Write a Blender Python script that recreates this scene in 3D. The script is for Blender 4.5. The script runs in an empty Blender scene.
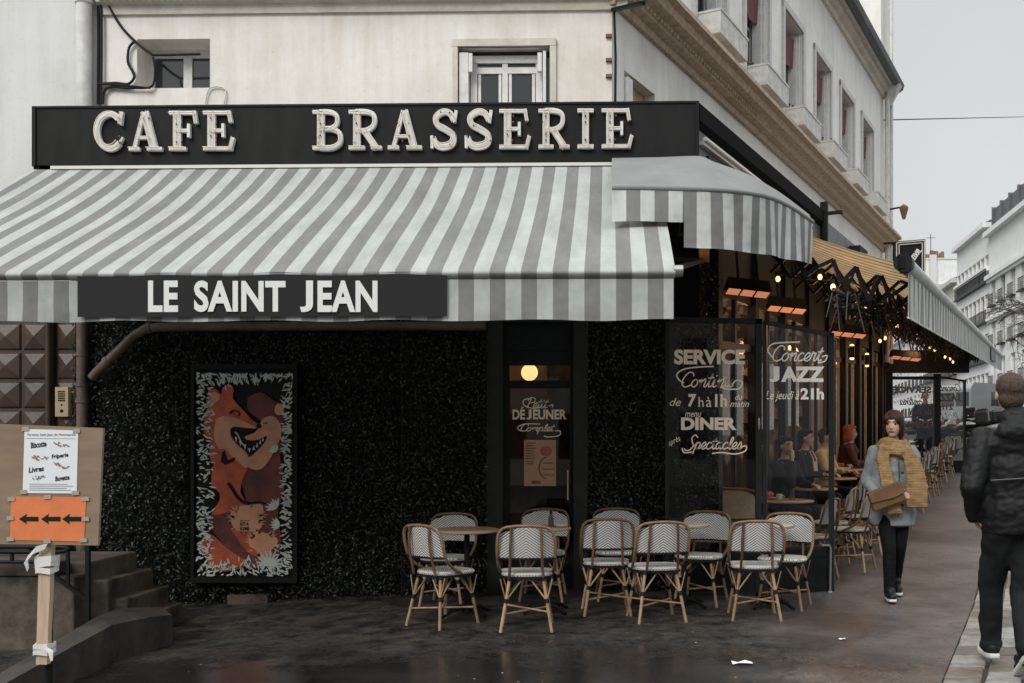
import bpy, bmesh, math, random
from mathutils import Vector, Matrix, noise
random.seed(7)
C = bpy.context.scene.collection
PI = math.pi
F0, CX, HY, EYE = 1000.0, 586.0, 450.0, 1.4
CA = math.radians(1.32)
ca, sa = math.cos(CA), math.sin(CA)

def C2W(X, d, z=0.0):
    return Vector((X*ca - d*sa, X*sa + d*ca, z))
def W(px, py, d):
    return C2W((px-CX)/F0*d, d, EYE-(py-HY)/F0*d)
def FW(px, py, Y):            # point on the frontal plane y = Y
    u = (px-CX)/F0
    return W(px, py, Y/(u*sa+ca))
def gz(x, y):
    t = max(0.0, y-8.8)
    z = 0.065*t*min(1, t/0.8) if y < 45 else 0.065*36.2
    z -= 0.05*max(0, min(3.5, -1-x))
    return z

# ------------------------------------------------------------------ materials
M = {}
def srgb(r, g, b):
    f = lambda c: (c/255)/12.92 if c/255 <= .04045 else ((c/255+.055)/1.055)**2.4
    return (f(r), f(g), f(b))
def mat(name, col, rough=.6, metal=0, var=.0, scale=6, bump=0, bscale=60, emit=None, estr=0, col2=None, stretch=None, spec=.5, coat=0):
    m = bpy.data.materials.new(name); m.use_nodes = True
    nt = m.node_tree; N = nt.nodes; L = nt.links
    b = N['Principled BSDF']
    if max(col) < .03 and spec == .5 and not coat: spec = .16
    b.inputs['Base Color'].default_value = (*col, 1)
    b.inputs['Roughness'].default_value = rough
    b.inputs['Metallic'].default_value = metal
    b.inputs['Specular IOR Level'].default_value = spec
    b.inputs['Coat Weight'].default_value = coat
    tc = N.new('ShaderNodeTexCoord'); out = tc.outputs['Object']
    if stretch:
        mp = N.new('ShaderNodeMapping'); mp.inputs['Scale'].default_value = stretch
        L.new(out, mp.inputs['Vector']); out = mp.outputs['Vector']
    if var or col2:
        n = N.new('ShaderNodeTexNoise'); n.inputs['Scale'].default_value = scale; n.inputs['Detail'].default_value = 6
        n.inputs['Roughness'].default_value = .65
        L.new(out, n.inputs['Vector'])
        r = N.new('ShaderNodeValToRGB'); r.color_ramp.elements[0].position = .35; r.color_ramp.elements[1].position = .68
        c2 = col2 if col2 else tuple(min(1, c*(1+var)) for c in col)
        c1 = col if col2 else tuple(c*(1-var) for c in col)
        r.color_ramp.elements[0].color = (*c1, 1); r.color_ramp.elements[1].color = (*c2, 1)
        L.new(n.outputs['Fac'], r.inputs['Fac']); L.new(r.outputs['Color'], b.inputs['Base Color'])
    if bump:
        n2 = N.new('ShaderNodeTexNoise'); n2.inputs['Scale'].default_value = bscale; n2.inputs['Detail'].default_value = 5
        L.new(out, n2.inputs['Vector'])
        bp = N.new('ShaderNodeBump'); bp.inputs['Strength'].default_value = bump; bp.inputs['Distance'].default_value = .01
        L.new(n2.outputs['Fac'], bp.inputs['Height']); L.new(bp.outputs['Normal'], b.inputs['Normal'])
    if emit:
        b.inputs['Emission Color'].default_value = (*emit, 1); b.inputs['Emission Strength'].default_value = estr
    M[name] = m
    return m

def streak_plaster(name, base, stain):
    m = mat(name, base, .85, bump=.12, bscale=9)
    nt = m.node_tree; N = nt.nodes; L = nt.links; b = N['Principled BSDF']
    tc = N.new('ShaderNodeTexCoord')
    def nz(scale, st, d=6):
        mp = N.new('ShaderNodeMapping'); mp.inputs['Scale'].default_value = st; L.new(tc.outputs['Object'], mp.inputs['Vector'])
        n = N.new('ShaderNodeTexNoise'); n.inputs['Scale'].default_value = scale; n.inputs['Detail'].default_value = d; n.inputs['Roughness'].default_value = .7
        L.new(mp.outputs['Vector'], n.inputs['Vector']); return n.outputs['Fac']
    a = nz(1.2, (1, 1, 1)); s = nz(2.0, (2.4, 2.4, .22))
    mul = N.new('ShaderNodeMath'); mul.operation = 'MULTIPLY'; L.new(a, mul.inputs[0]); L.new(s, mul.inputs[1])
    r = N.new('ShaderNodeValToRGB'); r.color_ramp.elements[0].position = .16; r.color_ramp.elements[1].position = .36
    r.color_ramp.elements[0].color = (*base, 1); r.color_ramp.elements[1].color = (*stain, 1)
    L.new(mul.outputs[0], r.inputs['Fac'])
    sp = nz(26, (1, 1, 1), 8)
    r2 = N.new('ShaderNodeValToRGB'); r2.color_ramp.elements[0].position = .30; r2.color_ramp.elements[1].position = .42
    r2.color_ramp.elements[0].color = (.72, .70, .67, 1); r2.color_ramp.elements[1].color = (1, 1, 1, 1)
    L.new(sp, r2.inputs['Fac'])
    mx = N.new('ShaderNodeMix'); mx.data_type = 'RGBA'; mx.blend_type = 'MULTIPLY'; mx.inputs['Factor'].default_value = .5
    L.new(r.outputs['Color'], mx.inputs[6]); L.new(r2.outputs['Color'], mx.inputs[7])
    L.new(mx.outputs[2], b.inputs['Base Color'])
    return m

streak_plaster('plaster', (.82, .79, .745), (.66, .605, .54))
streak_plaster('plaster_side', (.82, .80, .77), (.66, .63, .585))
streak_plaster('plaster_left', (.66, .66, .64), (.56, .55, .53))
streak_plaster('facade_far', (.76, .76, .75), (.64, .64, .62))
streak_plaster('facade_far_cream', (.56, .54, .50), (.42, .40, .36))
mat('cornice_tan', (.45, .34, .235), .7, var=.25, scale=5, bump=.2, bscale=30, stretch=(3, 3, 3))
mat('cornice_cream', (.58, .53, .46), .7, var=.15, scale=5, bump=.2, bscale=30)
mat('zinc', (.16, .165, .17), .45, .3, var=.25, scale=4)
mat('slate', (.09, .095, .10), .6, var=.3, scale=3)
mat('white_frame', (.66, .65, .62), .5, var=.12, scale=12)
mat('grey_frame', (.52, .51, .49), .5, var=.12, scale=12)
mat('pipe_grey', (.60, .59, .57), .5, var=.15, scale=8)
mat('cable_black', (.02, .02, .02), .6)
mat('red_cloth', (.14, .045, .045), .8, var=.2, scale=10)
mat('planter_white', (.55, .54, .51), .6, var=.2, scale=9)
mat('soil', (.05, .035, .025), .9)
mat('dry_plant', (.14, .09, .05), .8, var=.4)
mat('dark_green_paint', (.010, .014, .012), .5, var=.25, scale=8)
mat('dark_green_trim', (.020, .023, .019), .6, spec=.25, var=.2, scale=8)
mat('black_paint', (.008, .0085, .0085), .5, var=.2, scale=8)
mat('screen_metal', (.020, .022, .023), .5, .1, var=.2)
mat('steel', (.32, .32, .31), .35, .8)
mat('brown_door', (.050, .029, .018), .42, var=.35, scale=3, bump=.15, bscale=30)
mat('pipe_brown', (.12, .085, .065), .5, var=.35, scale=5, bump=.1, bscale=20)
mat('brass', (.46, .36, .22), .4, .6)
mat('wood_plain', (.44, .335, .23), .6, var=.15, scale=5, stretch=(8, 8, .6))
mat('plywood', (.21, .145, .095), .65, var=.15, scale=3, stretch=(1, 1, 5))
mat('paper', (.66, .68, .70), .6)
mat('orange_sheet', (.62, .17, .055), .6, var=.08, scale=12)
mat('tape', (.34, .29, .24), .3)
mat('ribbon_white', (.62, .60, .57), .7, var=.1)
mat('ink', (.012, .012, .012), .6)
mat('ink_grey', (.15, .15, .16), .6)
mat('ink_red', (.4, .12, .08), .6)
mat('ink_blue', (.12, .14, .25), .6)
mat('stone_step', (.085, .068, .054), .8, var=.6, scale=3.5, bump=.9, bscale=11, spec=.25)
mat('stone_dark', (.042, .036, .031), .5, var=.45, scale=4, bump=.5, bscale=22)
mat('rattan', (.36, .235, .135), .45, var=.3, scale=14)
mat('rattan_hoop', (.20, .118, .06), .45, var=.35, scale=14)
mat('rattan_dark', (.15, .078, .038), .4, var=.3, scale=14)
mat('binding_black', (.012, .012, .012), .5)
mat('table_wood', (.26, .155, .09), .35, var=.25, scale=6)
mat('table_marble', (.50, .47, .42), .3, var=.12, scale=5)
mat('iron', (.012, .012, .013), .45, .3)
mat('sign_black', (.011, .0105, .0105), .6, var=.3, scale=3, stretch=(3, 3, .5), bump=.05)
mat('letter_white', (.55, .55, .52), .5, scale=14, col2=(.72, .72, .69))
mat('neon_tube', (.68, .57, .46), .25)
mat('rust', (.18, .10, .06), .8)
mat('banner_black', (.017, .017, .0175), .8, spec=.25)
mat('print_white', (.66, .66, .64), .6)
mat('glass_print', (.85, .70, .54), .6)
mat('glass_print_white', (.80, .74, .68), .6)
mat('glass_print_brown', (.10, .045, .03), .6)
mat('menu_tan', (.42, .24, .14), .5, var=.1)
mat('white_tube', (.62, .60, .57), .35)
mat('fascia_grey', (.10, .10, .105), .5, var=.2, scale=5)
mat('soffit_brown', (.10, .060, .032), .6, var=.3, scale=4)
mat('inner_wall', (.17, .095, .055), .6, var=.5, scale=3)
mat('inner_floor', (.07, .05, .04), .5, var=.3)
mat('bottle_mix', (.20, .11, .06), .3, var=.9, scale=18)
mat('leather_red', (.16, .035, .02), .45)
mat('wicker_bench', (.38, .285, .20), .55, var=.2, scale=25)
mat('bulb', (1, .8, .5), .3, emit=(1, .60, .24), estr=2.6)
mat('lamp_globe', (1, .8, .5), .3, emit=(1, .60, .24), estr=1.5)
mat('heater_glow', (1, .5, .3), .3, emit=(1, .36, .20), estr=.42)
mat('glow_sconce', (1, .7, .4), .3, emit=(1, .55, .22), estr=2.2)
mat('ceramic', (.55, .52, .48), .3)
mat('napkin', (.6, .58, .56), .8)
mat('fruit_red', (.40, .09, .05), .5)
mat('bark', (.07, .06, .05), .8, var=.2)
mat('skin', (.47, .29, .22), .55, var=.12, scale=30, spec=.3, bump=.08, bscale=300)
mat('skin_dark', (.36, .21, .15), .5, spec=.3)
mat('lips', (.30, .09, .08), .45)
mat('eye_dark', (.02, .015, .012), .3)
mat('eye_white', (.6, .58, .55), .3)
mat('hair_brown', (.034, .012, .007), .55, spec=.2, var=.5, scale=40, bump=.25, bscale=60, stretch=(3, 3, .5))
mat('hair_man', (.060, .034, .022), .7, var=.6, scale=45, bump=1.0, bscale=110, stretch=(2.2, 2.2, .6))
mat('hair_black', (.010, .008, .008), .6, spec=.15, bump=.5, bscale=120)
mat('hair_red', (.30, .09, .03), .6, var=.4, scale=40, bump=.6, bscale=100)
mat('coat_grey', (.20, .212, .215), .95, spec=.1, var=.22, scale=12, bump=.35, bscale=90)
mat('scarf', (.25, .160, .078), .95, spec=.1, var=.25, scale=16)
mat('bag_suede', (.125, .062, .024), .85, var=.25, scale=14, bump=.2, bscale=200)
mat('leggings', (.006, .006, .0065), .85, spec=.15)
mat('shoe_black', (.008, .008, .008), .6, spec=.3)
mat('sole_white', (.58, .57, .54), .5)
mat('jacket_black', (.0055, .006, .006), .62, bump=.6, bscale=26, spec=.28)
mat('jeans_dark', (.014, .015, .016), .9, spec=.15, var=.5, scale=5, bump=.25, bscale=30)
mat('suit_dark', (.016, .017, .022), .8)
mat('shirt_pink', (.50, .36, .34), .8)
mat('blouse_yellow', (.58, .42, .20), .8)
mat('maroon', (.07, .02, .02), .8)
mat('moto_black', (.014, .014, .016), .3, coat=.5)
mat('moto_red', (.16, .02, .018), .3, coat=.5)
mat('moto_white', (.45, .45, .45), .3, coat=.5)
mat('tyre', (.012, .012, .012), .85)
mat('chrome', (.5, .5, .5), .25, 1)
mat('van_grey', (.20, .21, .215), .35, .2, coat=.4)
mat('dark_glass', (.015, .018, .02), .08, spec=.8)
mat('curtain', (.45, .43, .40), .8)
mat('leaf_litter', (.5, .45, .36), .7, var=.4)
mat('cap_black', (.006, .006, .006), .9, spec=.1)
mat('lamp_black', (.015, .015, .015), .4, .3)

# scarf ribs
def add_wave_bump(m, scale, strength, dirn='Z', dist=.02):
    nt = m.node_tree; N = nt.nodes; L = nt.links; b = N['Principled BSDF']
    tc = N.new('ShaderNodeTexCoord'); w = N.new('ShaderNodeTexWave'); w.bands_direction = dirn
    w.inputs['Scale'].default_value = scale; w.inputs['Distortion'].default_value = .8
    L.new(tc.outputs['Object'], w.inputs['Vector'])
    bp = N.new('ShaderNodeBump'); bp.inputs['Strength'].default_value = strength; bp.inputs['Distance'].default_value = dist
    L.new(w.outputs['Fac'], bp.inputs['Height']); L.new(bp.outputs['Normal'], b.inputs['Normal'])
add_wave_bump(M['scarf'], 22, .5, 'Z', .008)

# foliage of the wall panels: each leaf its own tone, palest tones painted as glints
def leaf_mat(name, cols, rough):
    m = bpy.data.materials.new(name); m.use_nodes = True; N = m.node_tree.nodes; L = m.node_tree.links; b = N['Principled BSDF']
    g = N.new('ShaderNodeNewGeometry'); r = N.new('ShaderNodeValToRGB'); r.color_ramp.interpolation = 'CONSTANT'
    els = r.color_ramp.elements
    for i, (p, c) in enumerate(cols):
        e = els[0] if i == 0 else (els[1] if i == 1 else els.new(p))
        e.position = p; e.color = (*c, 1)
    L.new(g.outputs['Random Per Island'], r.inputs['Fac']); L.new(r.outputs['Color'], b.inputs['Base Color'])
    b.inputs['Roughness'].default_value = rough; b.inputs['Specular IOR Level'].default_value = .26
    M[name] = m
leaf_mat('wall_leaf', [(0, (.003, .004, .003)), (.40, (.008, .011, .007)), (.62, (.019, .024, .016)), (.80, (.042, .050, .036)), (.94, (.085, .095, .072))], .42)
leaf_mat('garland_leaf', [(0, (.004, .006, .004)), (.5, (.008, .012, .007)), (.85, (.03, .026, .014))], .45)
mat('wall_leaf_back', (.004, .005, .004), .8)

def glass_mat(name, tint=(1, 1, 1), fres=1.35, extra=.02, rough=.02):
    m = bpy.data.materials.new(name); m.use_nodes = True; N = m.node_tree.nodes; L = m.node_tree.links
    N.remove(N['Principled BSDF'])
    t = N.new('ShaderNodeBsdfTransparent'); t.inputs['Color'].default_value = (*tint, 1)
    g = N.new('ShaderNodeBsdfGlossy'); g.inputs['Roughness'].default_value = rough
    f = N.new('ShaderNodeFresnel'); f.inputs['IOR'].default_value = fres
    a = N.new('ShaderNodeMath'); a.operation = 'ADD'; a.inputs[1].default_value = extra; a.use_clamp = True
    mx = N.new('ShaderNodeMixShader')
    L.new(f.outputs[0], a.inputs[0]); L.new(a.outputs[0], mx.inputs['Fac'])
    L.new(t.outputs[0], mx.inputs[1]); L.new(g.outputs[0], mx.inputs[2]); L.new(mx.outputs[0], N['Material Output'].inputs['Surface'])
    M[name] = m
glass_mat('glass_clear', (.90, .90, .89), 1.26, .018)
glass_mat('glass_dark', (.5, .46, .42), 1.35, .02)
glass_mat('bottle_glass', (.6, .6, .5), 1.5, .1)

def stripe_mat(name, ca_, cb_, period, phase=0., use_uv=True, transl=.25, axis=0, edges=.5):
    m = bpy.data.materials.new(name); m.use_nodes = True; N = m.node_tree.nodes; L = m.node_tree.links
    tc = N.new('ShaderNodeTexCoord'); sp = N.new('ShaderNodeSeparateXYZ')
    L.new(tc.outputs['UV' if use_uv else 'Object'], sp.inputs[0])
    def mth(op, a, b=None, clamp=False):
        n = N.new('ShaderNodeMath'); n.operation = op; n.use_clamp = clamp
        for i, v in enumerate((a, b)):
            if v is None: continue
            if hasattr(v, 'links'): L.new(v, n.inputs[i])
            else: n.inputs[i].default_value = v
        return n.outputs[0]
    u = mth('MULTIPLY', mth('ADD', sp.outputs[axis], -phase), 1/period)
    fr = mth('FRACT', u)
    st = mth('GREATER_THAN', fr, edges)
    no = N.new('ShaderNodeTexNoise'); no.inputs['Scale'].default_value = 3.5; no.inputs['Detail'].default_value = 7; no.inputs['Roughness'].default_value = .7
    mp = N.new('ShaderNodeMapping'); mp.inputs['Scale'].default_value = (1.5, .5, .5)
    L.new(tc.outputs['Object'], mp.inputs['Vector']); L.new(mp.outputs['Vector'], no.inputs['Vector'])
    mx = N.new('ShaderNodeMix'); mx.data_type = 'RGBA'
    L.new(st, mx.inputs['Factor']); mx.inputs[6].default_value = (*ca_, 1); mx.inputs[7].default_value = (*cb_, 1)
    dr = N.new('ShaderNodeValToRGB'); dr.color_ramp.elements[0].position = .3; dr.color_ramp.elements[1].position = .7
    dr.color_ramp.elements[0].color = (.70, .69, .66, 1); dr.color_ramp.elements[1].color = (1, 1, 1, 1)
    L.new(no.outputs['Fac'], dr.inputs['Fac'])
    m2 = N.new('ShaderNodeMix'); m2.data_type = 'RGBA'; m2.blend_type = 'MULTIPLY'; m2.inputs['Factor'].default_value = 1
    L.new(mx.outputs[2], m2.inputs[6]); L.new(dr.outputs['Color'], m2.inputs[7])
    b = N['Principled BSDF']; b.inputs['Roughness'].default_value = .85
    L.new(m2.outputs[2], b.inputs['Base Color'])
    wv = N.new('ShaderNodeTexNoise'); wv.inputs['Scale'].default_value = 2.2; wv.inputs['Detail'].default_value = 3
    L.new(tc.outputs['Object'], wv.inputs['Vector'])
    bp = N.new('ShaderNodeBump'); bp.inputs['Strength'].default_value = .6; bp.inputs['Distance'].default_value = .09
    L.new(wv.outputs['Fac'], bp.inputs['Height']); L.new(bp.outputs['Normal'], b.inputs['Normal'])
    if transl:
        tr = N.new('ShaderNodeBsdfTranslucent'); L.new(m2.outputs[2], tr.inputs['Color'])
        ms = N.new('ShaderNodeMixShader'); ms.inputs['Fac'].default_value = transl
        L.new(b.outputs[0], ms.inputs[1]); L.new(tr.outputs[0], ms.inputs[2]); L.new(ms.outputs[0], N['Material Output'].inputs['Surface'])
    M[name] = m
AW, AG = (.53, .55, .545), (.25, .25, .25)
PER = .2190
phx = FW(600.2, 300, 6.9).x
stripe_mat('awning_stripe', AW, AG, PER, phx, False, .22)
stripe_mat('awning_stripe_uv', (.68, .70, .69), (.25, .25, .25), PER, 0, True, .18)
stripe_mat('side_awning_cloth', (.62, .46, .27), (.26, .18, .10), .36, 0, True, .45, edges=.6)  # tan stripes carry the warm lamp glow in their colour
stripe_mat('side_valance_cloth', (.64, .65, .64), (.27, .27, .27), .36, 0, True, .15, edges=.5)
mat('hood_cloth', (.20, .20, .20), .85, var=.1, scale=3, bump=.15, bscale=5)

def tint(m, lo, hi):
    N = m.node_tree.nodes; L = m.node_tree.links; b = N['Principled BSDF']
    oi = N.new('ShaderNodeObjectInfo'); mr = N.new('ShaderNodeMapRange'); mr.inputs['To Min'].default_value = lo; mr.inputs['To Max'].default_value = hi
    L.new(oi.outputs['Random'], mr.inputs['Value']); vm = N.new('ShaderNodeVectorMath'); vm.operation = 'SCALE'
    L.new(b.inputs['Base Color'].links[0].from_socket, vm.inputs[0]); L.new(mr.outputs['Result'], vm.inputs['Scale']); L.new(vm.outputs['Vector'], b.inputs['Base Color'])
for k_ in ('rattan', 'rattan_hoop', 'rattan_dark'): tint(M[k_], .5, 1.05)
# herringbone weave of the chairs (UV in metres)
def weave_mat(name, light, dark, chev=True):
    m = bpy.data.materials.new(name); m.use_nodes = True; N = m.node_tree.nodes; L = m.node_tree.links; b = N['Principled BSDF']
    uv = N.new('ShaderNodeTexCoord'); sp = N.new('ShaderNodeSeparateXYZ'); L.new(uv.outputs['UV'], sp.inputs[0])
    def mth(op, a, b_=None):
        n = N.new('ShaderNodeMath'); n.operation = op
        for i, v in enumerate((a, b_)):
            if v is None: continue
            if hasattr(v, 'links'): L.new(v, n.inputs[i])
            else: n.inputs[i].default_value = v
        return n.outputs[0]
    if chev:
        v = mth('ADD', mth('MULTIPLY', mth('ABSOLUTE', sp.outputs[0]), 32.), mth('MULTIPLY', sp.outputs[1], 44.))
        s = mth('GREATER_THAN', mth('FRACT', v), .64)
        s2 = mth('GREATER_THAN', mth('FRACT', mth('MULTIPLY', sp.outputs[0], 90.)), .84)
        s = mth('MAXIMUM', s, mth('MULTIPLY', s2, .6))
    else:
        s = mth('GREATER_THAN', mth('MULTIPLY', mth('SINE', mth('MULTIPLY', sp.outputs[0], 260.)), mth('SINE', mth('MULTIPLY', sp.outputs[1], 300.))), .35)
    mx = N.new('ShaderNodeMix'); mx.data_type = 'RGBA'; L.new(s, mx.inputs['Factor'])
    mx.inputs[6].default_value = (*light, 1); mx.inputs[7].default_value = (*dark, 1)
    L.new(mx.outputs[2], b.inputs['Base Color']); b.inputs['Roughness'].default_value = .45
    bp = N.new('ShaderNodeBump'); bp.inputs['Strength'].default_value = .4; bp.inputs['Distance'].default_value = .003; bp.invert = True
    L.new(s, bp.inputs['Height']); L.new(bp.outputs['Normal'], b.inputs['Normal'])
    M[name] = m
weave_mat('weave_back', (.60, .59, .56), (.035, .04, .055))
weave_mat('weave_seat', (.56, .54, .50), (.06, .06, .06), False)

# wet asphalt
def asphalt(name):
    m = bpy.data.materials.new(name); m.use_nodes = True; N = m.node_tree.nodes; L = m.node_tree.links; b = N['Principled BSDF']
    tc = N.new('ShaderNodeTexCoord')
    def nz(scale, det=6, st=(1, 1, 1), rg=.6):
        mp = N.new('ShaderNodeMapping'); mp.inputs['Scale'].default_value = st; L.new(tc.outputs['Object'], mp.inputs['Vector'])
        n = N.new('ShaderNodeTexNoise'); n.inputs['Scale'].default_value = scale; n.inputs['Detail'].default_value = det; n.inputs['Roughness'].default_value = rg
        L.new(mp.outputs['Vector'], n.inputs['Vector']); return n.outputs['Fac']
    def ramp(f, p0, p1, c0, c1):
        r = N.new('ShaderNodeValToRGB'); r.color_ramp.elements[0].position = p0; r.color_ramp.elements[1].position = p1
        r.color_ramp.elements[0].color = (*c0, 1); r.color_ramp.elements[1].color = (*c1, 1); L.new(f, r.inputs['Fac']); return r.outputs['Color']
    def mth(op, a, b_=None, cl=False):
        n = N.new('ShaderNodeMath'); n.operation = op; n.use_clamp = cl
        for i, v in enumerate((a, b_)):
            if v is None: continue
            if hasattr(v, 'links'): L.new(v, n.inputs[i])
            else: n.inputs[i].default_value = v
        return n.outputs[0]
    sp = N.new('ShaderNodeSeparateXYZ'); L.new(tc.outputs['Object'], sp.inputs[0])
    # worn dry band below the chairs: wetness rises toward the street side (y < 7.5) with a ragged edge
    big = nz(.9, 5); med = nz(5, 9, rg=.72); fine = nz(38, 7, rg=.8)
    edge = mth('ADD', mth('MULTIPLY', mth('SUBTRACT', 7.35, sp.outputs[1]), 1.6), mth('MULTIPLY', mth('SUBTRACT', med, .5), 4.0))
    edge = mth('ADD', edge, mth('MULTIPLY', mth('SUBTRACT', big, .5), 5.0), True)
    dry_x = mth('MULTIPLY', mth('ADD', mth('SUBTRACT', sp.outputs[0], .9), mth('MULTIPLY', mth('SUBTRACT', big, .5), 2.)), 1.6, True)
    wet = mth('MAXIMUM', mth('MULTIPLY', edge, mth('SUBTRACT', 1., mth('MULTIPLY', dry_x, .25))), mth('MULTIPLY', dry_x, .5), True)
    dry_c = ramp(med, .38, .66, (.010, .009, .008), (.080, .070, .060))
    wet_c = ramp(big, .35, .7, (.010, .0092, .0088), (.034, .029, .027))
    m0 = N.new('ShaderNodeMix'); m0.data_type = 'RGBA'; L.new(wet, m0.inputs['Factor']); L.new(dry_c, m0.inputs[6]); L.new(wet_c, m0.inputs[7])
    walk_c = ramp(big, .38, .62, (.050, .040, .036), (.125, .109, .101))
    mx = N.new('ShaderNodeMix'); mx.data_type = 'RGBA'; L.new(dry_x, mx.inputs['Factor']); L.new(m0.outputs[2], mx.inputs[6]); L.new(walk_c, mx.inputs[7])
    gr = nz(120, 3, rg=.9)
    fc = ramp(mth('ADD', mth('MULTIPLY', fine, .55), mth('MULTIPLY', gr, .45)), .42, .60, (.38, .38, .38), (1.65, 1.65, 1.65))
    m2 = N.new('ShaderNodeMix'); m2.data_type = 'RGBA'; m2.blend_type = 'MULTIPLY'; m2.inputs['Factor'].default_value = .9
    L.new(mx.outputs[2], m2.inputs[6]); L.new(fc, m2.inputs[7])
    vo = N.new('ShaderNodeTexVoronoi'); vo.feature = 'DISTANCE_TO_EDGE'; vo.inputs['Scale'].default_value = .55
    wob = N.new('ShaderNodeVectorMath'); wob.operation = 'ADD'; L.new(tc.outputs['Object'], wob.inputs[0])
    nzc = N.new('ShaderNodeTexNoise'); nzc.inputs['Scale'].default_value = 2.5; nzc.inputs['Detail'].default_value = 6; L.new(tc.outputs['Object'], nzc.inputs['Vector'])
    vs_ = N.new('ShaderNodeVectorMath'); vs_.operation = 'SCALE'; vs_.inputs['Scale'].default_value = .8; L.new(nzc.outputs['Color'], vs_.inputs[0]); L.new(vs_.outputs[0], wob.inputs[1]); L.new(wob.outputs[0], vo.inputs['Vector'])
    crk = ramp(vo.outputs['Distance'], .0, .012, (.35, .33, .32), (1, 1, 1))
    m3 = N.new('ShaderNodeMix'); m3.data_type = 'RGBA'; m3.blend_type = 'MULTIPLY'; m3.inputs['Factor'].default_value = .8
    L.new(m2.outputs[2], m3.inputs[6]); L.new(crk, m3.inputs[7]); L.new(m3.outputs[2], b.inputs['Base Color'])
    rr = mth('ADD', mth('MULTIPLY', wet, -.62), mth('ADD', .60, mth('MULTIPLY', med, .26)), True)
    L.new(rr, b.inputs['Roughness'])
    bp = N.new('ShaderNodeBump'); bp.inputs['Distance'].default_value = .012
    L.new(mth('ADD', mth('MULTIPLY', wet, -.90), 1.0, True), bp.inputs['Strength'])
    L.new(mth('ADD', mth('MULTIPLY', fine, .8), mth('MULTIPLY', med, .7)), bp.inputs['Height']); L.new(bp.outputs['Normal'], b.inputs['Normal'])
    L.new(mth('ADD', .18, mth('MULTIPLY', wet, .55)), b.inputs['Specular IOR Level'])
    M[name] = m
asphalt('asphalt_wet')
mat('road_asphalt', (.05, .05, .052), .4, var=.3, scale=2, bump=.4, bscale=60)
leaf_mat('granite', [(0, (.13, .12, .11)), (.3, (.19, .18, .165)), (.55, (.26, .25, .235)), (.8, (.17, .145, .12)), (.92, (.32, .31, .30))], .45)
def add_noise_bump(m, sc, st):
    N = m.node_tree.nodes; L = m.node_tree.links
    n = N.new('ShaderNodeTexNoise'); n.inputs['Scale'].default_value = sc; n.inputs['Detail'].default_value = 6
    tc = N.new('ShaderNodeTexCoord'); L.new(tc.outputs['Object'], n.inputs['Vector'])
    bp = N.new('ShaderNodeBump'); bp.inputs['Strength'].default_value = st; bp.inputs['Distance'].default_value = .01
    L.new(n.outputs['Fac'], bp.inputs['Height']); L.new(bp.outputs['Normal'], N['Principled BSDF'].inputs['Normal'])
add_noise_bump(M['granite'], 30, .6)
def mottle(m, sc, lo, hi):
    N = m.node_tree.nodes; L = m.node_tree.links; b = N['Principled BSDF']; src = b.inputs['Base Color'].links[0].from_socket
    n = N.new('ShaderNodeTexNoise'); n.inputs['Scale'].default_value = sc; n.inputs['Detail'].default_value = 9; n.inputs['Roughness'].default_value = .75
    tc = N.new('ShaderNodeTexCoord'); L.new(tc.outputs['Object'], n.inputs['Vector'])
    r = N.new('ShaderNodeValToRGB'); r.color_ramp.elements[0].position = .36; r.color_ramp.elements[1].position = .62; r.color_ramp.elements[0].color = (*lo, 1); r.color_ramp.elements[1].color = (*hi, 1)
    L.new(n.outputs['Fac'], r.inputs['Fac']); mx = N.new('ShaderNodeMix'); mx.data_type = 'RGBA'; mx.blend_type = 'MULTIPLY'; mx.inputs['Factor'].default_value = 1
    L.new(src, mx.inputs[6]); L.new(r.outputs['Color'], mx.inputs[7]); L.new(mx.outputs[2], b.inputs['Base Color'])
mottle(M['granite'], 7, (.55, .50, .44), (1.15, 1.15, 1.15))

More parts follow.
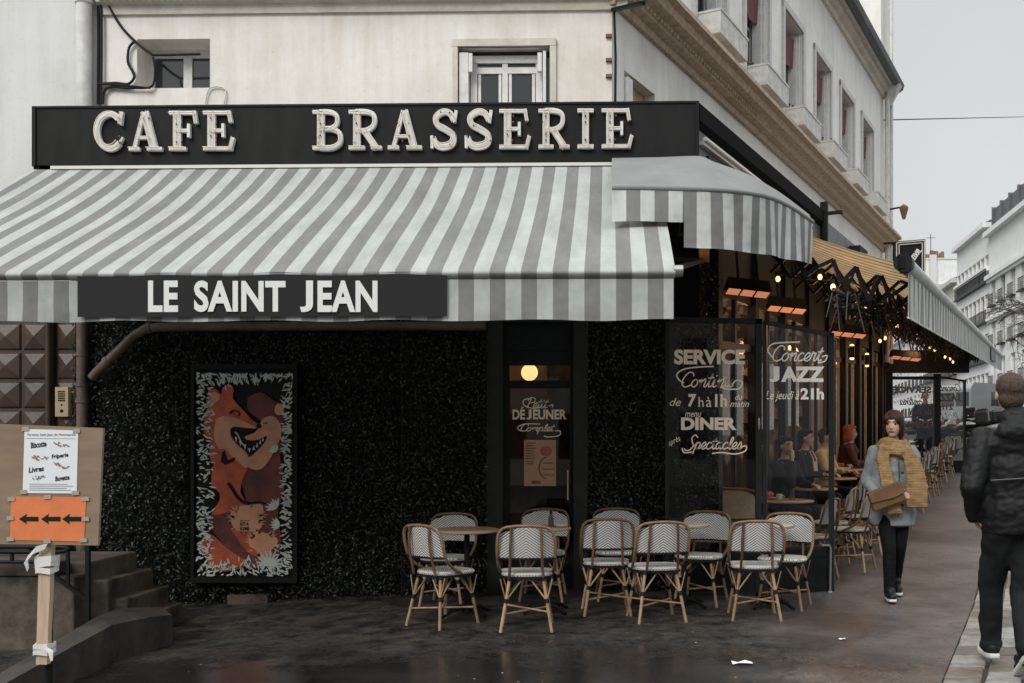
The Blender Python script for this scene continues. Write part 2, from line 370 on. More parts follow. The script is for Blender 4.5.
# ------------------------------------------------------------------ mesh builder
class MB:
    def __init__(s): s.v = []; s.f = []; s.uv = []; s.smooth = []
    def add(s, vs, fs, uvs=None, smooth=False):
        n = len(s.v); s.v += [tuple(v) for v in vs]
        for i, f in enumerate(fs):
            s.f.append([n+k for k in f]); s.uv.append(uvs[i] if uvs else [(0, 0)]*len(f)); s.smooth.append(smooth)
    def box(s, a, b, M4=None):
        x0, y0, z0 = a; x1, y1, z1 = b
        vs = [Vector(p) for p in ((x0,y0,z0),(x1,y0,z0),(x1,y1,z0),(x0,y1,z0),(x0,y0,z1),(x1,y0,z1),(x1,y1,z1),(x0,y1,z1))]
        if M4 is not None: vs = [M4 @ v for v in vs]
        s.add(vs, [(3,2,1,0),(4,5,6,7),(0,1,5,4),(1,2,6,5),(2,3,7,6),(3,0,4,7)])
    def quad(s, a, b, c, d, uv=None): s.add([a, b, c, d], [(0,1,2,3)], [uv] if uv else None)
    def tube(s, pts, r, n=8, cap=True, smooth=True):
        pts = [Vector(p) for p in pts]; m = len(pts)
        rs = r if isinstance(r, (list, tuple)) else [r]*m
        T = []
        for i in range(m):
            a = pts[max(0, i-1)]; b = pts[min(m-1, i+1)]; t = (b-a)
            T.append(t.normalized() if t.length > 1e-9 else Vector((0,0,1)))
        up = Vector((0,0,1)) if abs(T[0].z) < .9 else Vector((1,0,0))
        nrm = (up - T[0]*up.dot(T[0])).normalized(); vs = []
        for i in range(m):
            nrm = (nrm - T[i]*nrm.dot(T[i])).normalized(); bn = T[i].cross(nrm)
            for k in range(n):
                an = 2*PI*k/n; vs.append(pts[i] + (nrm*math.cos(an)+bn*math.sin(an))*rs[i])
        fs = [(i*n+k, i*n+(k+1) % n, (i+1)*n+(k+1) % n, (i+1)*n+k) for i in range(m-1) for k in range(n)]
        s.add(vs, fs, smooth=smooth)
        if cap: s.add(vs[:n], [tuple(range(n-1, -1, -1))]); s.add(vs[-n:], [tuple(range(n))])
    def bar(s, a, b, w, h=None, up=(0,0,1)):
        a = Vector(a); b = Vector(b); h = h or w; t = (b-a).normalized(); up = Vector(up)
        if abs(t.dot(up)) > .98: up = Vector((0,1,0))
        x = t.cross(up).normalized()*w/2; y = x.cross(t).normalized()*h/2
        vs = [a-x-y, a+x-y, a+x+y, a-x+y, b-x-y, b+x-y, b+x+y, b-x+y]
        s.add(vs, [(0,1,2,3),(7,6,5,4),(0,4,5,1),(1,5,6,2),(2,6,7,3),(3,7,4,0)])
    def lathe(s, prof, n=24, c=(0,0,0), smooth=True):
        c = Vector(c); vs = []
        for (r, z) in prof:
            for k in range(n): vs.append(c+Vector((r*math.cos(2*PI*k/n), r*math.sin(2*PI*k/n), z)))
        m = len(prof)
        for i in range(m-1): s.add(vs[i*n:(i+2)*n], [(k, (k+1) % n, n+(k+1) % n, n+k) for k in range(n)], smooth=smooth)
        s.add(vs[:n], [tuple(range(n-1, -1, -1))]); s.add(vs[-n:], [tuple(range(n))])
    def ell(s, c, r, n=16, m=10, R=None):
        c = Vector(c); vs = []
        r = (r, r, r) if not isinstance(r, (tuple, list)) else r
        for i in range(m+1):
            th = PI*i/m
            for k in range(n):
                v = Vector((r[0]*math.sin(th)*math.cos(2*PI*k/n), r[1]*math.sin(th)*math.sin(2*PI*k/n), r[2]*math.cos(th)))
                if R is not None: v = R @ v
                vs.append(c+v)
        s.add(vs, [(i*n+k, (i+1)*n+k, (i+1)*n+(k+1) % n, i*n+(k+1) % n) for i in range(m) for k in range(n)], smooth=True)
    def cap(s, p0, r0, p1, r1):   # tapered capsule
        s.ell(p0, r0, 12, 8); s.ell(p1, r1, 12, 8)
        s.tube([p0, p1], [r0, r1], 12)
    def grid(s, P, UV=None, smooth=True, closed=False):
        m = len(P); n = len(P[0]); vs = [p for row in P for p in row]; fs = []; us = []
        for i in range(m-1):
            for j in range(n-1):
                fs.append((i*n+j, i*n+j+1, (i+1)*n+j+1, (i+1)*n+j))
                if UV: us.append([UV[i][j], UV[i][j+1], UV[i+1][j+1], UV[i+1][j]])
        s.add(vs, fs, us if UV else None, smooth)
    def slab(s, path, widths, thick, wdir):    # flat band swept along a path
        P = [Vector(p) for p in path]; wd = Vector(wdir).normalized(); n = len(P); vs = []
        for i, p in enumerate(P):
            t = (P[min(n-1, i+1)]-P[max(0, i-1)]).normalized(); x = wd*(widths[i]/2); y = t.cross(wd).normalized()*(thick/2)
            vs += [p-x-y, p+x-y, p+x+y, p-x+y]
        fs = [(0,1,2,3), tuple(4*(n-1)+k for k in (3,2,1,0))]
        for i in range(n-1):
            for k in range(4): fs.append((4*i+k, 4*i+4+k, 4*i+4+(k+1) % 4, 4*i+(k+1) % 4))
        s.add(vs, fs)
    def ribbon(s, pts, w, y0, y1, X, taper=None):   # extruded stroke in a 2D plane; X maps (x, z, y)->world
        n = len(pts); P = [Vector((p[0], p[1])) for p in pts]; lo = []; hi = []
        for i in range(n):
            a = P[max(0, i-1)]; b = P[min(n-1, i+1)]; t = (b-a).normalized(); q = Vector((-t.y, t.x))
            ww = (w if not taper else w*taper[i])/2
            lo.append(P[i]-q*ww); hi.append(P[i]+q*ww)
        vs = [X(p.x, p.y, y0) for p in lo]+[X(p.x, p.y, y0) for p in hi]+[X(p.x, p.y, y1) for p in lo]+[X(p.x, p.y, y1) for p in hi]
        fs = []
        for i in range(n-1):
            fs += [(i, i+1, n+i+1, n+i)]
            if y1 != y0: fs += [(2*n+i, 3*n+i, 3*n+i+1, 2*n+i+1), (i, 2*n+i, 2*n+i+1, i+1), (n+i, n+i+1, 3*n+i+1, 3*n+i)]
        if y1 != y0: fs += [(0, n, 3*n, 2*n), (n-1, 3*n-1, 4*n-1, 2*n-1)]
        s.add(vs, fs)

def smooth_path(pts, k=6):
    P = [Vector(p) for p in pts]; out = []
    for i in range(len(P)-1):
        p0 = P[max(0, i-1)]; p1 = P[i]; p2 = P[i+1]; p3 = P[min(len(P)-1, i+2)]
        for j in range(k):
            t = j/k
            out.append(.5*((2*p1)+(-p0+p2)*t+(2*p0-5*p1+4*p2-p3)*t*t+(-p0+3*p1-3*p2+p3)*t**3))
    out.append(P[-1]); return out

def mk(name, mb, m, parent=None, local=False):
    me = bpy.data.meshes.new(name)
    me.from_pydata([tuple(v) for v in mb.v], [], mb.f)
    if any(u and any(x != (0, 0) for x in u) for u in mb.uv):
        uvl = me.uv_layers.new(name='UVMap'); flat = []
        for u in mb.uv:
            for x in u: flat += [x[0], x[1]]
        uvl.data.foreach_set('uv', flat)
    me.polygons.foreach_set('use_smooth', mb.smooth)
    for mm in (m if isinstance(m, (list, tuple)) else [m]): me.materials.append(M[mm] if isinstance(mm, str) else mm)
    me.update()
    o = bpy.data.objects.new(name, me); C.objects.link(o)
    if parent is not None:
        o.parent = parent
        if not local:
            R = Matrix.Translation(parent.location) @ parent.rotation_euler.to_matrix().to_4x4()
            p = parent.parent
            while p is not None:
                if p.type == 'EMPTY' or True:
                    R = Matrix.Translation(p.location) @ p.rotation_euler.to_matrix().to_4x4() @ R
                p = p.parent
            o.matrix_parent_inverse = R.inverted() if parent.type == 'EMPTY' else Matrix.Identity(4)
    return o
def sub(name, mb, m, parent):      # sub-part sharing its part's coordinates
    o = mk(name, mb, m); o.parent = parent; return o
def mks(name, mb, m, parent=None, local=False, as_sub=False):   # every loose piece an object of its own
    par = list(range(len(mb.v)))
    def find(i):
        while par[i] != i: par[i] = par[par[i]]; i = par[i]
        return i
    seen = {}
    for i, v in enumerate(mb.v):
        q = tuple(round(c, 5) for c in v)
        if q in seen: par[find(i)] = find(seen[q])
        else: seen[q] = i
    for f in mb.f:
        for k in f[1:]: par[find(k)] = find(f[0])
    comp = {}
    for i, f in enumerate(mb.f): comp.setdefault(find(f[0]), []).append(i)
    out = []
    for fi in comp.values():
        s = MB(); mp = {}
        for i in fi:
            g = []
            for k in mb.f[i]:
                if k not in mp: mp[k] = len(s.v); s.v.append(mb.v[k])
                g.append(mp[k])
            s.f.append(g); s.uv.append(mb.uv[i]); s.smooth.append(mb.smooth[i])
        out.append(sub(name, s, m, parent) if as_sub else mk(name, s, m, parent, local))
    return out
def tag(o, label, cat, group=None):
    o['label'] = label; o['category'] = cat
    if group: o['group'] = group
    return o
def thing(name, label, cat, loc=(0,0,0), rz=0, group=None):
    o = bpy.data.objects.new(name, None); C.objects.link(o); o.location = loc; o.rotation_euler = (0, 0, rz)
    o.empty_display_size = .1
    return tag(o, label, cat, group)
def struct(name, mb, m, kind='structure'):
    o = mk(name, mb, m); o['kind'] = kind; return o
def copy_tree(o, parent=None):
    c = o.copy(); C.objects.link(c)
    if parent is not None: c.parent = parent
    for ch in list(o.children): copy_tree(ch, c)
    return c
def frame(o): return Matrix.Translation(o.location) @ o.rotation_euler.to_matrix().to_4x4()

# facade with openings; local x along, z up, face at y=0 looking to -y
def wall_holes(L0, L1, Z0, Z1, holes, depth=.2):
    mb = MB()
    xs = sorted({L0, L1, *[h[0] for h in holes], *[h[1] for h in holes]}); zs = sorted({Z0, Z1, *[h[2] for h in holes], *[h[3] for h in holes]})
    for i in range(len(xs)-1):
        for j in range(len(zs)-1):
            cx = (xs[i]+xs[i+1])/2; cz = (zs[j]+zs[j+1])/2
            if any(h[0] < cx < h[1] and h[2] < cz < h[3] for h in holes): continue
            mb.quad((xs[i],0,zs[j]),(xs[i+1],0,zs[j]),(xs[i+1],0,zs[j+1]),(xs[i],0,zs[j+1]))
    for (a, b, c, d) in holes:
        D = depth
        mb.quad((a,0,c),(a,D,c),(b,D,c),(b,0,c)); mb.quad((a,0,d),(b,0,d),(b,D,d),(a,D,d))
        mb.quad((a,0,c),(a,0,d),(a,D,d),(a,D,c)); mb.quad((b,0,c),(b,D,c),(b,D,d),(b,0,d))
    return mb

# ------------------------------------------------------------------ writing
def text_geo(s, bold=0., shear=0., spacing=1.):
    cu = bpy.data.curves.new('txt', 'FONT'); cu.body = s; cu.offset = bold; cu.shear = shear; cu.space_character = spacing; cu.resolution_u = 4
    o = bpy.data.objects.new('txt', cu); C.objects.link(o)
    dg = bpy.context.evaluated_depsgraph_get(); dg.update()
    me = bpy.data.meshes.new_from_object(o.evaluated_get(dg))
    vs = [v.co.copy() for v in me.vertices]; fs = [list(p.vertices) for p in me.polygons]
    bpy.data.objects.remove(o); bpy.data.curves.remove(cu); bpy.data.meshes.remove(me)
    x0 = min(v.x for v in vs); x1 = max(v.x for v in vs); y0 = min(v.y for v in vs); y1 = max(v.y for v in vs)
    return [((v.x-x0)/(x1-x0), (v.y-y0)/(y1-y0)) for v in vs], fs, (x1-x0)/(y1-y0)
def put_text(mb, s, X, x0, z0, x1, z1, y=0., rot=0., **kw):
    vs, fs, asp = text_geo(s, **kw); out = []
    cx, cz = (x0+x1)/2, (z0+z1)/2
    for (u, v) in vs:
        x = x0+u*(x1-x0)-cx; z = z0+v*(z1-z0)-cz
        out.append(X(cx+x*math.cos(rot)-z*math.sin(rot), cz+x*math.sin(rot)+z*math.cos(rot), y))
    mb.add(out, fs)
CUR = {
 'e': ([[(0,.1),(.35,.45),(.47,.85),(.27,1),(.06,.6),(.1,.15),(.33,0),(.6,.2)]], .6),
 'n': ([[(0,.6),(.13,1),(.15,.5),(.12,0),(.2,.6),(.42,1),(.54,.8),(.5,.2),(.6,0),(.78,.2)]], .76),
 'o': ([[(.32,1),(.06,.7),(.05,.25),(.28,0),(.54,.3),(.5,.8),(.32,1),(.5,.8),(.75,.85)]], .72),
 't': ([[(0,.2),(.25,1.2),(.27,1.65),(.15,.4),(.25,0),(.5,.2)], [(-.05,1.1),(.5,1.2)]], .46),
 'i': ([[(0,.3),(.15,1),(.12,.2),(.25,0),(.45,.2)], [(.2,1.35),(.26,1.5)]], .44),
 'u': ([[(0,.5),(.12,1),(.08,.25),(.25,0),(.45,.3),(.54,1),(.5,.2),(.62,0),(.8,.2)]], .78),
 'c': ([[(.5,.85),(.3,1),(.06,.7),(.05,.25),(.28,0),(.62,.25)]], .6),
 'r': ([[(0,.2),(.12,1.1),(.25,.9),(.42,.95),(.34,.3),(.42,0),(.62,.2)]], .6),
 'p': ([[(0,.4),(.16,1),(.02,-.75)], [(.12,.2),(.2,.8),(.42,1),(.58,.6),(.42,.05),(.22,.1),(.45,.05),(.75,.2)]], .72),
 'a': ([[(.52,.85),(.25,1),(.04,.6),(.1,.1),(.3,.05),(.5,.5),(.55,1),(.5,.2),(.62,0),(.8,.2)]], .78),
 'l': ([[(0,.1),(.35,1.2),(.32,1.75),(.16,1.5),(.12,.4),(.25,0),(.45,.2)]], .43),
 's': ([[(0,.1),(.25,1.05),(.42,.5),(.33,.05),(.08,.1),(.3,-.02),(.58,.2)]], .56),
 'm': ([[(0,.6),(.13,1),(.13,0),(.2,.6),(.38,1),(.46,.7),(.42,0),(.5,.6),(.68,1),(.78,.8),(.74,.2),(.82,0),(1,.2)]], .98),
 'C': ([[(.95,1.35),(.85,1.75),(.45,1.85),(.1,1.2),(.08,.4),(.4,0),(.8,.15),(1.0,.4)]], .95),
 'S': ([[(.95,1.7),(.6,2.1),(.3,1.7),(.45,1.1),(.7,.5),(.45,-.1),(.0,-.2),(-.25,.1)]], .85),
 'P': ([[(.1,0),(.3,1.9)], [(-.1,1.4),(.25,2.0),(.85,1.75),(.85,1.15),(.3,.95)]], .85),
}
def put_cursive(mb, s, X, x0, z0, x1, z1, w, y=0., slant=.22):
    pen = 0; strokes = []
    for ch in s:
        st, adv = CUR[ch]
        for k in st: strokes.append([(pen+p[0]+slant*p[1], p[1]) for p in k])
        pen += adv
    xs = [p[0] for k in strokes for p in k]; zs = [p[1] for k in strokes for p in k]
    sx = (x1-x0)/(max(xs)-min(xs)); sz = (z1-z0)/(max(zs)-min(zs)); mx = min(xs); mz = min(zs)
    for i, k in enumerate(strokes):
        q = smooth_path([Vector((x0+(p[0]-mx)*sx, z0+(p[1]-mz)*sz, 0)) for p in k], 5)
        mb.ribbon([(p.x, p.y) for p in q], w, y-.0004*(i % 3), y-.0004*(i % 3), X)
def swash(mb, pts, X, w, y=0.):
    q = smooth_path([Vector((p[0], p[1], 0)) for p in pts], 6)
    mb.ribbon([(p.x, p.y) for p in q], w, y, y, X)
# slab-serif capitals for the big sign: strokes (points, width)
def arc(cx, cy, rx, ry, a0, a1, n=14): return [(cx+rx*math.cos(math.radians(a0+(a1-a0)*i/n)), cy+ry*math.sin(math.radians(a0+(a1-a0)*i/n))) for i in range(n+1)]
SER = {
 'E': [([(.24,0),(.24,1)],.21),([(0,.955),(.78,.955)],.09),([(0,.045),(.82,.045)],.09),([(.2,.5),(.56,.5)],.09),([(.74,1),(.80,.70)],.10),([(.78,0),(.87,.32)],.10),([(.58,.33),(.58,.67)],.08)],
 'F': [([(.24,0),(.24,1)],.21),([(0,.955),(.78,.955)],.09),([(0,.045),(.5,.045)],.09),([(.2,.5),(.56,.5)],.09),([(.74,1),(.80,.68)],.10),([(.58,.33),(.58,.67)],.08)],
 'I': [([(.26,0),(.26,1)],.21),([(0,.955),(.52,.955)],.09),([(0,.045),(.52,.045)],.09)],
 'A': [([(.15,.03),(.44,.98)],.11),([(.47,.98),(.76,.03)],.20),([(.22,.33),(.64,.33)],.08),([(0,.045),(.32,.045)],.09),([(.54,.045),(.98,.045)],.09)],
 'C': [([(x,y) for x,y in arc(.47,.5,.38,.44,42,318,20)],.15),([(.78,.66),(.83,.99)],.09),([(.70,.12),(.86,.34)],.06)],
 'S': [([(p.x,p.y) for p in smooth_path([Vector((a,b,0)) for a,b in ((.70,.72),(.58,.90),(.38,.94),(.17,.80),(.22,.61),(.46,.49),(.68,.34),(.64,.13),(.40,.055),(.20,.10),(.10,.26))],4)],.16),([(.71,.66),(.76,.98)],.08),([(.06,.02),(.05,.34)],.08)],
 'B': [([(.24,0),(.24,1)],.21),([(0,.955),(.3,.955)],.088),([(0,.045),(.3,.045)],.088),([(p.x,p.y) for p in smooth_path([Vector((a,b,0)) for a,b in ((.2,.95),(.5,.95),(.70,.86),(.70,.64),(.5,.53),(.2,.53))],4)],.12),([(p.x,p.y) for p in smooth_path([Vector((a,b,0)) for a,b in ((.2,.52),(.55,.52),(.79,.41),(.79,.17),(.55,.05),(.2,.05))],4)],.13)],
 'R': [([(.24,0),(.24,1)],.21),([(0,.955),(.3,.955)],.088),([(0,.045),(.48,.045)],.088),([(p.x,p.y) for p in smooth_path([Vector((a,b,0)) for a,b in ((.2,.95),(.52,.95),(.74,.86),(.74,.62),(.52,.48),(.2,.48))],4)],.13),([(.46,.48),(.82,.03)],.18),([(.66,.045),(.98,.045)],.085)],
}
# ================================================================== THE SETTING
YW = 9.7
bth = math.atan2(C2W(.514, 1).y, C2W(.514, 1).x)
C0 = W(612, HY, 9.7); C0.z = 0
bd = Vector((math.cos(bth), math.sin(bth), 0)); bo = Vector((math.sin(bth), -math.cos(bth), 0))
def BF(s, o, z): return C0 + bd*s + bo*o + Vector((0, 0, z))
def AF(k, d, z): return C2W(.451*d-k, d, z)
ath = math.atan2(C2W(.451, 1).y, C2W(.451, 1).x)

# pavement (fine grid so that it follows the rise of the street), kerb, road
def ylin(a, b, n): return [a+(b-a)*i/n for i in range(n+1)]
mb = MB(); ds = ylin(-12, 12, 48)+ylin(12, 60, 48)[1:]
rows = []
for d in ds:
    kx = .451*d-.576; row = []
    for i in range(25):
        X = -30+(kx+30)*i/24 if i else -60
        p = C2W(X, d); row.append(Vector((p.x, p.y, gz(p.x, p.y))))
    rows.append(row)
mb.grid(rows); struct('pavement', mb, 'asphalt_wet')
mb = MB(); rows = []
for d in ylin(-30, 60, 60)+[70, 120, 400]:
    row = []
    for X in (-400, -60, -20, 0, 10, 20, 40, 80, 400):
        p = C2W(.451*min(d, 60)+X, d); row.append(Vector((p.x, p.y, gz(0, p.y)-.14 - (.25 if X < -3 else 0))))
    rows.append(row)
mb.grid(rows); struct('road', mb, 'road_asphalt')
mb = MB()
d = 1.0; rnd = random.Random(3)
for rowi, (k0, k1) in enumerate(((.574, .33), (.315, .09))):
    d = .5+rowi*.13
    while d < 45:
        ln = rnd.uniform(.28, .52)
        a = AF(k0-rnd.uniform(0, .012), d, 0); b = AF(k1+rnd.uniform(0, .012), d, 0); c = AF(k1+rnd.uniform(0, .012), d+ln-.016, 0); e = AF(k0-rnd.uniform(0, .012), d+ln-.016, 0)
        P = [a, b, c, e]; z = [gz(0, p.y)+.008+rnd.uniform(-.004, .006) for p in P]; bev = .012
        cen = sum(P, Vector())/4
        lo = [Vector((p.x, p.y, gz(0, p.y)-.2)) for p in P]; mi = [Vector((p.x, p.y, zz-bev)) for p, zz in zip(P, z)]; hi = [Vector((*(cen+(p-cen)*.93).xy, zz)) for p, zz in zip(P, z)]
        mb.add(lo+mi+hi, [(0,1,5,4),(1,2,6,5),(2,3,7,6),(3,0,4,7),(4,5,9,8),(5,6,10,9),(6,7,11,10),(7,4,8,11),(8,9,10,11)])
        d += ln
struct('kerb', mb, 'granite')
mb = MB(); rows = []
for i in range(46):
    d = i; rows.append([Vector((*AF(k, d, 0).xy, gz(0, AF(k, d, 0).y)-.012)) for k in (.575, .08)])
mb.grid(rows); struct('kerb_mortar', mb, 'stone_dark')

# ------------------------------------------------------------------ buildings
cafe = thing('cafe_building', 'pale stained plaster corner building with tan cornice above the cafe', 'building', (C0.x, C0.y, 0))
xL = FW(96, 0, YW).x
def loc_wall(mb, name, m, parent): return mk(name, mb, m, parent)
# front openings, in world x / z
def fx(px, Y=YW): return FW(px, 0, Y).x
def fz(px, py, Y=YW): return FW(px, py, Y).z
o1 = (fx(137), fx(210), fz(170, 88), fz(170, 39)); o2 = (fx(457), fx(551), fz(500, 108), fz(500, 47))
door_o = (fx(488), fx(589), -.1, 3.15)
wb = wall_holes(xL, C0.x, -.5, 9.3, [o1, o2, door_o], .32)
for i, v in enumerate(wb.v): wb.v[i] = (v[0], v[1]+YW, v[2])
mk('front_wall', wb, 'plaster', cafe)
# roof slab closing the top
mb = MB(); mb.box((xL, YW+.02, 9.3), (C0.x-.02, YW+9, 9.5)); mk('roof', mb, 'zinc', cafe)
# side wall
sE = 13.6
win = []
for i in range(6):
    t = 11.72+1.635*i; s = (t-9.697)*1.1244; win.append((s-.04, s+.98, 6.10, 8.01))
side_low = ((9.66-9.697)*1.1244+.02, 1.0, 3.6, 5.16)
side_f = thing('side_frame_tmp', 'x', 'x', C0, bth)
def side_world(mb):
    A = frame(side_f); mb.v = [tuple(A @ Vector(v)) for v in mb.v]; return mb
s0 = .22
sw = wall_holes(0, sE, 3.2, 9.3, win+[(.28, 1.05, 4.2, 5.18)], .30)
mk('side_wall', side_world(sw), 'plaster_side', cafe)
mb = MB(); mb.box((sE-.25, .02, 3.2), (sE, 9, 9.3)); mk('end_wall', side_world(mb), 'plaster_side', cafe)
mb = MB()
prof = [(0, 5.70), (.05, 5.70), (.07, 5.76), (.16, 5.78), (.20, 5.84), (.30, 5.86), (.33, 5.93), (.40, 5.95), (.40, 6.00), (0, 6.04)]
def profile_side(prof, s0_, s1_):
    m_ = MB(); rows = [[Vector((s, -o, z)) for (o, z) in prof] for s in (s0_, s1_)]
    m_.grid(rows, smooth=False)
    for s, rev in ((s0_, 0), (s1_, 1)): m_.add([Vector((s, -o, z)) for (o, z) in prof], [tuple(range(len(prof)))])
    return m_
mk('cornice', side_world(profile_side(prof, -.05, sE)), 'cornice_tan', cafe)
# front return of the cornice with dentils
def profile_front(prof, x0, x1, Y):
    m_ = MB(); rows = [[Vector((x, Y-o, z)) for (o, z) in prof] for x in (x0, x1)]; m_.grid(rows, smooth=False)
    for x in (x0, x1): m_.add([Vector((x, Y-o, z)) for (o, z) in prof], [tuple(range(len(prof)))])
    return m_
fprof = [(0, 5.66), (.03, 5.66), (.035, 5.74), (.09, 5.76), (.09, 5.86), (.22, 5.88), (.25, 5.98), (.36, 6.0), (.36, 6.08), (0, 6.12)]
cf = mk('cornice', profile_front(fprof, fx(100), C0.x+.15, YW), 'cornice_cream', cafe)
mb = MB(); x = fx(104)
while x < fx(500):
    mb.box((x, YW-.125, 5.77), (x+.035, YW-.088, 5.855)); x += .062
sub('dentils', mb, 'cornice_cream', cf)
mb = MB(); s = .2
while s < 4.0:
    mb.box((s, -.20, 5.80), (s+.05, -.165, 5.838)); s += .09
sub('dentils', side_world(mb), 'cornice_tan', cf)
tp = [(0, 9.05), (.05, 9.05), (.07, 9.12), (.15, 9.15), (.18, 9.24), (.26, 9.26), (.26, 9.32), (0, 9.34)]
mk('eaves_moulding', side_world(profile_side(tp, -.1, sE+.05)), 'cornice_cream', cafe)
gp = [(.20, 9.34), (.22, 9.27), (.30, 9.22), (.38, 9.27), (.41, 9.36), (.39, 9.42), (.1, 9.5), (0, 9.5)]
mk('gutter', side_world(profile_side(gp, -.2, sE+.28)), 'slate', cafe)
# corner pier line and small brackets
# windows of the side facade
for i, (a, b, c_, d_) in enumerate(win):
    m_ = MB()
    for q in ((a+.02, b-.02, c_+.02, c_+.09), (a+.02, b-.02, d_-.09, d_-.02)): m_.box((q[0], .22, q[2]), (q[1], .27, q[3]))
    for q in ((a+.02, a+.09), ((a+b)/2-.05, (a+b)/2+.05), (b-.09, b-.02)): m_.box((q[0], .215, c_+.05), (q[1], .265, d_-.05))
    for k in (1, 2): zz = c_+(d_-c_)*k/3; m_.box((a+.05, .225, zz-.015), (b-.05, .26, zz+.015))
    w_ = mk('window', side_world(m_), 'white_frame', cafe)
    m_ = MB(); m_.box((a+.05, .24, c_+.05), (b-.05, .25, d_-.05)); sub('pane', side_world(m_), 'dark_glass', w_)
    m_ = MB()
    for (x0, x1) in ((a-.10, a-.005), (b+.005, b+.10)): m_.box((x0, -.035, c_), (x1, .02, d_+.1))
    m_.box((a-.10, -.037, d_+.005), (b+.10, .018, d_+.11)); sub('surround', side_world(m_), 'grey_frame', w_)
    m_ = MB(); m_.box((b-.07, .02, c_+.03), (b-.03, .20, d_-.06)); m_.box((b-.12, .06, c_+.05), (b-.085, .19, d_-.09)); m_.box((a+.02, .03, c_+.03), (a+.05, .19, d_-.05)); mks('shutter', side_world(m_), 'white_frame', w_, as_sub=True)
    if i >= 1:
        m_ = MB(); n_ = 12
        rows = [[Vector((a+.06+(b-a-.12)*j/n_, .10+.012*math.sin(j*2.1)+r*.02, d_-.14-r*.46*(1+.05*math.sin(j)))) for j in range(n_+1)] for r in (0, .5, 1)]
        m_.grid(rows); sub('blind', side_world(m_), 'red_cloth', w_)
m_ = MB(); m_.box((.27, .12, 4.18), (1.06, .16, 5.2)); w_ = mk('window', side_world(m_), 'cornice_tan', cafe)
m_ = MB(); m_.box((.30, -.03, 4.2), (.42, .1, 5.12)); sub('shutter', side_world(m_), 'white_frame', w_)
# flower boxes under the side windows
ords = ['nearest', 'second', 'third', 'fourth', 'fifth', 'farthest']
for i, (a, b, c_, d_) in enumerate(win):
    p = BF((a+b)/2, 0, 6.23)
    t_ = thing('window_box', f'white flower box on the cornice, {ords[i]} of the six under the upper side windows', 'planter', p, bth, 'flower boxes under the upper windows')
    m_ = MB(); w2 = .50
    m_.add([(-w2,.04,.0),(w2,.04,.0),(w2,-.31,.0),(-w2,-.31,.0),(-w2,.04,.27),(w2,.04,.27),(w2,-.315,.27),(-w2,-.315,.27)], [(3,2,1,0),(0,1,5,4),(1,2,6,5),(2,3,7,6),(3,0,4,7),(4,5,6,7)])
    bx_ = mk('box', m_, 'planter_white', t_, True)
    m_ = MB(); m_.box((-w2-.008, -.325, .255), (w2+.008, -.312, .282)); m_.box((-w2-.008, -.312, .255), (-w2, .04, .282)); m_.box((w2, -.312, .255), (w2+.008, .04, .282))
    dk = MB(); dk.box((-.13, -.20, -.006), (.13, -.13, .001)); mk('drain_slot', dk, 'soil', t_, True); m2 = mk('rim', m_, 'planter_white', t_, True)
    m_ = MB(); rr = random.Random(i)
    m_.box((-w2+.02, -.30, .22), (w2-.02, .03, .274))
    mk('soil', m_, 'soil', t_, True)
    for k in range(9):
        m_ = MB(); x = rr.uniform(-w2+.05, w2-.05); y = rr.uniform(-.2, -.02); h = rr.uniform(.04, .16); m_.tube([(x, y, .25), (x+.01, y, .25+h)], .006, 4); m_.ell((x+.01, y, .25+h), .018, 6, 4); mk('plant', m_, 'dry_plant', t_, True)

# front windows
m_ = MB(); a, b, c_, d_ = o1; Yw = YW+.26
def wx(px): return FW(px, 0, Yw).x
m_.box((wx(183.5), Yw, c_), (wx(192), Yw+.05, d_)); m_.box((a, Yw+.004, c_), (wx(154.5), Yw+.045, d_)); m_.box((a, Yw+.008, c_), (b, Yw+.042, c_+.03)); m_.box((a, Yw+.012, FW(180, 58, Yw).z), (b, Yw+.04, d_)); m_.box((b-.02, Yw+.002, c_), (b+.01, Yw+.047, d_))
w_ = mk('window', m_, 'white_frame', cafe)
m_ = MB(); m_.box((a, Yw+.02, c_), (b, Yw+.026, d_)); sub('pane', m_, 'dark_glass', w_)
a, b, c_, d_ = o2; m_ = MB()
for (x0, x1) in ((.13, .20), (.47, .53), (.83, .90)): m_.box((a+x0*(b-a), YW+.10, c_), (a+x1*(b-a), YW+.15, d_-.09))
m_.box((a+.13*(b-a), YW+.102, d_-.22), (a+.9*(b-a), YW+.148, d_-.16)); m_.box((a+.13*(b-a), YW+.09, d_-.12), (a+.9*(b-a), YW+.16, d_-.05))
for (x0, x1) in ((.20, .47), (.53, .83)):
    for q in (x0+.01, x1-.04): m_.box((a+q*(b-a), YW+.11, c_), (a+(q+.03)*(b-a), YW+.14, d_-.22))
w_ = mk('window', m_, 'white_frame', cafe)
m_ = MB(); m_.box((a, YW+.125, c_), (b, YW+.13, d_)); sub('pane', m_, 'dark_glass', w_)
m_ = MB(); m_.box((a-.04, YW-.03, c_), (a+.01, YW+.02, d_+.06)); m_.box((b-.01, YW-.03, c_), (b+.05, YW+.02, d_+.06)); m_.box((a-.04, YW-.034, d_+.0), (b+.05, YW+.018, d_+.07)); sub('surround', m_, 'cornice_cream', w_)
m_ = MB(); m_.box((a+.02, YW+.0, c_), (a+.11, YW+.10, d_-.05)); m_.box((b-.08, YW+.0, c_), (b-.05, YW+.12, d_-.04)); m_.box((a+.115, YW-.01, d_-.24), (a+.15, YW+.05, d_-.06)); m_.box((b-.13, YW-.01, d_-.24), (b-.09, YW+.05, d_-.06)); mks('shutter', m_, 'white_frame', w_, as_sub=True)
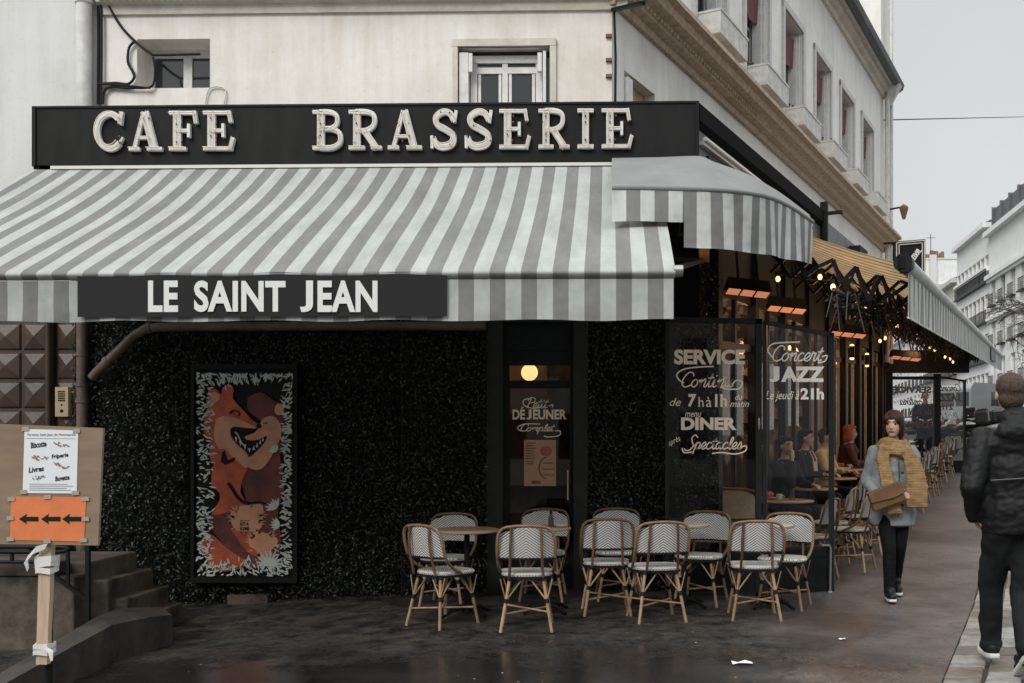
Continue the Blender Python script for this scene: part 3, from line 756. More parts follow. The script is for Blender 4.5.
# flag holder and rusted hooks at the corner
m_ = MB(); m_.bar(W(613, 10, 9.66), W(643, 3, 9.1), .05, .03); mk('bracket', m_, 'iron', cafe)
m_ = MB()
for y in (38, 62, 78): m_.box((C0.x-.06, YW-.03, fz(612, y)), (C0.x-.0, YW+.005, fz(612, y)+.03))
mks('hook', m_, 'rust', cafe)
m_ = MB(); m_.tube([(C0.x+.03, YW-.02, 4.6), (C0.x+.035, YW-.02, 5.2), (C0.x+.02, YW-.02, 5.66)], .012, 6); mk('corner_conduit', m_, 'iron', cafe)

# neighbour on the left
nb = thing('neighbouring_building', 'smooth pale grey plaster building left of the drainpipe with brown coffered door', 'building', (xL-2, YW, 0))
dx0, dx1 = fx(-60), fx(76)
wl = wall_holes(-14, xL, -.5, 9.6, [(dx0, dx1, -.5, 3.0)], .25)
for i, v in enumerate(wl.v): wl.v[i] = (v[0], v[1]+YW, v[2])
mk('wall', wl, 'plaster_left', nb)
# coffered door panels (pyramid bosses)
m_ = MB(); Yd = YW+.06; m_.box((dx0, Yd+.04, -.4), (dx1, Yd+.10, 3.0))
dr = mk('door', m_, 'brown_door', nb)
def pyramid(m_, x0, x1, z0, z1, Y, h):
    cx, cz = (x0+x1)/2, (z0+z1)/2; g = .012
    q = [(x0+g, Y, z0+g), (x1-g, Y, z0+g), (x1-g, Y, z1-g), (x0+g, Y, z1-g)]
    p = [(x0+g+.015, Y-.02, z0+g+.015), (x1-g-.015, Y-.02, z0+g+.015), (x1-g-.015, Y-.02, z1-g-.015), (x0+g+.015, Y-.02, z1-g-.015), (cx, Y-h, cz)]
    m_.add(q+p, [(0,1,5,4),(1,2,6,5),(2,3,7,6),(3,0,4,7),(4,5,8),(5,6,8),(6,7,8),(7,4,8)])
cols = [(fx(-44), fx(-19)), (fx(-14), fx(17)), (fx(17), fx(43)), (fx(51), fx(75))]
m_ = MB()
for (x0, x1) in cols:
    for k in range(10):
        z1 = fz(30, 321)-k*.288+.0; pyramid(m_, x0, x1, z1-.288, z1, Yd+.04, .045)
sub('boss_panels', m_, 'brown_door', dr)
m_ = MB(); m_.box((fx(43.5), Yd-.02, -.4), (fx(50), Yd+.05, 3)); m_.tube([(fx(46.5), Yd-.03, -.4), (fx(46.5), Yd-.03, 3)], .028, 10); sub('mullion', m_, 'brown_door', dr)
# intercom
ic = thing('intercom', 'beige metal intercom plate beside the brown coffered door', 'intercom', (fx(61), YW, 1.7))
x0, x1, z0, z1 = fx(54.5), fx(67.5), fz(60, 416.5), fz(60, 387)
m_ = MB(); m_.box((x0, Yd-.05, z0), (x1, Yd+.02, z1)); mk('plate', m_, 'brass', ic)
m_ = MB()
for i in range(4):
    for j in range(5): m_.box((x0+.03+i*.018, Yd-.056, z1-.05-j*.022), (x0+.042+i*.018, Yd-.049, z1-.038-j*.022))
mk('keypad', m_, 'binding_black', ic)
m_ = MB(); m_.ell(((x0+x1)/2, Yd-.05, z0+.055), (.018, .006, .018)); m_.ell(((x0+x1)/2, Yd-.05, z0+.115), (.010, .005, .010)); mk('camera_lens', m_, 'binding_black', ic)
# pipes
xp = fx(89.5); t_ = thing('drainpipe', 'thick pale painted downpipe between the two buildings above the sign', 'drainpipe', (fx(87), YW, 4.5))
m_ = MB(); xg = fx(89)
m_.tube([(xg, YW-.09, 4.5), (xg, YW-.09, 9.5)], .073, 16)
mk('pipe', m_, 'pipe_grey', t_)
m_ = MB(); m_.tube([(xg, YW-.09, fz(89, 8)), (xg, YW-.09, fz(89, 0)+.02)], .085, 16); m_.tube([(xg, YW-.09, fz(89, -28)), (xg, YW-.09, fz(89, -26))], .085, 16); mks('collar', m_, 'pipe_grey', t_)
t_ = thing('brown_pipe', 'brown vertical pipe with a slanting branch beside the leafy wall', 'pipe', (xp, YW-.2, 0))
Yp = YW-.14
m_ = MB(); m_.tube([(xp, Yp, -.1), (xp, Yp, 3.3)], .05, 14); mk('pipe', m_, 'pipe_brown', t_)
m_ = MB()
P = [FW(92, 378, Yp-.05), FW(98, 371, Yp-.06), FW(134, 336, Yp-.06), FW(146, 328.5, Yp-.06), FW(160, 327, Yp-.06), FW(330, 326, Yp-.06), FW(486, 326, Yp-.06)]
m_.tube(P, .045, 12); mk('branch', m_, 'pipe_brown', t_)
m_ = MB()
for y in (356, 386, 402): z = fz(89, y); m_.tube([(xp, Yp, z-.015), (xp, Yp, z+.015)], .06, 14)
for (q, r) in (((106, 363), (109, 360)), ((147, 328.3), (151, 328))): m_.tube([FW(*q, Yp-.06), FW(*r, Yp-.06)], .054, 12)
mks('collar', m_, 'pipe_brown', t_)
# cables at the upper left
cb = MB()
def pxpath(pts, Y): return smooth_path([FW(a, b, Y) for a, b in pts], 5)
cb.tube(pxpath([(98, -10), (98.5, 40), (98, 104)], YW-.03), .015, 6)
cb.tube(pxpath([(100, -10), (101.5, 30), (101, 104)], YW-.04), .014, 6)
cb.tube(pxpath([(106, 0), (120, 25), (137, 43), (150, 53), (158, 55), (200, 54)], YW-.03), .013, 6)
cb.tube(pxpath([(99, 84), (115, 83), (128, 84), (134, 78), (133, 72), (128, 62), (129, 48), (134, 42)], YW-.03), .014, 6)
cb.tube(pxpath([(103, 104), (104, 92), (110, 87), (125, 88), (136, 88), (152, 86), (155, 70), (153, 57)], YW-.035), .012, 6)
cb.tube(pxpath([(98, 84), (118, 85), (130, 86), (150, 88)], YW-.045), .010, 6)
tag(mk('cables', cb, 'cable_black'), 'loose dark cables running across the plaster around the small recessed window', 'cable')
cb = MB(); cb.tube(pxpath([(205, 104), (210, 88), (225, 89), (224, 104)], YW-.02), .007, 5)
tag(mk('wire', cb, 'pipe_grey'), 'thin pale wire loop below the small recessed window', 'cable')
# tall neighbour beyond the far end, drainpipe and gutter head
nf = thing('far_neighbour', 'tall pale building rising behind the gutter at the far end of the side facade', 'building', BF(sE+.7, 0, 0), bth)
m_ = MB(); m_.box((0-.65, .05, 0), (.6, 10, 17)); mk('wall', m_, 'plaster_side', nf, True)
t_ = thing('side_drainpipe', 'slim grey downpipe with a hopper head at the end of the gutter', 'drainpipe', BF(sE-.12, .1, 0), bth)
m_ = MB(); m_.tube([(0, -.02, 3.3), (0, -.02, 9.0), (.05, -.1, 9.25)], .055, 10); m_.tube([(.42, -.02, 3.3), (.42, -.02, 16)], .045, 10); mk('pipe', m_, 'pipe_grey', t_, True)
m_ = MB(); m_.add([(-.1,-.30,9.26),(.15,-.30,9.26),(.15,.0,9.26),(-.1,.0,9.26),(.02,-.1,8.85),(.06,-.1,8.85),(.06,-.06,8.85),(.02,-.06,8.85)], [(0,1,5,4),(1,2,6,5),(2,3,7,6),(3,0,4,7),(7,6,5,4)]); mk('hopper', m_, 'pipe_grey', t_, True)
wl_ = thing('wall_lantern', 'small rusty wall lantern on a bracket at the end of the side facade', 'lamp', BF(sE-.1, .1, 6.6), bth)
m_ = MB(); m_.tube([(0, 0, 0), (.0, -.35, .03)], .02, 6); mk('bracket', m_, 'iron', wl_, True)
m_ = MB(); m_.lathe([(.02, .08), (.10, .02), (.095, -.03), (.04, -.22), (.02, -.24)], 6, (0, -.36, 0), False); mk('shade', m_, 'rust', wl_, True)

# ------------------------------------------------------------------ the cafe ground floor
gf = thing('cafe_ground_floor', 'dark cafe ground floor with its lit room behind glass at the corner', 'building', (C0.x, YW, 0))
m_ = MB()   # flat roof over the ground floor extension along the side
P = [Vector((C0.x-.2, YW-.01, 0)), Vector((C0.x-.2, 9.45, 0)), BF((9.45-C0.y+.8*abs(bo.y))/bd.y, .80, 0), BF(13.5, .80, 0), BF(13.5, -.02, 0), BF(0, -.02, 0)]
for z0_, z1_ in ((4.0, 4.56),):
    n = len(P); m_.add([Vector((p.x, p.y, z0_)) for p in P]+[Vector((p.x, p.y, z1_)) for p in P], [tuple(range(n-1,-1,-1)), tuple(range(n, 2*n))]+[(i, (i+1) % n, n+(i+1) % n, n+i) for i in range(n)])
mk('flat_roof', m_, 'zinc', gf)
m_ = MB(); m_.add([Vector((p.x, p.y, 3.96)) for p in P]+[Vector((p.x, p.y, 3.996)) for p in P], [tuple(range(n-1,-1,-1)), tuple(range(n, 2*n))]+[(i, (i+1) % n, n+(i+1) % n, n+i) for i in range(n)]); mk('soffit', m_, 'black_paint', gf)  # black sheet added so the lamp-lit roof underside stays dark
# side glazing along k = 3.29, posts and rails
K = 3.29; d0, d1 = 10.25, 22.4
m_ = MB()
def kz(d): return gz(0, AF(K, d, 0).y)
nb_ = 9
posts = ylin(d0, d1, nb_)
for i, d in enumerate(posts):
    a = AF(K, d, kz(d)-.1); m1 = MB(); m1.bar(a, Vector((a.x, a.y, 4.0)), .10, .12, bd); mk('post', m1, 'black_paint', gf)
for i in range(nb_):
    a, b = posts[i]+.05, posts[i+1]-.05
    for (z0_, z1_) in ((0, .55), (2.35, 2.43), (3.0, 4.0)):
        P = [AF(K, a, kz(a)+z0_ if z0_ < 2.9 else 3.0+.04*(a-10)), AF(K, b, kz(b)+z0_ if z0_ < 2.9 else 3.0+.04*(b-10))]
        Q = [AF(K, a, kz(a)+z1_ if z1_ < 2.9 else 4.0), AF(K, b, kz(b)+z1_ if z1_ < 2.9 else 4.0)]
        in_ = bo*-.05
        m_.add([P[0], P[1], Q[1], Q[0], P[0]+in_, P[1]+in_, Q[1]+in_, Q[0]+in_], [(0,1,2,3),(7,6,5,4),(3,2,6,7),(0,4,5,1)])
    mid = (a+b)/2; p = AF(K, mid, kz(mid)+.5); m_.bar(p-bo*.02, Vector((p.x, p.y, 3.2))-bo*.02, .045, .05, bd)
mk('glazing_bars', m_, 'black_paint', gf)
m_ = MB(); a = AF(K+.03, d0, 0); b = AF(K+.03, d1, 0); m_.quad(Vector((a.x, a.y, .5)), Vector((b.x, b.y, .5)), Vector((b.x, b.y, 4)), Vector((a.x, a.y, 4))); mk('side_glass', m_, 'glass_clear', gf)
# interior
m_ = MB(); fbx = (FW(664, 270, 9.5).x, FW(699, 270, 9.5).x); m_.box((fbx[0], 9.5, FW(680, 318, 9.5).z), (fbx[1], 9.68, 3.95)); mk('corner_pier', m_, 'cap_black', gf)
m_ = MB()
for (P) in ([AF(K+3.2, 9.9, 0), AF(K+3.2, 23, 0)], [Vector((-3.2, 13.5, 0)), AF(K+3.2, 15.0, 0)], [Vector((-3.2, YW+.34, 0)), Vector((-3.2, 13.5, 0))], [AF(K+.05, 22.9, 0), AF(K+3.2, 22.9, 0)]):
    a, b = P
    m_.quad(Vector((a.x, a.y, -.2)), Vector((b.x, b.y, -.2)), Vector((b.x, b.y, 4)), Vector((a.x, a.y, 4)))
mk('inner_wall', m_, 'inner_wall', gf)
m_ = MB(); P = [Vector((-3.3, YW+.33, 3.6)), Vector((AF(K, 9.9, 0).x, 9.95, 3.6)), Vector((*AF(K+.06, 22.4, 0).xy, 3.6)), Vector((*AF(K+3.3, 23, 0).xy, 3.6)), Vector((-3.3, 14, 3.6))]; m_.add(P, [tuple(range(5))])
mk('ceiling', m_, 'soffit_brown', gf)
m_ = MB(); m_.add([Vector((p.x, p.y, .01 if p.y < 11 else .01)) for p in P], [tuple(range(5))]); mk('floor', m_, 'inner_floor', gf)
# shelves with bottles seen through the side glazing
for j, d in enumerate((11.2, 13.2, 15.2, 17.2, 19.2, 21.0)):
    t_ = thing('bottle_shelf', f'lit shelf of bottles inside the cafe, {["nearest","second","third","fourth","fifth","farthest"][j]} behind the side glazing', 'shelf', AF(K+1.6, d, kz(d)), ath, 'shelves of bottles inside the cafe')
    m_ = MB()
    for z in (.0, .9, 1.3, 1.7, 2.1): m_.box((-.7, 0, z), (.7, .3, z+.03))
    m_.box((-.72, 0, 0), (-.7, .3, 2.3)); m_.box((.7, 0, 0), (.72, .3, 2.3)); m_.box((-.7, .3, 0), (.7, .32, 2.3)); mk('rack', m_, 'inner_wall', t_, True)
    m_ = MB(); rr = random.Random(j)
    for z in (.93, 1.33, 1.73, 2.13):
        x = -.62
        while x < .62:
            h = rr.uniform(.16, .3); m_.lathe([(.03, 0), (.03, h*.6), (.012, h*.75), (.012, h)], 8, (x, .12, z)); x += rr.uniform(.075, .12)
    b_ = mk('bottles', m_, 'bottle_mix', t_, True); b_['kind'] = 'stuff'

# cafe door
cd = thing('cafe_door', 'dark green cafe door with transom, white lettering and a tan menu sheet', 'door', (fx(539), YW, 0))
m_ = MB()
def fbox(mb, px0, px1, py0, py1, Ya, Yb):      # pixel-measured box on a frontal plane
    cx = (px0+px1)/2; a = FW(px0, (py0+py1)/2, Ya).x; b = FW(px1, (py0+py1)/2, Ya).x
    mb.box((a, Ya, FW(cx, py1, Ya).z), (b, Yb, FW(cx, py0, Ya).z))
fbox(m_, 486.5, 502.5, 300, 606, YW-.10, YW+.05); fbox(m_, 573.5, 587.5, 300, 606, YW-.10, YW+.05); fbox(m_, 502.5, 573.5, 300, 322, YW-.06, YW+.05)
mk('surround', m_, 'dark_green_trim', cd)
m_ = MB(); fbox(m_, 502.5, 573.5, 322, 358, YW+.02, YW+.06); fbox(m_, 506, 570, 326, 350, YW+.005, YW+.03); mk('head_panel', m_, 'dark_green_paint', cd)
m_ = MB()
for (a, b, c_, d_) in ((502.5, 509.5, 358, 606), (570, 573.5, 358, 606), (509.5, 570, 358, 365), (509.5, 570, 380.5, 388), (509.5, 570, 560, 602)): fbox(m_, a, b, c_, d_, YW, YW+.06)
mk('leaf_frame', m_, 'dark_green_paint', cd)
m_ = MB(); fbox(m_, 509, 570.5, 388, 560, YW+.03, YW+.036); gl = mk('glass', m_, 'glass_dark', cd)
m_ = MB(); fbox(m_, 509, 570.5, 365, 380.5, YW+.03, YW+.036); mk('transom_glass', m_, 'glass_clear', cd)
Xd = lambda a, b, y: FW(a, b, YW+.025+y)
m_ = MB()
put_text(m_, 'DE', Xd, 512.5, 419.5, 525, 409.5, 0, bold=.035); put_text(m_, 'J', Xd, 526.5, 419.5, 531.5, 409.5, 0, bold=.035); put_text(m_, 'EUNER', Xd, 533, 419.5, 566.5, 409.5, 0, bold=.035); m_.ribbon([(521, 408.6), (523.5, 407)], 1.2, 0, 0, Xd)
put_cursive(m_, 'Petit', Xd, 527, 408, 549, 397.5, .9, -.001)
swash(m_, [(549, 406), (553, 404.5), (552, 407.5)], Xd, .9, -.002); swash(m_, [(541, 407), (533, 408.5), (524, 405), (524, 400), (530, 398.5)], Xd, 1.0, -.003)
put_cursive(m_, 'Complet', Xd, 521, 434, 555, 424, .9, -.001)
swash(m_, [(540, 424), (525, 424), (518, 427), (519, 430), (523, 431)], Xd, 1.0, -.002); swash(m_, [(555, 431), (560, 431), (559, 435.5), (548, 437), (544, 436)], Xd, 1.0, -.003)
mk('lettering', m_, 'glass_print', cd)
m_ = MB(); fbox(m_, 524, 556, 440, 486, YW+.015, YW+.02); ms = mk('menu_sheet', m_, 'menu_tan', cd)
m_ = MB(); Xm = lambda a, b, y: FW(a, b, YW+.012+y)
for k in range(9): m_.ribbon([(526, 443+k*2.6), (526+random.Random(k).uniform(7, 10), 443+k*2.6)], .9, 0, 0, Xm)
m_.ribbon(arc(548, 468, 9, 11, 100, 260, 10), 1.0, -.001, -.001, Xm)
for k in range(3): m_.ribbon([(543, 463+k*6), (553, 463+k*6)], .9, 0, 0, Xm)
put_text(m_, 'MENU', Xm, 532, 484, 541, 480.5, 0, bold=.04)
sub('print', m_, 'glass_print_brown', ms)
m_ = MB(); m_.ell(FW(546, 451, YW+.01), (.055, .004, .05), 12, 8); sub('picture', m_, 'fruit_red', ms)
m_ = MB(); m_.tube([FW(568, 470, YW-.04), FW(568, 500, YW-.04)], .010, 8); mk('handle', m_, 'brass', cd)
gl_ = tag(mk('globe_lamp', (lambda m: (m.ell(W(529.5, 372.5, 11.0), .092, 20, 14), m)[1])(MB()), 'lamp_globe'), 'glowing round lamp seen through the window above the cafe door', 'lamp')

# ------------------------------------------------------------------ leafy walls
def leaves(n, sampler, size, rnd):
    mb = MB()
    for i in range(n):
        p, nrm = sampler(rnd); s = size*rnd.uniform(.6, 1.3)
        t = Vector((rnd.gauss(0, 1), rnd.gauss(0, 1), rnd.gauss(0, 1)))
        nn = (nrm + t*.55).normalized(); u = nn.cross(Vector((rnd.gauss(0,1), rnd.gauss(0,1), rnd.gauss(0,1)))).normalized(); v = nn.cross(u)
        mb.add([p-u*s, p-v*s*.45, p+u*s, p+v*s*.45], [(0,1,2,3)])
    return mb
def leafy_wall(name, label, a, b, z0, z1, nrm, n, seed, bulge=.06, skip=None):
    t_ = thing(name, label, 'plant wall', ((a.x+b.x)/2, (a.y+b.y)/2, 0))
    nrm = Vector(nrm); m_ = MB(); off = nrm*.02
    m_.add([Vector((*(a+off).xy, z0)), Vector((*(b+off).xy, z0)), Vector((*(b+off).xy, z1)), Vector((*(a+off).xy, z1)), Vector((*a.xy, z0)), Vector((*b.xy, z0)), Vector((*b.xy, z1)), Vector((*a.xy, z1))], [(0,1,2,3),(7,6,5,4),(0,4,5,1),(1,5,6,2),(2,6,7,3),(3,7,4,0)])
    mk('backing', m_, 'wall_leaf_back', t_)
    def smp(r):
        while True:
            u = r.random(); z = r.uniform(z0, z1); p = a+(b-a)*u
            if skip and skip(p.x, z): continue
            bu = .5+.5*noise.noise(Vector((p.x*1.7+p.y, z*1.7, seed)))
            return Vector((p.x, p.y, z))+nrm*(.03+bulge*bu+r.uniform(0, .035)), nrm
    o = mk('foliage', leaves(n, smp, .0185, random.Random(seed)), 'wall_leaf', t_); o['kind'] = 'stuff'
    return t_
hx0, hx1 = fx(77), fx(489)
pz = lambda y: fz(245, y)
psk = lambda x, z: (fx(192) < x < fx(295)) and (pz(575) < z < pz(368))
leafy_wall('leafy_wall', 'wide wall covered in dark artificial leaves behind the fox picture', Vector((hx0, YW-.01, 0)), Vector((fx(401), YW-.01, 0)), -.25, 3.15, (0, -1, 0), 26000, 1, skip=psk)
leafy_wall('leafy_wall', 'narrow stretch of dark leafy wall just left of the cafe door', Vector((fx(403), YW-.06, 0)), Vector((hx1, YW-.06, 0)), -.15, 3.15, (0, -1, 0), 8000, 2)
leafy_wall('leafy_wall', 'dark leafy pier between the cafe door and the lettered glass screen', Vector((fx(588), YW-.02, 0)), Vector((fx(665), YW-.02, 0)), -.1, 3.15, (0, -1, 0), 7400, 3)
leafy_wall('leafy_wall', 'leafy return seen through the lettered glass screen', FW(666, 450, YW-.0), AF(K+.02, 10.25, 0), 0, 3.3, tuple(bo), 3000, 4)

# ------------------------------------------------------------------ fox picture (coordinates traced as flat paint)
pic = thing('mural_panel', 'framed painting of a red fox ringed by pale leaves on the leafy wall', 'painting', (fx(245), YW-.1, 0))
PX = lambda a, b, y=0.: FW(180+a/2.577, 355+b/2.577, YW-.16+y)
m_ = MB()
for (a, b, c_, d_) in ((190.5, 194, 364, 583), (293.5, 297, 364, 583), (194, 293.5, 364, 369), (194, 293.5, 577.5, 583)): fbox(m_, a, b, c_, d_, YW-.175, YW-.08)
mk('frame', m_, 'black_paint', pic)
m_ = MB(); fbox(m_, 194, 293.5, 369, 577.5, YW-.14, YW-.10)
mat('paint_black', (.008, .007, .007), .5); mat('paint_red', (.40, .068, .022), .55, var=.35, scale=7); mat('paint_red_dark', (.115, .020, .012), .55, var=.5, scale=5)
mat('paint_peach', (.50, .24, .13), .55, var=.2, scale=6); mat('paint_white', (.44, .47, .42), .55, var=.1)
mk('panel', m_, 'paint_black', pic)
def poly(name, pts, m, lay, sm=True):
    mb = MB(); P = [Vector((a, b, 0)) for a, b in pts]
    if sm: P = smooth_path(P+[P[0]], 4)[:-1]
    mb.add([PX(p.x, p.y, -lay*.0015) for p in P], [tuple(range(len(P)))]); return mk(name, mb, m, pic)
def T1(*q): return [(25.8+.415*a, 25.8+.415*b) for a, b in q]
def T2(*q): return [(25.8+.434*a, 296.4+.434*b) for a, b in q]
poly('brown_fox', T1((360, 200), (440, 170), (520, 220), (560, 240), (600, 300), (600, 420), (560, 560), (570, 700), (400, 760), (300, 640), (330, 560), (420, 500), (480, 420), (430, 340), (360, 280)), 'paint_red_dark', 1)
poly('brown_fox', T2((300, 60), (480, 20), (560, 90), (520, 260), (540, 420), (500, 560), (400, 580), (300, 540), (200, 440), (120, 340), (110, 270), (240, 240), (330, 190)), 'paint_red_dark', 1.4)
poly('fox_ear', T1((545, 240), (575, 245), (582, 285), (560, 312), (530, 300), (526, 265)), 'paint_peach', 2)
poly('fox_body', T1((110, 190), (120, 150), (160, 150), (192, 180), (205, 140), (240, 118), (270, 150), (268, 210), (330, 280), (380, 335), (425, 372), (405, 395), (330, 400), (280, 470), (300, 560), (330, 620), (300, 760), (140, 760), (150, 640), (120, 560), (130, 470), (90, 430), (88, 330), (110, 260)), 'paint_red', 3)
poly('fox_body', T2((130, -20), (330, -20), (310, 60), (300, 130), (330, 190), (310, 215), (240, 245), (130, 265), (175, 180), (170, 130), (130, 90)), 'paint_red', 3.4)
poly('fox_body', T2((90, 370), (140, 390), (240, 480), (335, 545), (280, 590), (150, 600), (90, 520), (70, 440)), 'paint_red', 3.6)
poly('fox_tail', T2((240, 345), (300, 360), (370, 380), (420, 440), (410, 500), (370, 505), (310, 450)), 'paint_red', 3.8)
poly('fox_cheek', T1((160, 340), (210, 315), (300, 335), (390, 378), (405, 392), (330, 388), (270, 382), (250, 410), (262, 460), (300, 500), (345, 540), (370, 590), (350, 640), (300, 600), (255, 560), (215, 520), (180, 520), (150, 450)), 'paint_peach', 4.5)
poly('ear_inside', T1((125, 185), (150, 165), (185, 190), (170, 225), (135, 235)), 'paint_peach', 4.2)
poly('muzzle', T1((430, 385), (445, 345), (480, 320), (520, 320), (550, 350), (568, 400), (555, 470), (520, 540), (480, 610), (430, 650), (370, 640), (340, 600), (385, 560), (430, 520), (470, 470), (475, 440), (420, 465), (360, 465), (340, 445), (400, 420)), 'paint_peach', 5)
poly('mouth', T1((250, 395), (275, 385), (330, 390), (400, 398), (380, 420), (340, 440), (355, 465), (420, 468), (470, 445), (460, 480), (420, 520), (380, 565), (340, 530), (290, 485), (255, 440)), 'paint_black', 6)
poly('nose', T1((412, 372), (432, 362), (445, 378), (435, 392), (415, 390)), 'paint_black', 7)
poly('tail_dark', T1((190, 600), (200, 540), (215, 530), (235, 590), (285, 570), (270, 600), (220, 620)), 'paint_black', 5.5, False)
m_ = MB()
for (x, y, w_, h_) in ((285, 465, 16, 34), (312, 488, 16, 34), (340, 510, 18, 34), (368, 530, 18, 26), (395, 512, 16, -30), (415, 495, 15, -30), (435, 475, 14, -30), (452, 460, 13, -24)):
    q = T1((x-w_/2, y-h_/2), (x+w_/2, y-h_/2), (x+2, y+h_/2)); m_.add([PX(a, b, -.0125) for a, b in q], [(0,1,2)])
mk('teeth', m_, 'paint_white', pic)
m_ = MB()
def stroke(pts, w_, lay=-.0118):
    q = smooth_path([Vector((a, b, 0)) for a, b in pts], 4); m_.ribbon([(v.x, v.y) for v in q], w_, lay, lay, lambda a, b, y: PX(a, b, y))
stroke(T1((245, 300), (265, 282), (290, 285), (308, 300), (298, 318)), 3.2); stroke(T1((250, 305), (262, 292), (275, 290)), 2.4); stroke(T1((455, 365), (468, 358), (480, 366)), 2.2, -.0128)
stroke(T2((225, 75), (250, 110), (275, 150), (310, 185), (350, 200)), 9); stroke(T2((345, 200), (400, 190), (450, 200)), 5)
mks('brow_line', m_, 'paint_black', pic)
m_ = MB(); stroke(T1((280, 415), (300, 440), (318, 480), (345, 505)), 3, -.0128); mk('mouth_glint', m_, 'paint_white', pic)
poly('tail_tip', T2((240, 255), (300, 215), (370, 205), (430, 210), (432, 300), (415, 350), (340, 370), (270, 350), (245, 310)), 'paint_peach', 6.5)
poly('tail_end', T2((345, 400), (390, 365), (450, 375), (510, 400), (520, 430), (480, 480), (460, 530), (420, 530), (395, 480), (355, 450)), 'paint_peach', 6.7)
m_ = MB(); tf = random.Random(3)
for k in range(60):      # ragged fur along the light patches
    u = tf.random(); a = PI*2*u; cx, cy, rx, ry = ((337, 285, 92, 78) if k % 2 else (430, 440, 84, 78)); x = cx+rx*math.cos(a); y = cy+ry*math.sin(a); q = T2((x, y), (x+30*math.cos(a)+tf.uniform(-8, 8), y+24*math.sin(a)+tf.uniform(-8, 8))); dx, dy = q[1][0]-q[0][0], q[1][1]-q[0][1]; m_.add([PX(q[0][0]-dy*.25-dx*.6, q[0][1]+dx*.25-dy*.6, -.0113), PX(q[0][0]+dy*.25-dx*.6, q[0][1]-dx*.25-dy*.6, -.0113), PX(q[1][0], q[1][1], -.0113)], [(0,1,2)])
mk('fur', m_, 'paint_peach', pic)
m_ = MB(); Xp = lambda a, b, y: PX(a, b, -.0120+y)
put_text(m_, 'KITA', Xp, 155, 440, 178, 431, 0, bold=.03); put_text(m_, 'KIMI', Xp, 155, 452, 178, 443, 0, bold=.03)
m_.ribbon([(154, 427), (180, 427)], 1.5, 0, 0, Xp); m_.ribbon([(154, 456), (180, 456)], 1.5, 0, 0, Xp)
mk('signature', m_, 'paint_black', pic)
m_ = MB(); tr = random.Random(11)
def leaf2d(cx, cy, ang, ln, wd, lay):
    q = [(0, 0), (.35, .5), (.7, .38), (1, 0), (.7, -.38), (.35, -.5)]; P = []
    for (u, v) in q:
        x = u*ln; y = v*wd; P.append(PX(min(292, max(38, cx+x*math.cos(ang)-y*math.sin(ang))), min(571, max(40, cy+x*math.sin(ang)+y*math.cos(ang))), lay))
    m_.add(P, [tuple(range(6))])
def edge_pt(u):
    per = [(40, 45, 290, 45), (290, 45, 290, 570), (290, 570, 40, 570), (40, 570, 40, 45)]; L_ = [250, 525, 250, 525]; s = u*sum(L_)
    for (a, l) in zip(per, L_):
        if s <= l: return a[0]+(a[2]-a[0])*s/l, a[1]+(a[3]-a[1])*s/l
        s -= l
    return 40, 45
for k in range(760):
    x, y = edge_pt(tr.random()); cx, cy = 165, max(140, min(y, 470)); an = math.atan2(cy-y, cx-x)
    wdt = 30 if x < 100 or y > 500 else 16
    off = wdt*tr.random()**1.4*1.3; leaf2d(x+math.cos(an)*off, y+math.sin(an)*off, an+tr.uniform(-.9, .9), tr.uniform(8, 21), tr.uniform(2.6, 5.6), -.0132-.0002*(k % 7))
for (cx, cy, n_, ln, s0_) in ((232, 545, 9, 48, 200), (250, 395, 7, 34, 170), (258, 440, 6, 30, 150), (248, 250, 6, 28, 190)):
    for k in range(n_): leaf2d(cx, cy, math.radians(s0_+k*18), ln*tr.uniform(.7, 1), 7, -.0145-.0002*k)
lf = mk('leaf_border', m_, 'paint_white', pic)
m_ = MB(); a = FW(228, 595, YW-.14); m_.box((a.x, YW-.16, fz(245, 607)), (FW(268, 595, YW-.14).x, YW-.02, fz(245, 593)))
tag(mk('stone_block', m_, 'stone_step'), 'small pale stone block at the foot of the leafy wall below the fox picture', 'stone')

# ------------------------------------------------------------------ big sign over the awning
sg = thing('shop_sign', 'long black fascia sign with slab serif neon letters reading CAFE BRASSERIE', 'sign', (fx(366, 9.4), 9.4, 4.1))
sx0, sx1 = FW(33, 107, 9.4).x, FW(699, 102, 9.4).x; sz0, sz1 = 4.11, 4.66
m_ = MB(); m_.box((sx0, 9.4, sz0), (sx1-.005, 9.69, sz1)); mk('board', m_, 'sign_black', sg)
m_ = MB(); m_.box((sx0-.004, 9.385, sz0-.01), (sx0+.03, 9.41, sz1+.01)); m_.box((sx1-.03, 9.385, sz0-.01), (sx1+.0, 9.41, sz1+.01)); m_.box((sx0, 9.39, sz1-.008), (sx1, 9.7, sz1+.012)); mk('edge_trim', m_, 'black_paint', sg)
m_ = MB()
for px in (340, 497, 561): x = fx(px, 9.4); m_.box((x-.004, 9.397, sz0), (x+.004, 9.402, sz1))
mk('panel_joints', m_, 'black_paint', sg)
m_ = MB(); m_.box((FW(52, 165, 9.36).x, 9.33, sz0-.055), (FW(612, 160, 9.36).x, 9.40, sz0-.025)); mk('tube_light', m_, 'white_tube', sg)
m_ = MB(); m_.box((sx0+.02, 9.37, sz0-.085), (FW(612, 160, 9.36).x, 9.69, sz0-.058)); m_.box((sx0, 9.41, sz0-.10), (sx0+.05, 9.69, sz0)); mk('awning_housing', m_, 'black_paint', sg)
LET = [('C',95,126),('A',130,165),('F',170,199),('E',204,236),('B',313,343),('R',349,384),('A',388,424),('S',430,458),('S',464,493),('E',499,531),('R',538,571),('I',577,595),('E',601,633)]
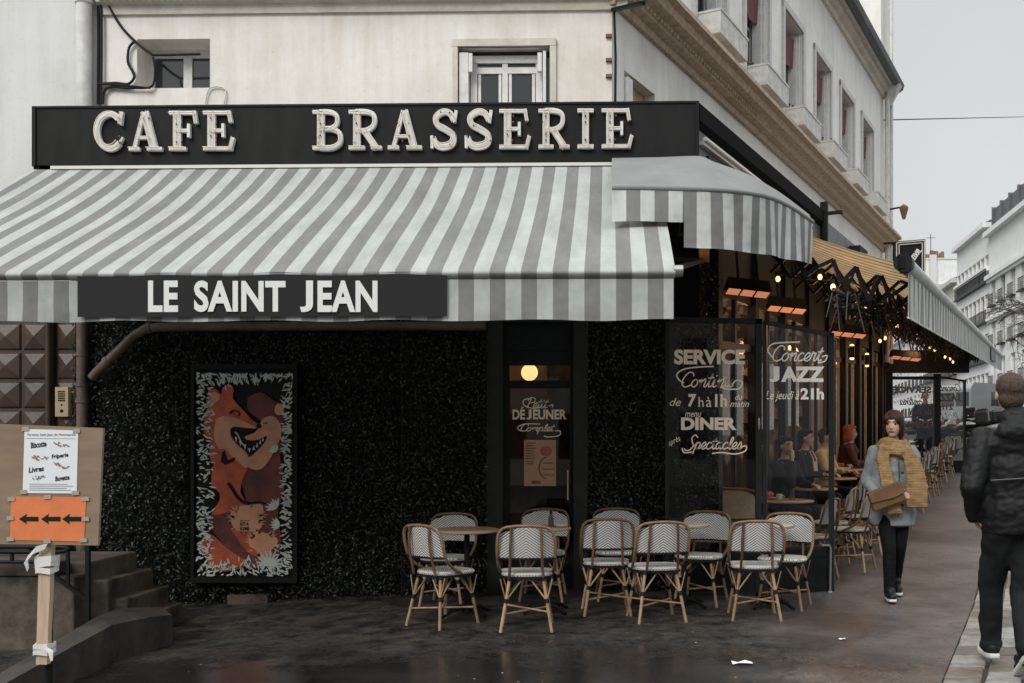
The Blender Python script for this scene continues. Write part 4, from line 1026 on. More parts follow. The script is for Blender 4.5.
for (ch, p0, p1) in LET:
    base = 152.0-(p0-95)*.0055; h = 39.5
    st = SER[ch]; xs = [p[0] for k, w_ in st for p in k]; wd = max(xs)+.04
    def XL(u, v, y, p0=p0, p1=p1, base=base, wd=wd): return FW(p0+(u+.02)/(wd+.02)*(p1-p0), base-v*h, 9.4)+Vector((0, y, 0))
    m_ = MB()
    for j, (k, w_) in enumerate(st): m_.ribbon(k, w_*1.02, -.036-.0018*j, 0, XL)
    lo = mk('letter', m_, 'letter_white', sg)
    m_ = MB()
    for j, (k, w_) in enumerate(st[:6]):
        if w_ < .085 and ch != 'A': continue
        off = .36 if w_ >= .14 else .0
        for sgn in ((-1, 1) if w_ >= .14 else (0,)):
            pts = []
            for i_ in range(len(k)):
                a = Vector(k[max(0, i_-1)]); b = Vector(k[min(len(k)-1, i_+1)]); t = (b-a).normalized(); q = Vector((-t.y, t.x))*w_*off*sgn; c_ = Vector(k[i_])*.96+Vector((.015, .02)); pts.append(XL(c_.x+q.x, c_.y+q.y, -.066))
            m_.tube(pts, .0052, 6)
    sub('neon_tube', m_, 'neon_tube', lo)
    m_ = MB(); rr = random.Random(p0)
    for q in range(5):
        k = st[rr.randrange(min(3, len(st)))][0]; c_ = k[rr.randrange(len(k))] if len(k) > 3 else (k[0][0]*.5+k[1][0]*.5, rr.choice((.2, .35, .65, .8)))
        p = XL(c_[0], c_[1], -.052); m_.ell(p, (.008, .012, .010), 6, 5)
    mks('fixing', m_, 'rust', lo, as_sub=True)
# side fascia
sf = thing('side_fascia', 'grey fascia box with black projecting cap and tube light along the side street', 'fascia', BF(0, .87, 4), bth)
# starts at the sign's right end
pS = Vector((sx1, 9.4, 0)); sS = (pS-C0).dot(bd); oS = (pS-C0).dot(bo)
m_ = MB(); m_.box((sS+.02, -oS+.06, 4.05), (13.2, -oS+.10, 4.60)); sfm = Matrix.Translation(C0) @ Matrix.Rotation(bth, 4, 'Z')
def sidem(mb): mb.v = [tuple(sfm @ Vector(v)) for v in mb.v]; return mb
mk('board', sidem(m_), 'fascia_grey', sf)
sCap = (14.0-9.697)*1.1244
m_ = MB(); m_.add([(sS+.02,-oS,4.66),(sCap,-oS,4.66),(sCap,-oS+.7,4.69),(sS+.02,-oS+.7,4.69),(sS+.02,-oS,4.50),(sCap,-oS,4.50),(sCap,-oS+.10,4.42),(sS+.02,-oS+.10,4.42)], [(0,1,2,3),(0,4,5,1),(4,7,6,5),(1,5,6,2),(3,2,6,7)]); mk('cap', sidem(m_), 'cap_black', sf)
m_ = MB(); m_.box((sCap+.0, -oS-.05, 4.25), (sCap+.06, -oS+.05, 4.78)); m_.box((sCap, -oS-.25, 4.60), (sCap+.06, -oS+.1, 4.64)); mk('end_bracket', sidem(m_), 'black_paint', sf)
m_ = MB(); m_.tube([(sS+.15, -oS+.0, 4.36), (sS+2.6, -oS+.0, 4.36)], .022, 8); m_.box((sS+.15, -oS+.012, 4.31), (sS+2.6, -oS+.07, 4.345)); mk('tube_light', sidem(m_), 'white_tube', sf)
m_ = MB(); m_.box((sS+.3, -oS+.01, 4.20), (sS+3.2, -oS+.05, 4.24)); mk('lower_rail', sidem(m_), 'black_paint', sf)
m_ = MB()
for k, s in enumerate((6.6, 7.6, 8.4)): m_.box((s, -oS-.12, 4.2), (s+.55, -oS+.05, 4.5))
mks('vent_box', sidem(m_), 'black_paint', sf)

# ------------------------------------------------------------------ front awning
aw = thing('front_awning', 'long grey and white striped awning over the front with black LE SAINT JEAN band', 'awning', (-1.5, 9.4, 2.3))
yT, zT, yF, zFr = 9.36, 4.06, 6.93, 2.66
def ax(px, dback): return None
xr_f = FW(675, 270, 6.93).x; xl_f = FW(-168, 270, 6.93).x
# canopy straight out; stripes use object x
m_ = MB(); rows = []; nx = 60; rn = 14
for i in range(rn+1):
    u = i/rn; y = yT+(yF-yT)*u; z = zT+(zFr-zT)*u-.045*math.sin(PI*u)-.012*math.sin(2*PI*u)
    rows.append([Vector((xl_f+(xr_f-xl_f)*j/nx, y, z+.010*math.sin(j*.9)*math.sin(PI*u)+.022*math.sin(j*.21+1)*math.sin(PI*u))) for j in range(nx+1)])
m_.grid(rows)
mk('canopy', m_, 'awning_stripe', aw)
m_ = MB(); n = 10; P0 = [(yF-.035*math.sin(PI*k/n)*1.0, zFr-.07*(k/n)+.0) for k in range(n+1)]
m_.grid([[Vector((x, y, z)) for (y, z) in P0] for x in (xl_f, xr_f)]); m_.tube([(xl_f, yF+.01, zFr-.035), (xr_f, yF+.01, zFr-.035)], .034, 10)
mk('front_bar', m_, 'awning_stripe', aw)
m_ = MB(); m_.tube([(xr_f-.01, yF+.01, zFr-.02), (xr_f+.055, yF+.01, zFr-.02)], .042, 12); mk('end_cap', m_, 'steel', aw)
zv1, zv0 = zFr-.075, FW(300, 321, yF).z
m_ = MB(); rows = []
for i in range(6): rows.append([Vector((xl_f+(xr_f-.01-xl_f)*j/120, yF+.008*math.sin(j*.5+i*.6)*(i/5)-.006, zv1+(zv0-zv1+.006*math.sin(j*.33))*i/5)) for j in range(121)])
m_.grid(rows); mk('valance', m_, 'awning_stripe', aw)
Yn = yF-.03
bx0, bx1 = FW(77.5, 300, Yn).x, FW(447, 300, Yn).x; bz1, bz0 = FW(250, 272.5, Yn).z, FW(250, 316.5, Yn).z
m_ = MB(); rows = [[Vector((bx0+(bx1-bx0)*j/40, Yn+.004*math.sin(j*.5), z)) for j in range(41)] for z in (bz0, (bz0+bz1)/2, bz1)]
m_.grid(rows); nm = mk('name_band', m_, 'banner_black', aw)
m_ = MB(); Xn = lambda a, b, y: FW(a, b, Yn-.007+y)
for (wd_, a, b) in (('LE', 148, 178), ('SAINT', 194, 285.5), ('J', 300, 313), ('EAN', 317.5, 377.5)):
    put_text(m_, wd_, Xn, a, 312, b, 280.5, 0, bold=.035, spacing=1.05)
sub('lettering', m_, 'print_white', nm)
m_ = MB()
for x in (xl_f+.4, -3.6, -1.4, .3): m_.bar((x, 9.35, 3.2), (x+.45, 8.2, 2.95), .05, .035); m_.bar((x+.45, 8.2, 2.95), (x, yF+.04, zFr-.05), .05, .035)
mks('folding_arm', m_, 'iron', aw)

# ------------------------------------------------------------------ corner awning
co = thing('corner_awning', 'curved corner awning with grey hood and striped valance wrapping the corner', 'awning', W(740, 250, 8))
cur = [(612, 188, 7.75), (645, 188, 7.75), (684, 189, 7.75), (714, 190, 7.8), (741, 192.5, 7.95), (758, 195, 8.1), (771, 198.5, 8.35), (784, 204, 8.65), (796, 211, 8.9), (806, 218, 9.1), (812, 222, 9.3)]
top = [(612, 158, 9.34), (640, 157.5, 9.34), (662, 157, 9.34), (699, 156, 9.34), (712, 161, 9.45), (726, 166, 9.6), (741, 172, 9.75), (757, 181, 9.9), (773, 191, 10.05), (790, 204, 10.2), (806, 217, 10.3)]
cp = [W(*c) for c in cur]; tpn = [W(*c) for c in top]
cp = smooth_path(cp, 5); tpn = smooth_path(tpn, 5)
m_ = MB(); rows = []
for i in range(9):
    u = i/8; rows.append([t.lerp(c, u)+Vector((0, 0, .05*math.sin(PI*u))) for t, c in zip(tpn, cp)])
m_.grid(rows)
mk('hood', m_, 'hood_cloth', co)
m_ = MB(); m_.tube(cp, .024, 8); mk('front_tube', m_, 'hood_cloth', co)
arcl = [0]
for i in range(1, len(cp)): arcl.append(arcl[-1]+(cp[i]-cp[i-1]).length)
ks = next(i for i, p in enumerate(cp) if p.x >= W(681, 0, 7.75).x)
botp = [(681, 247), (700, 248.5), (723, 250), (745, 252), (766, 255), (785, 259), (800, 262), (813, 264)]
def boty(px):
    for (a, b) in zip(botp, botp[1:]):
        if a[0] <= px <= b[0]: return a[1]+(b[1]-a[1])*(px-a[0])/(b[0]-a[0])
    return botp[0][1] if px < botp[0][0] else botp[-1][1]
def pxof(p):
    xc = p.x*ca+p.y*sa; d = -p.x*sa+p.y*ca; return CX+F0*xc/d, d
def valance(i0, i1, bot, m, name, sub_n=1):
    m_ = MB(); rows = []; uvs = []; R = 6
    for r in range(R+1):
        row = []; ur = []
        for i in range(i0, i1):
            p = cp[i]; px, d = pxof(p); zb = EYE-(bot(px)-HY)/F0*d; u = r/R
            t = (cp[min(len(cp)-1, i+1)]-cp[max(0, i-1)]).normalized(); q = Vector((t.y, -t.x, 0))
            row.append(Vector((p.x, p.y, p.z-.02))*(1-u)+Vector((p.x, p.y, zb))*u+q*(.02*math.sin(arcl[i]*9)*u+.012)); ur.append((arcl[i], u))
        rows.append(row); uvs.append(ur)
    m_.grid(rows, uvs); return mk(name, m_, m, co)
valance(ks, len(cp), boty, 'awning_stripe_uv', 'valance')
valance(0, ks+1, lambda px: 222, 'awning_stripe_uv', 'valance')
m_ = MB()
for q in (ks+2, ks+10, ks+18, len(cp)-2):
    a = cp[min(len(cp)-1, q)]-Vector((0, 0, .06)); b = tpn[min(len(cp)-1, q)]-Vector((0, 0, .1)); m_.bar(a, b, .03)
m_.tube([p-Vector((0, 0, .33))+Vector((-.03, .1, 0)) for p in cp[ks:]], .014, 6)
for q in range(ks, len(cp)-2, 3): m_.bar(cp[q]-Vector((0, 0, .04)), cp[q]-Vector((0, 0, .34))+Vector((-.03, .1, 0)), .014)
mk('frame_bars', m_, 'iron', co)

# ------------------------------------------------------------------ side awning
sa_ = thing('side_awning', 'long striped awning over the side terrace with lamp glow painted into its tan underside', 'awning', AF(1.2, 15, 3))
def roll(d): px = 1037-1190/d; y = 391-(1037-px)*.958; return AF(1.19, d, EYE-(y-HY)/F0*d)
def vbot(d): px = 1037-1190/d; y = 391-(1037-px)*.553; return AF(1.19, d, EYE-(y-HY)/F0*d)
dE = 33.0
outv = (AF(0, 10, 0)-AF(1, 10, 0)); outv = Vector((math.sin(ath), -math.cos(ath), 0))
dd = [9.0+(dE-9.0)*(i/80)**1.3 for i in range(81)]
m_ = MB(); rows = []; uvs = []
ar = 0; prev = None
for d in dd:
    r = roll(d); inner = r-outv*1.66; inner.z = max(3.86+.02*(d-9), r.z+.42)
    ar = d*1.097; row = []; ur = []
    for k in range(8):
        u = k/7; p = inner.lerp(r, u); p.z -= .07*math.sin(PI*u); row.append(p); ur.append((ar, u))
    rows.append(row); uvs.append(ur)
m_.grid(rows, uvs); mk('canopy', m_, 'side_awning_cloth', sa_)
m_ = MB(); rows = []; uvs = []
for d in dd:
    a, b = roll(d), vbot(d); rows.append([a.lerp(b, u)+outv*(.012*math.sin(d*23)*u+.03) for u in (0, .2, .4, .6, .8, 1)]); uvs.append([(d*1.097, u) for u in range(6)])
m_.grid(rows, uvs); mk('valance', m_, 'side_valance_cloth', sa_)
m_ = MB(); m_.tube([roll(d) for d in dd], .075, 14); mk('front_bar', m_, 'side_valance_cloth', sa_)
m_ = MB(); m_.tube([roll(9.0)-Vector(bd)*.10, roll(9.0)+Vector(bd)*.02], .085, 12); m_.box(tuple(roll(8.93)-Vector((.05, .03, .05))), tuple(roll(8.93)+Vector((.05, .03, .06)))); mk('end_cap', m_, 'iron', sa_)
m_ = MB(); m_.tube([vbot(d)+outv*.03 for d in dd], .010, 6); mk('hem', m_, 'pipe_grey', sa_)
# window-like panel printed on the far end of the valance
m_ = MB(); P = [(24.5, .15), (27.0, .15), (27.0, .75), (24.5, .75)]
def vp(d, u, o=.055): return roll(d).lerp(vbot(d), u)+outv*o
m_.add([vp(*p) for p in P], [(0,1,2,3)]); m_.tube([vp(*p) for p in P+[P[0]]], .012, 5); mk('valance_patch', m_, 'fascia_grey', sa_)
# scissor arms
zz = [(818, 267), (833, 260), (841, 283), (856, 267), (868, 301), (881, 276), (890, 297), (908, 284)]
m_ = MB()
for a, b in zip(zz, zz[1:]): m_.bar(W(a[0], a[1], 9.35), W(b[0], b[1], 9.35), .036, .036, (0, 1, 0))
zz2 = [(764, 246), (780, 262), (792, 250), (806, 275), (818, 267)]
for a, b in zip(zz2, zz2[1:]): m_.bar(W(a[0], a[1], 9.45), W(b[0], b[1], 9.45), .04, .03, (0, 1, 0))
m_.bar(W(868, 300, 9.35), W(857, 297, 9.5), .03); m_.bar(W(855, 270, 9.33), W(845, 293, 9.33), .022)
mk('scissor_arm', m_, 'iron', sa_)
m_ = MB(); rows = []
for kk, amp in ((1.62, .30), (1.9, .26)):
    q = [AF(kk, 9.6+i*.42, roll(9.6+i*.42).z-(.02 if i % 2 else amp+.06)) for i in range(44)]
    for a, b in zip(q, q[1:]): m_.bar(a, b, .032, .022)
    m_.bar(q[1], q[-1], .022)
mk('lattice', m_, 'iron', sa_)
for d in (10.4, 11.5, 12.7, 14, 17, 20, 23.5, 27):
    m_ = MB(); r = roll(d); inner = r-outv*1.6; inner.z = 3.7 if d < 18 else r.z+.25; n = 7
    pts = [inner.lerp(r, i/n)+Vector((0, 0, (-.06 if i % 2 else -.34)*(1 if i < n else .2))) for i in range(n+1)]
    pts2 = [inner.lerp(r, i/n)+Vector((0, 0, (-.34 if i % 2 else -.06)*(1 if i < n else .2))) for i in range(n+1)]
    for a, b in zip(pts, pts[1:]): m_.bar(a, b, .035, .03)
    for a, b in zip(pts2, pts2[1:]): m_.bar(a, b, .035, .03)
    mk('scissor_arm', m_, 'iron', sa_)

# garland and string lights
def gpos(d, dz=0.): px = 1037-1750/d; y = 391-(1037-px)*.50; return AF(1.75, d, EYE-(y-HY)/F0*d+dz)
gp_ = MB(); rg = random.Random(9)
def smp(r):
    d = 9.0+(25-9.0)*r.random()**1.15; p = gpos(d); R = .15+.12*noise.noise(Vector((d*2, 0, 0)))
    a = r.random()*2*PI; q = R*math.sqrt(r.random())
    return p+outv*(q*math.cos(a)*1.2)+Vector((0, 0, q*math.sin(a)*.8-.05)), Vector((r.gauss(0,1), r.gauss(0,1), r.gauss(0,1))).normalized()
g_ = thing('garland', 'dark leafy garland wound along the awning arms over the terrace tables', 'garland', AF(1.75, 12, 2.8))
o = mk('leaves', leaves(6500, smp, .030, rg), 'garland_leaf', g_); o['kind'] = 'stuff'
m_ = MB()
for k in range(50):
    d = rg.uniform(8.8, 22); p = gpos(d)+outv*rg.uniform(-.2, .2); m_.tube([p, p+Vector((rg.uniform(-.1,.1), rg.uniform(-.1,.1), rg.uniform(-.4,-.15)))], .006, 4)
m_.tube([gpos(8.6+i*.4) for i in range(40)], .018, 6)
mk('stems', m_, 'bark', g_)
sl = thing('string_lights', 'string of warm glowing bulbs hanging below the side awning', 'string lights', AF(1.75, 12, 2.7))
bl = [(778, 279, 9.5), (820, 277, 9.6), (833, 287, 0), (856, 302, 0), (865, 306, 0), (875, 310, 0), (889, 320, 0), (897, 326, 0), (917, 334, 0), (918, 339, 0), (925, 344, 0), (930, 347, 0), (935, 350, 0), (945, 357, 0), (950, 359, 0), (953, 362, 0), (958, 366, 0), (880, 341, 15), (885, 338, 14)]
cpts = []
for (px, py, d) in bl:
    d = d or max(8.2, 1790/(1037-px)); p = W(px, py, d); cpts.append(p)
    m_ = MB(); m_.ell(p, (.022, .022, .028), 10, 8); mk('bulb', m_, 'bulb', sl)
m_ = MB(); cc = sorted(cpts[:-2], key=lambda p: p.y)
sp_ = []
for a, b in zip(cc, cc[1:]): sp_ += [a+Vector((0, 0, .055)), a.lerp(b, .5)+Vector((0, 0, .03))]
m_.tube(smooth_path(sp_+[cc[-1]+Vector((0, 0, .055))], 3), .007, 5)
for p in cpts: m_.tube([p+Vector((0, 0, .03)), p+Vector((0, 0, .07))], .014, 8)
mk('cable', m_, 'cable_black', sl)
# heaters
hs = [(748, 292, 46, 9.9, 'nearest the corner'), (787, 309, 40, 11.2, 'second from the corner'), (848, 334, 38, 13.4, 'above the terrace tables'), (906, 358, 32, 17.5, 'near the far glass screen')]
for (px, py, w_, d, lab) in hs:
    t_ = thing('patio_heater', f'black hanging heater with glowing bars {lab}', 'heater', W(px, py, d), math.radians(-3), 'heaters under the awning')
    L_ = w_/1000*d/2; m_ = MB(); m_.add([(-L_,-.06,-.0),(L_,-.06,-.0),(L_,.08,.03),(-L_,.08,.03),(-L_*.9,-.03,.13),(L_*.9,-.03,.13),(L_*.9,.05,.13),(-L_*.9,.05,.13)], [(4,5,6,7),(0,1,5,4),(1,2,6,5),(2,3,7,6),(3,0,4,7)]); mk('housing', m_, 'iron', t_, True)
    for k in range(3):
        m_ = MB(); c_ = -L_*.64+k*L_*.64; m_.box((c_-L_*.27, -.05, -.012), (c_+L_*.27, .07, -.006)); o = mk('heating_element', m_, 'heater_glow', t_, True)
    m_ = MB(); m_.bar((-.1, 0, .12), (-.1, .1, .6), .02); m_.bar((.1, 0, .12), (.1, .1, .6), .02); mk('bracket', m_, 'iron', t_, True)
    t_.rotation_euler = (math.radians(-17), math.radians(5), math.radians(8))
# wall sconces
for (px, py, d) in ((852, 352, 13.8), (867, 360, 15.6)):
    t_ = thing('wall_sconce', f'glowing up-and-down wall light {"left" if px < 860 else "right"} of the pair above the terrace glazing', 'lamp', W(px, py, d))
    m_ = MB(); p = W(px, py, d); m_.tube([p-Vector((0, 0, .08)), p+Vector((0, 0, .08))], .035, 10); mk('body', m_, 'iron', t_)
    m_ = MB(); m_.ell(p-Vector((0, 0, .09)), (.032, .032, .02), 8, 6); m_.ell(p+Vector((0, 0, .09)), (.032, .032, .02), 8, 6); mks('lens', m_, 'glow_sconce', t_)

# projecting sign on the far end of the building
hp = thing('hanging_sign', 'black projecting sign in a pale double frame with slanting cursive lettering', 'sign', W(911, 268, 16))
D_ = 16.0
Xh = lambda a, b, y: W(a, b, D_)+Vector((0, y, 0))
def quadbox(mb, pts, y0, y1):
    v = [Xh(a, b, y0) for a, b in pts]+[Xh(a, b, y1) for a, b in pts]; mb.add(v, [(0,1,2,3),(7,6,5,4),(0,4,5,1),(1,5,6,2),(2,6,7,3),(3,7,4,0)])
m_ = MB(); quadbox(m_, [(895, 241.5), (925.5, 239), (925.5, 300), (895, 300)], 0, .14); mk('box', m_, 'sign_black', hp)
m_ = MB()
for (q, w_) in (([(896.3, 300), (896.3, 243), (924.3, 240.5), (924.3, 300)], .9), ([(898.8, 300), (898.8, 245), (922, 243), (922, 300)], .8)):
    for a, b in zip(q, q[1:]): m_.ribbon([a, b], w_, -.02, 0, Xh)
mk('trim', m_, 'grey_frame', hp)
m_ = MB(); put_text(m_, 'Vienvelo'[:6], Xh, 902, 261.5, 922, 253.5, -.022, rot=-.95, bold=.03, shear=.3)
swash(m_, [(910, 268), (913, 262), (917, 256), (922, 250)], Xh, 1.0, -.022); mk('lettering', m_, 'print_white', hp)
m_ = MB(); m_.bar(W(884, 243.5, 16.2), W(895, 243, 16.05), .03); mk('arm', m_, 'iron', hp)

# ------------------------------------------------------------------ glass screens
def screen(name, label, XA, top1, bot1, pA, XB, pB, kick1, kickB, near=True):
    pass
sc1 = thing('glass_screen', 'tall folding glass screen lettered SERVICE Continu and Concert JAZZ at the corner', 'screen', W(760, 590, 9.6))
YA = 9.42
XA = lambda a, b, y: FW(a, b, YA)+Vector((0, y, 0))
X1, Dd1, X2, Dd2 = .178*9.42, 9.42, .247*9.57, 9.57; mB = (X2-X1)/(Dd2-Dd1)
def XB(a, b, y):
    u = (a-CX)/F0; d = (X1-Dd1*mB)/(u-mB); p = W(a, b, d); return p+Vector((-.3, -.95, 0)).normalized()*(-y)
def bar2(mb, X, p, q, w_, y0, y1): mb.ribbon([p, q], w_, y0, y1, X)
m_ = MB()
for (p, q, w_) in (((665, 319.5), (762, 321.5), 5), ((667, 319), (667, 598), 3.5), ((758.5, 319), (758.5, 598), 6), ((667, 520), (760, 520), 3), ((667, 594), (760, 594), 4)): bar2(m_, XA, p, q, w_, -.02, .03)
mk('panel_frame', m_, 'screen_metal', sc1)
m_ = MB()
for (p, q, w_) in (((764, 322), (833, 335), 4), ((765, 322), (765, 598), 4), ((831.5, 333), (831.5, 596), 5.5), ((765, 549), (832, 548), 3), ((765, 594), (832, 594), 3)): bar2(m_, XB, p, q, w_, -.021, .028)
mk('panel_frame', m_, 'screen_metal', sc1)
m_ = MB(); m_.quad(XA(667, 598, 0), XA(759, 598, 0), XA(759, 320, 0), XA(667, 320, 0)); mk('glass_pane', m_, 'glass_clear', sc1)
m_ = MB(); m_.quad(XB(765, 596, 0), XB(832, 596, 0), XB(832, 335, 0), XB(765, 322, 0)); mk('glass_pane', m_, 'glass_clear', sc1)
m_ = MB(); P = [(766, 551), (829, 550), (829, 596), (766, 594)]; m_.add([XB(a, b, -.012) for a, b in P]+[XB(a, b, .02) for a, b in P], [(0,1,2,3),(7,6,5,4),(0,4,5,1),(1,5,6,2),(2,6,7,3),(3,7,4,0)])
for q in ((768, 556, 827, 556), (768, 586, 827, 587)): m_.ribbon([q[:2], q[2:]], 1.2, -.02, -.012, XB)
mk('kick_panel', m_, 'dark_green_paint', sc1)
m_ = MB(); P = [(669, 551), (757, 551), (757, 594), (669, 594)]; m_.add([XA(a, b, -.012) for a, b in P]+[XA(a, b, .02) for a, b in P], [(0,1,2,3),(7,6,5,4),(0,4,5,1),(1,5,6,2),(2,6,7,3),(3,7,4,0)]); mk('kick_panel', m_, 'dark_green_paint', sc1)
m_ = MB(); m_.tube([XB(822, 545, -.05), XB(830, 545, -.05), XB(831, 548, -.05), XB(830.5, 600, -.05)], .012, 8); m_.tube([XB(828.5, 592, -.05), XB(832, 592, -.05)], .02, 8); mk('floor_bolt', m_, 'steel', sc1)
def swl(mb, X):
    put_text(mb, 'SERVICE', X, 674, 364.5, 745, 349.5, 0, bold=.045)
    put_cursive(mb, 'Continu', X, 682, 387, 733, 372.5, 1.15, -.001)
    swash(mb, [(714, 366.5), (700, 367), (685, 369), (677, 374), (679, 380), (684, 383)], X, 1.4, -.002); swash(mb, [(732, 385), (736, 380.5), (742, 382), (739, 388.5), (727, 389), (720, 387)], X, 1.4, -.003)
    put_text(mb, 'de', X, 669.5, 406, 681, 398, 0, shear=.35); put_text(mb, '7', X, 688, 407, 696.5, 394, 0, bold=.04, shear=.1); put_text(mb, 'h', X, 698.5, 407, 703.5, 397, 0)
    put_text(mb, 'à', X, 706, 407, 711.5, 397, 0); put_text(mb, '1h', X, 715, 407, 727, 394, 0, bold=.03); put_text(mb, 'du', X, 735, 400, 742, 394.5, 0, shear=.35); put_text(mb, 'matin', X, 730, 407, 749, 401, 0, shear=.35)
    put_text(mb, 'menu', X, 685, 417, 701, 412.5, 0, shear=.3); put_text(mb, 'DINER', X, 681, 430, 736.5, 417.5, 0, bold=.045)
    put_text(mb, 'après', X, 667.5, 445, 681, 438, 0, shear=.35, rot=-.45)
    put_cursive(mb, 'Spectacles', X, 684, 454, 742, 435, 1.2, -.001)
    swash(mb, [(741, 447), (746, 446), (745, 451), (735, 454), (722, 452.5), (712, 453.5)], X, 1.4, -.002); swash(mb, [(692, 452), (684, 452.5), (682, 448)], X, 1.4, -.003)
m_ = MB(); swl(m_, lambda a, b, y: XA(a, b, -.004+y)); mk('lettering', m_, 'glass_print', sc1)
def swr(mb, X):
    put_cursive(mb, 'Concert', X, 773, 361, 824, 346, 1.3, -.001)
    swash(mb, [(800, 342), (786, 342.5), (773, 344), (768, 350), (772, 357)], X, 1.4, -.002); swash(mb, [(822, 357), (827, 355.5), (825, 361), (818, 363)], X, 1.3, -.003)
    put_text(mb, 'J', X, 769.5, 382, 779.5, 366.5, 0, bold=.05); put_text(mb, 'AZZ', X, 781, 382, 824.5, 366.5, 0, bold=.05); put_text(mb, 'Le jeudi à', X, 765.5, 402, 799, 391, 0, shear=.4); put_text(mb, '21h', X, 800.5, 399.5, 824, 388, 0, bold=.04)
m_ = MB(); swr(m_, lambda a, b, y: XB(a, b, -.004+y)); mk('lettering', m_, 'glass_print_white', sc1)
m_ = MB(); m_.ell(XA(758.5, 424, -.025), (.012, .01, .06), 8, 6); mk('hinge', m_, 'steel', sc1)
# far screen
sc2 = thing('glass_screen', 'far glass screen closing the terrace, its brown letters read from behind', 'screen', W(928, 470, 22.5))
D2 = 22.4
def XF(a, b, y): return W(a, b, D2)+Vector((0, y, 0))
m_ = MB()
for (p, q, w_) in (((889, 378), (937, 378), 3), ((889.5, 376), (889.5, 470), 5), ((937, 374), (937, 472), 6.5), ((889, 462), (965, 462), 3), ((889, 470), (966, 472), 3)): bar2(m_, XF, p, q, w_, -.04, .05)
for (p, q, w_) in (((940, 377), (965, 381), 1.6), ((964.5, 380), (964.5, 473), 1.8)): bar2(m_, XF, p, q, w_, -.041, .048)
mk('panel_frame', m_, 'black_paint', sc2)
m_ = MB(); m_.quad(XF(890, 470, 0), XF(936, 470, 0), XF(936, 378, 0), XF(890, 378, 0)); m_.quad(XF(938, 472, 0), XF(964, 472, 0), XF(964, 381, 0), XF(938, 377, 0)); mk('glass_pane', m_, 'glass_clear', sc2)
m_ = MB(); m_.quad(XF(890, 471, -.02), XF(965, 472, -.02), XF(965, 463, -.02), XF(890, 462, -.02)); mk('kick_panel', m_, 'black_paint', sc2)
m_ = MB()
def Xf1(a, b, y): return XF(933-(a-669)*.485, 378+(b-335)*.485+1, .01+y)
put_text(m_, 'SERVICE', Xf1, 672, 364, 750, 350, 0, bold=.045); put_cursive(m_, 'Continu', Xf1, 680, 388, 738, 372, 2, -.001); put_text(m_, 'de 7h à 1h', Xf1, 672, 409, 735, 396, 0, bold=.02); put_text(m_, 'DINER', Xf1, 678, 436, 740, 422, 0, bold=.04)
def Xf2(a, b, y): return XF(962-(a-769)*.40, 378+(b-335)*.46+1, .01+y)
put_cursive(m_, 'Concert', Xf2, 773, 361, 824, 346, 2, -.001); put_text(m_, 'J', Xf2, 769.5, 384, 779.5, 366.5, 0, bold=.05); put_text(m_, 'AZZ', Xf2, 781, 384, 824.5, 366.5, 0, bold=.05); put_text(m_, '21h', Xf2, 790, 402, 824, 389, 0, bold=.03)
mk('lettering', m_, 'glass_print_brown', sc2)
m_ = MB(); m_.box(tuple(W(884, 376, 22.3)-Vector((.06, 0, 2.2))), tuple(W(891, 376, 22.3)+Vector((.0, .3, .4)))); mk('end_pillar', m_, 'black_paint', sc2)
m_ = MB(); p = W(937, 372, 22.2); q = W(880, 366, 22.2); m_.box((q.x, q.y, q.z-.15), (p.x+.7, q.y+.12, q.z+.35)); mk('lintel', m_, 'black_paint', sc2)
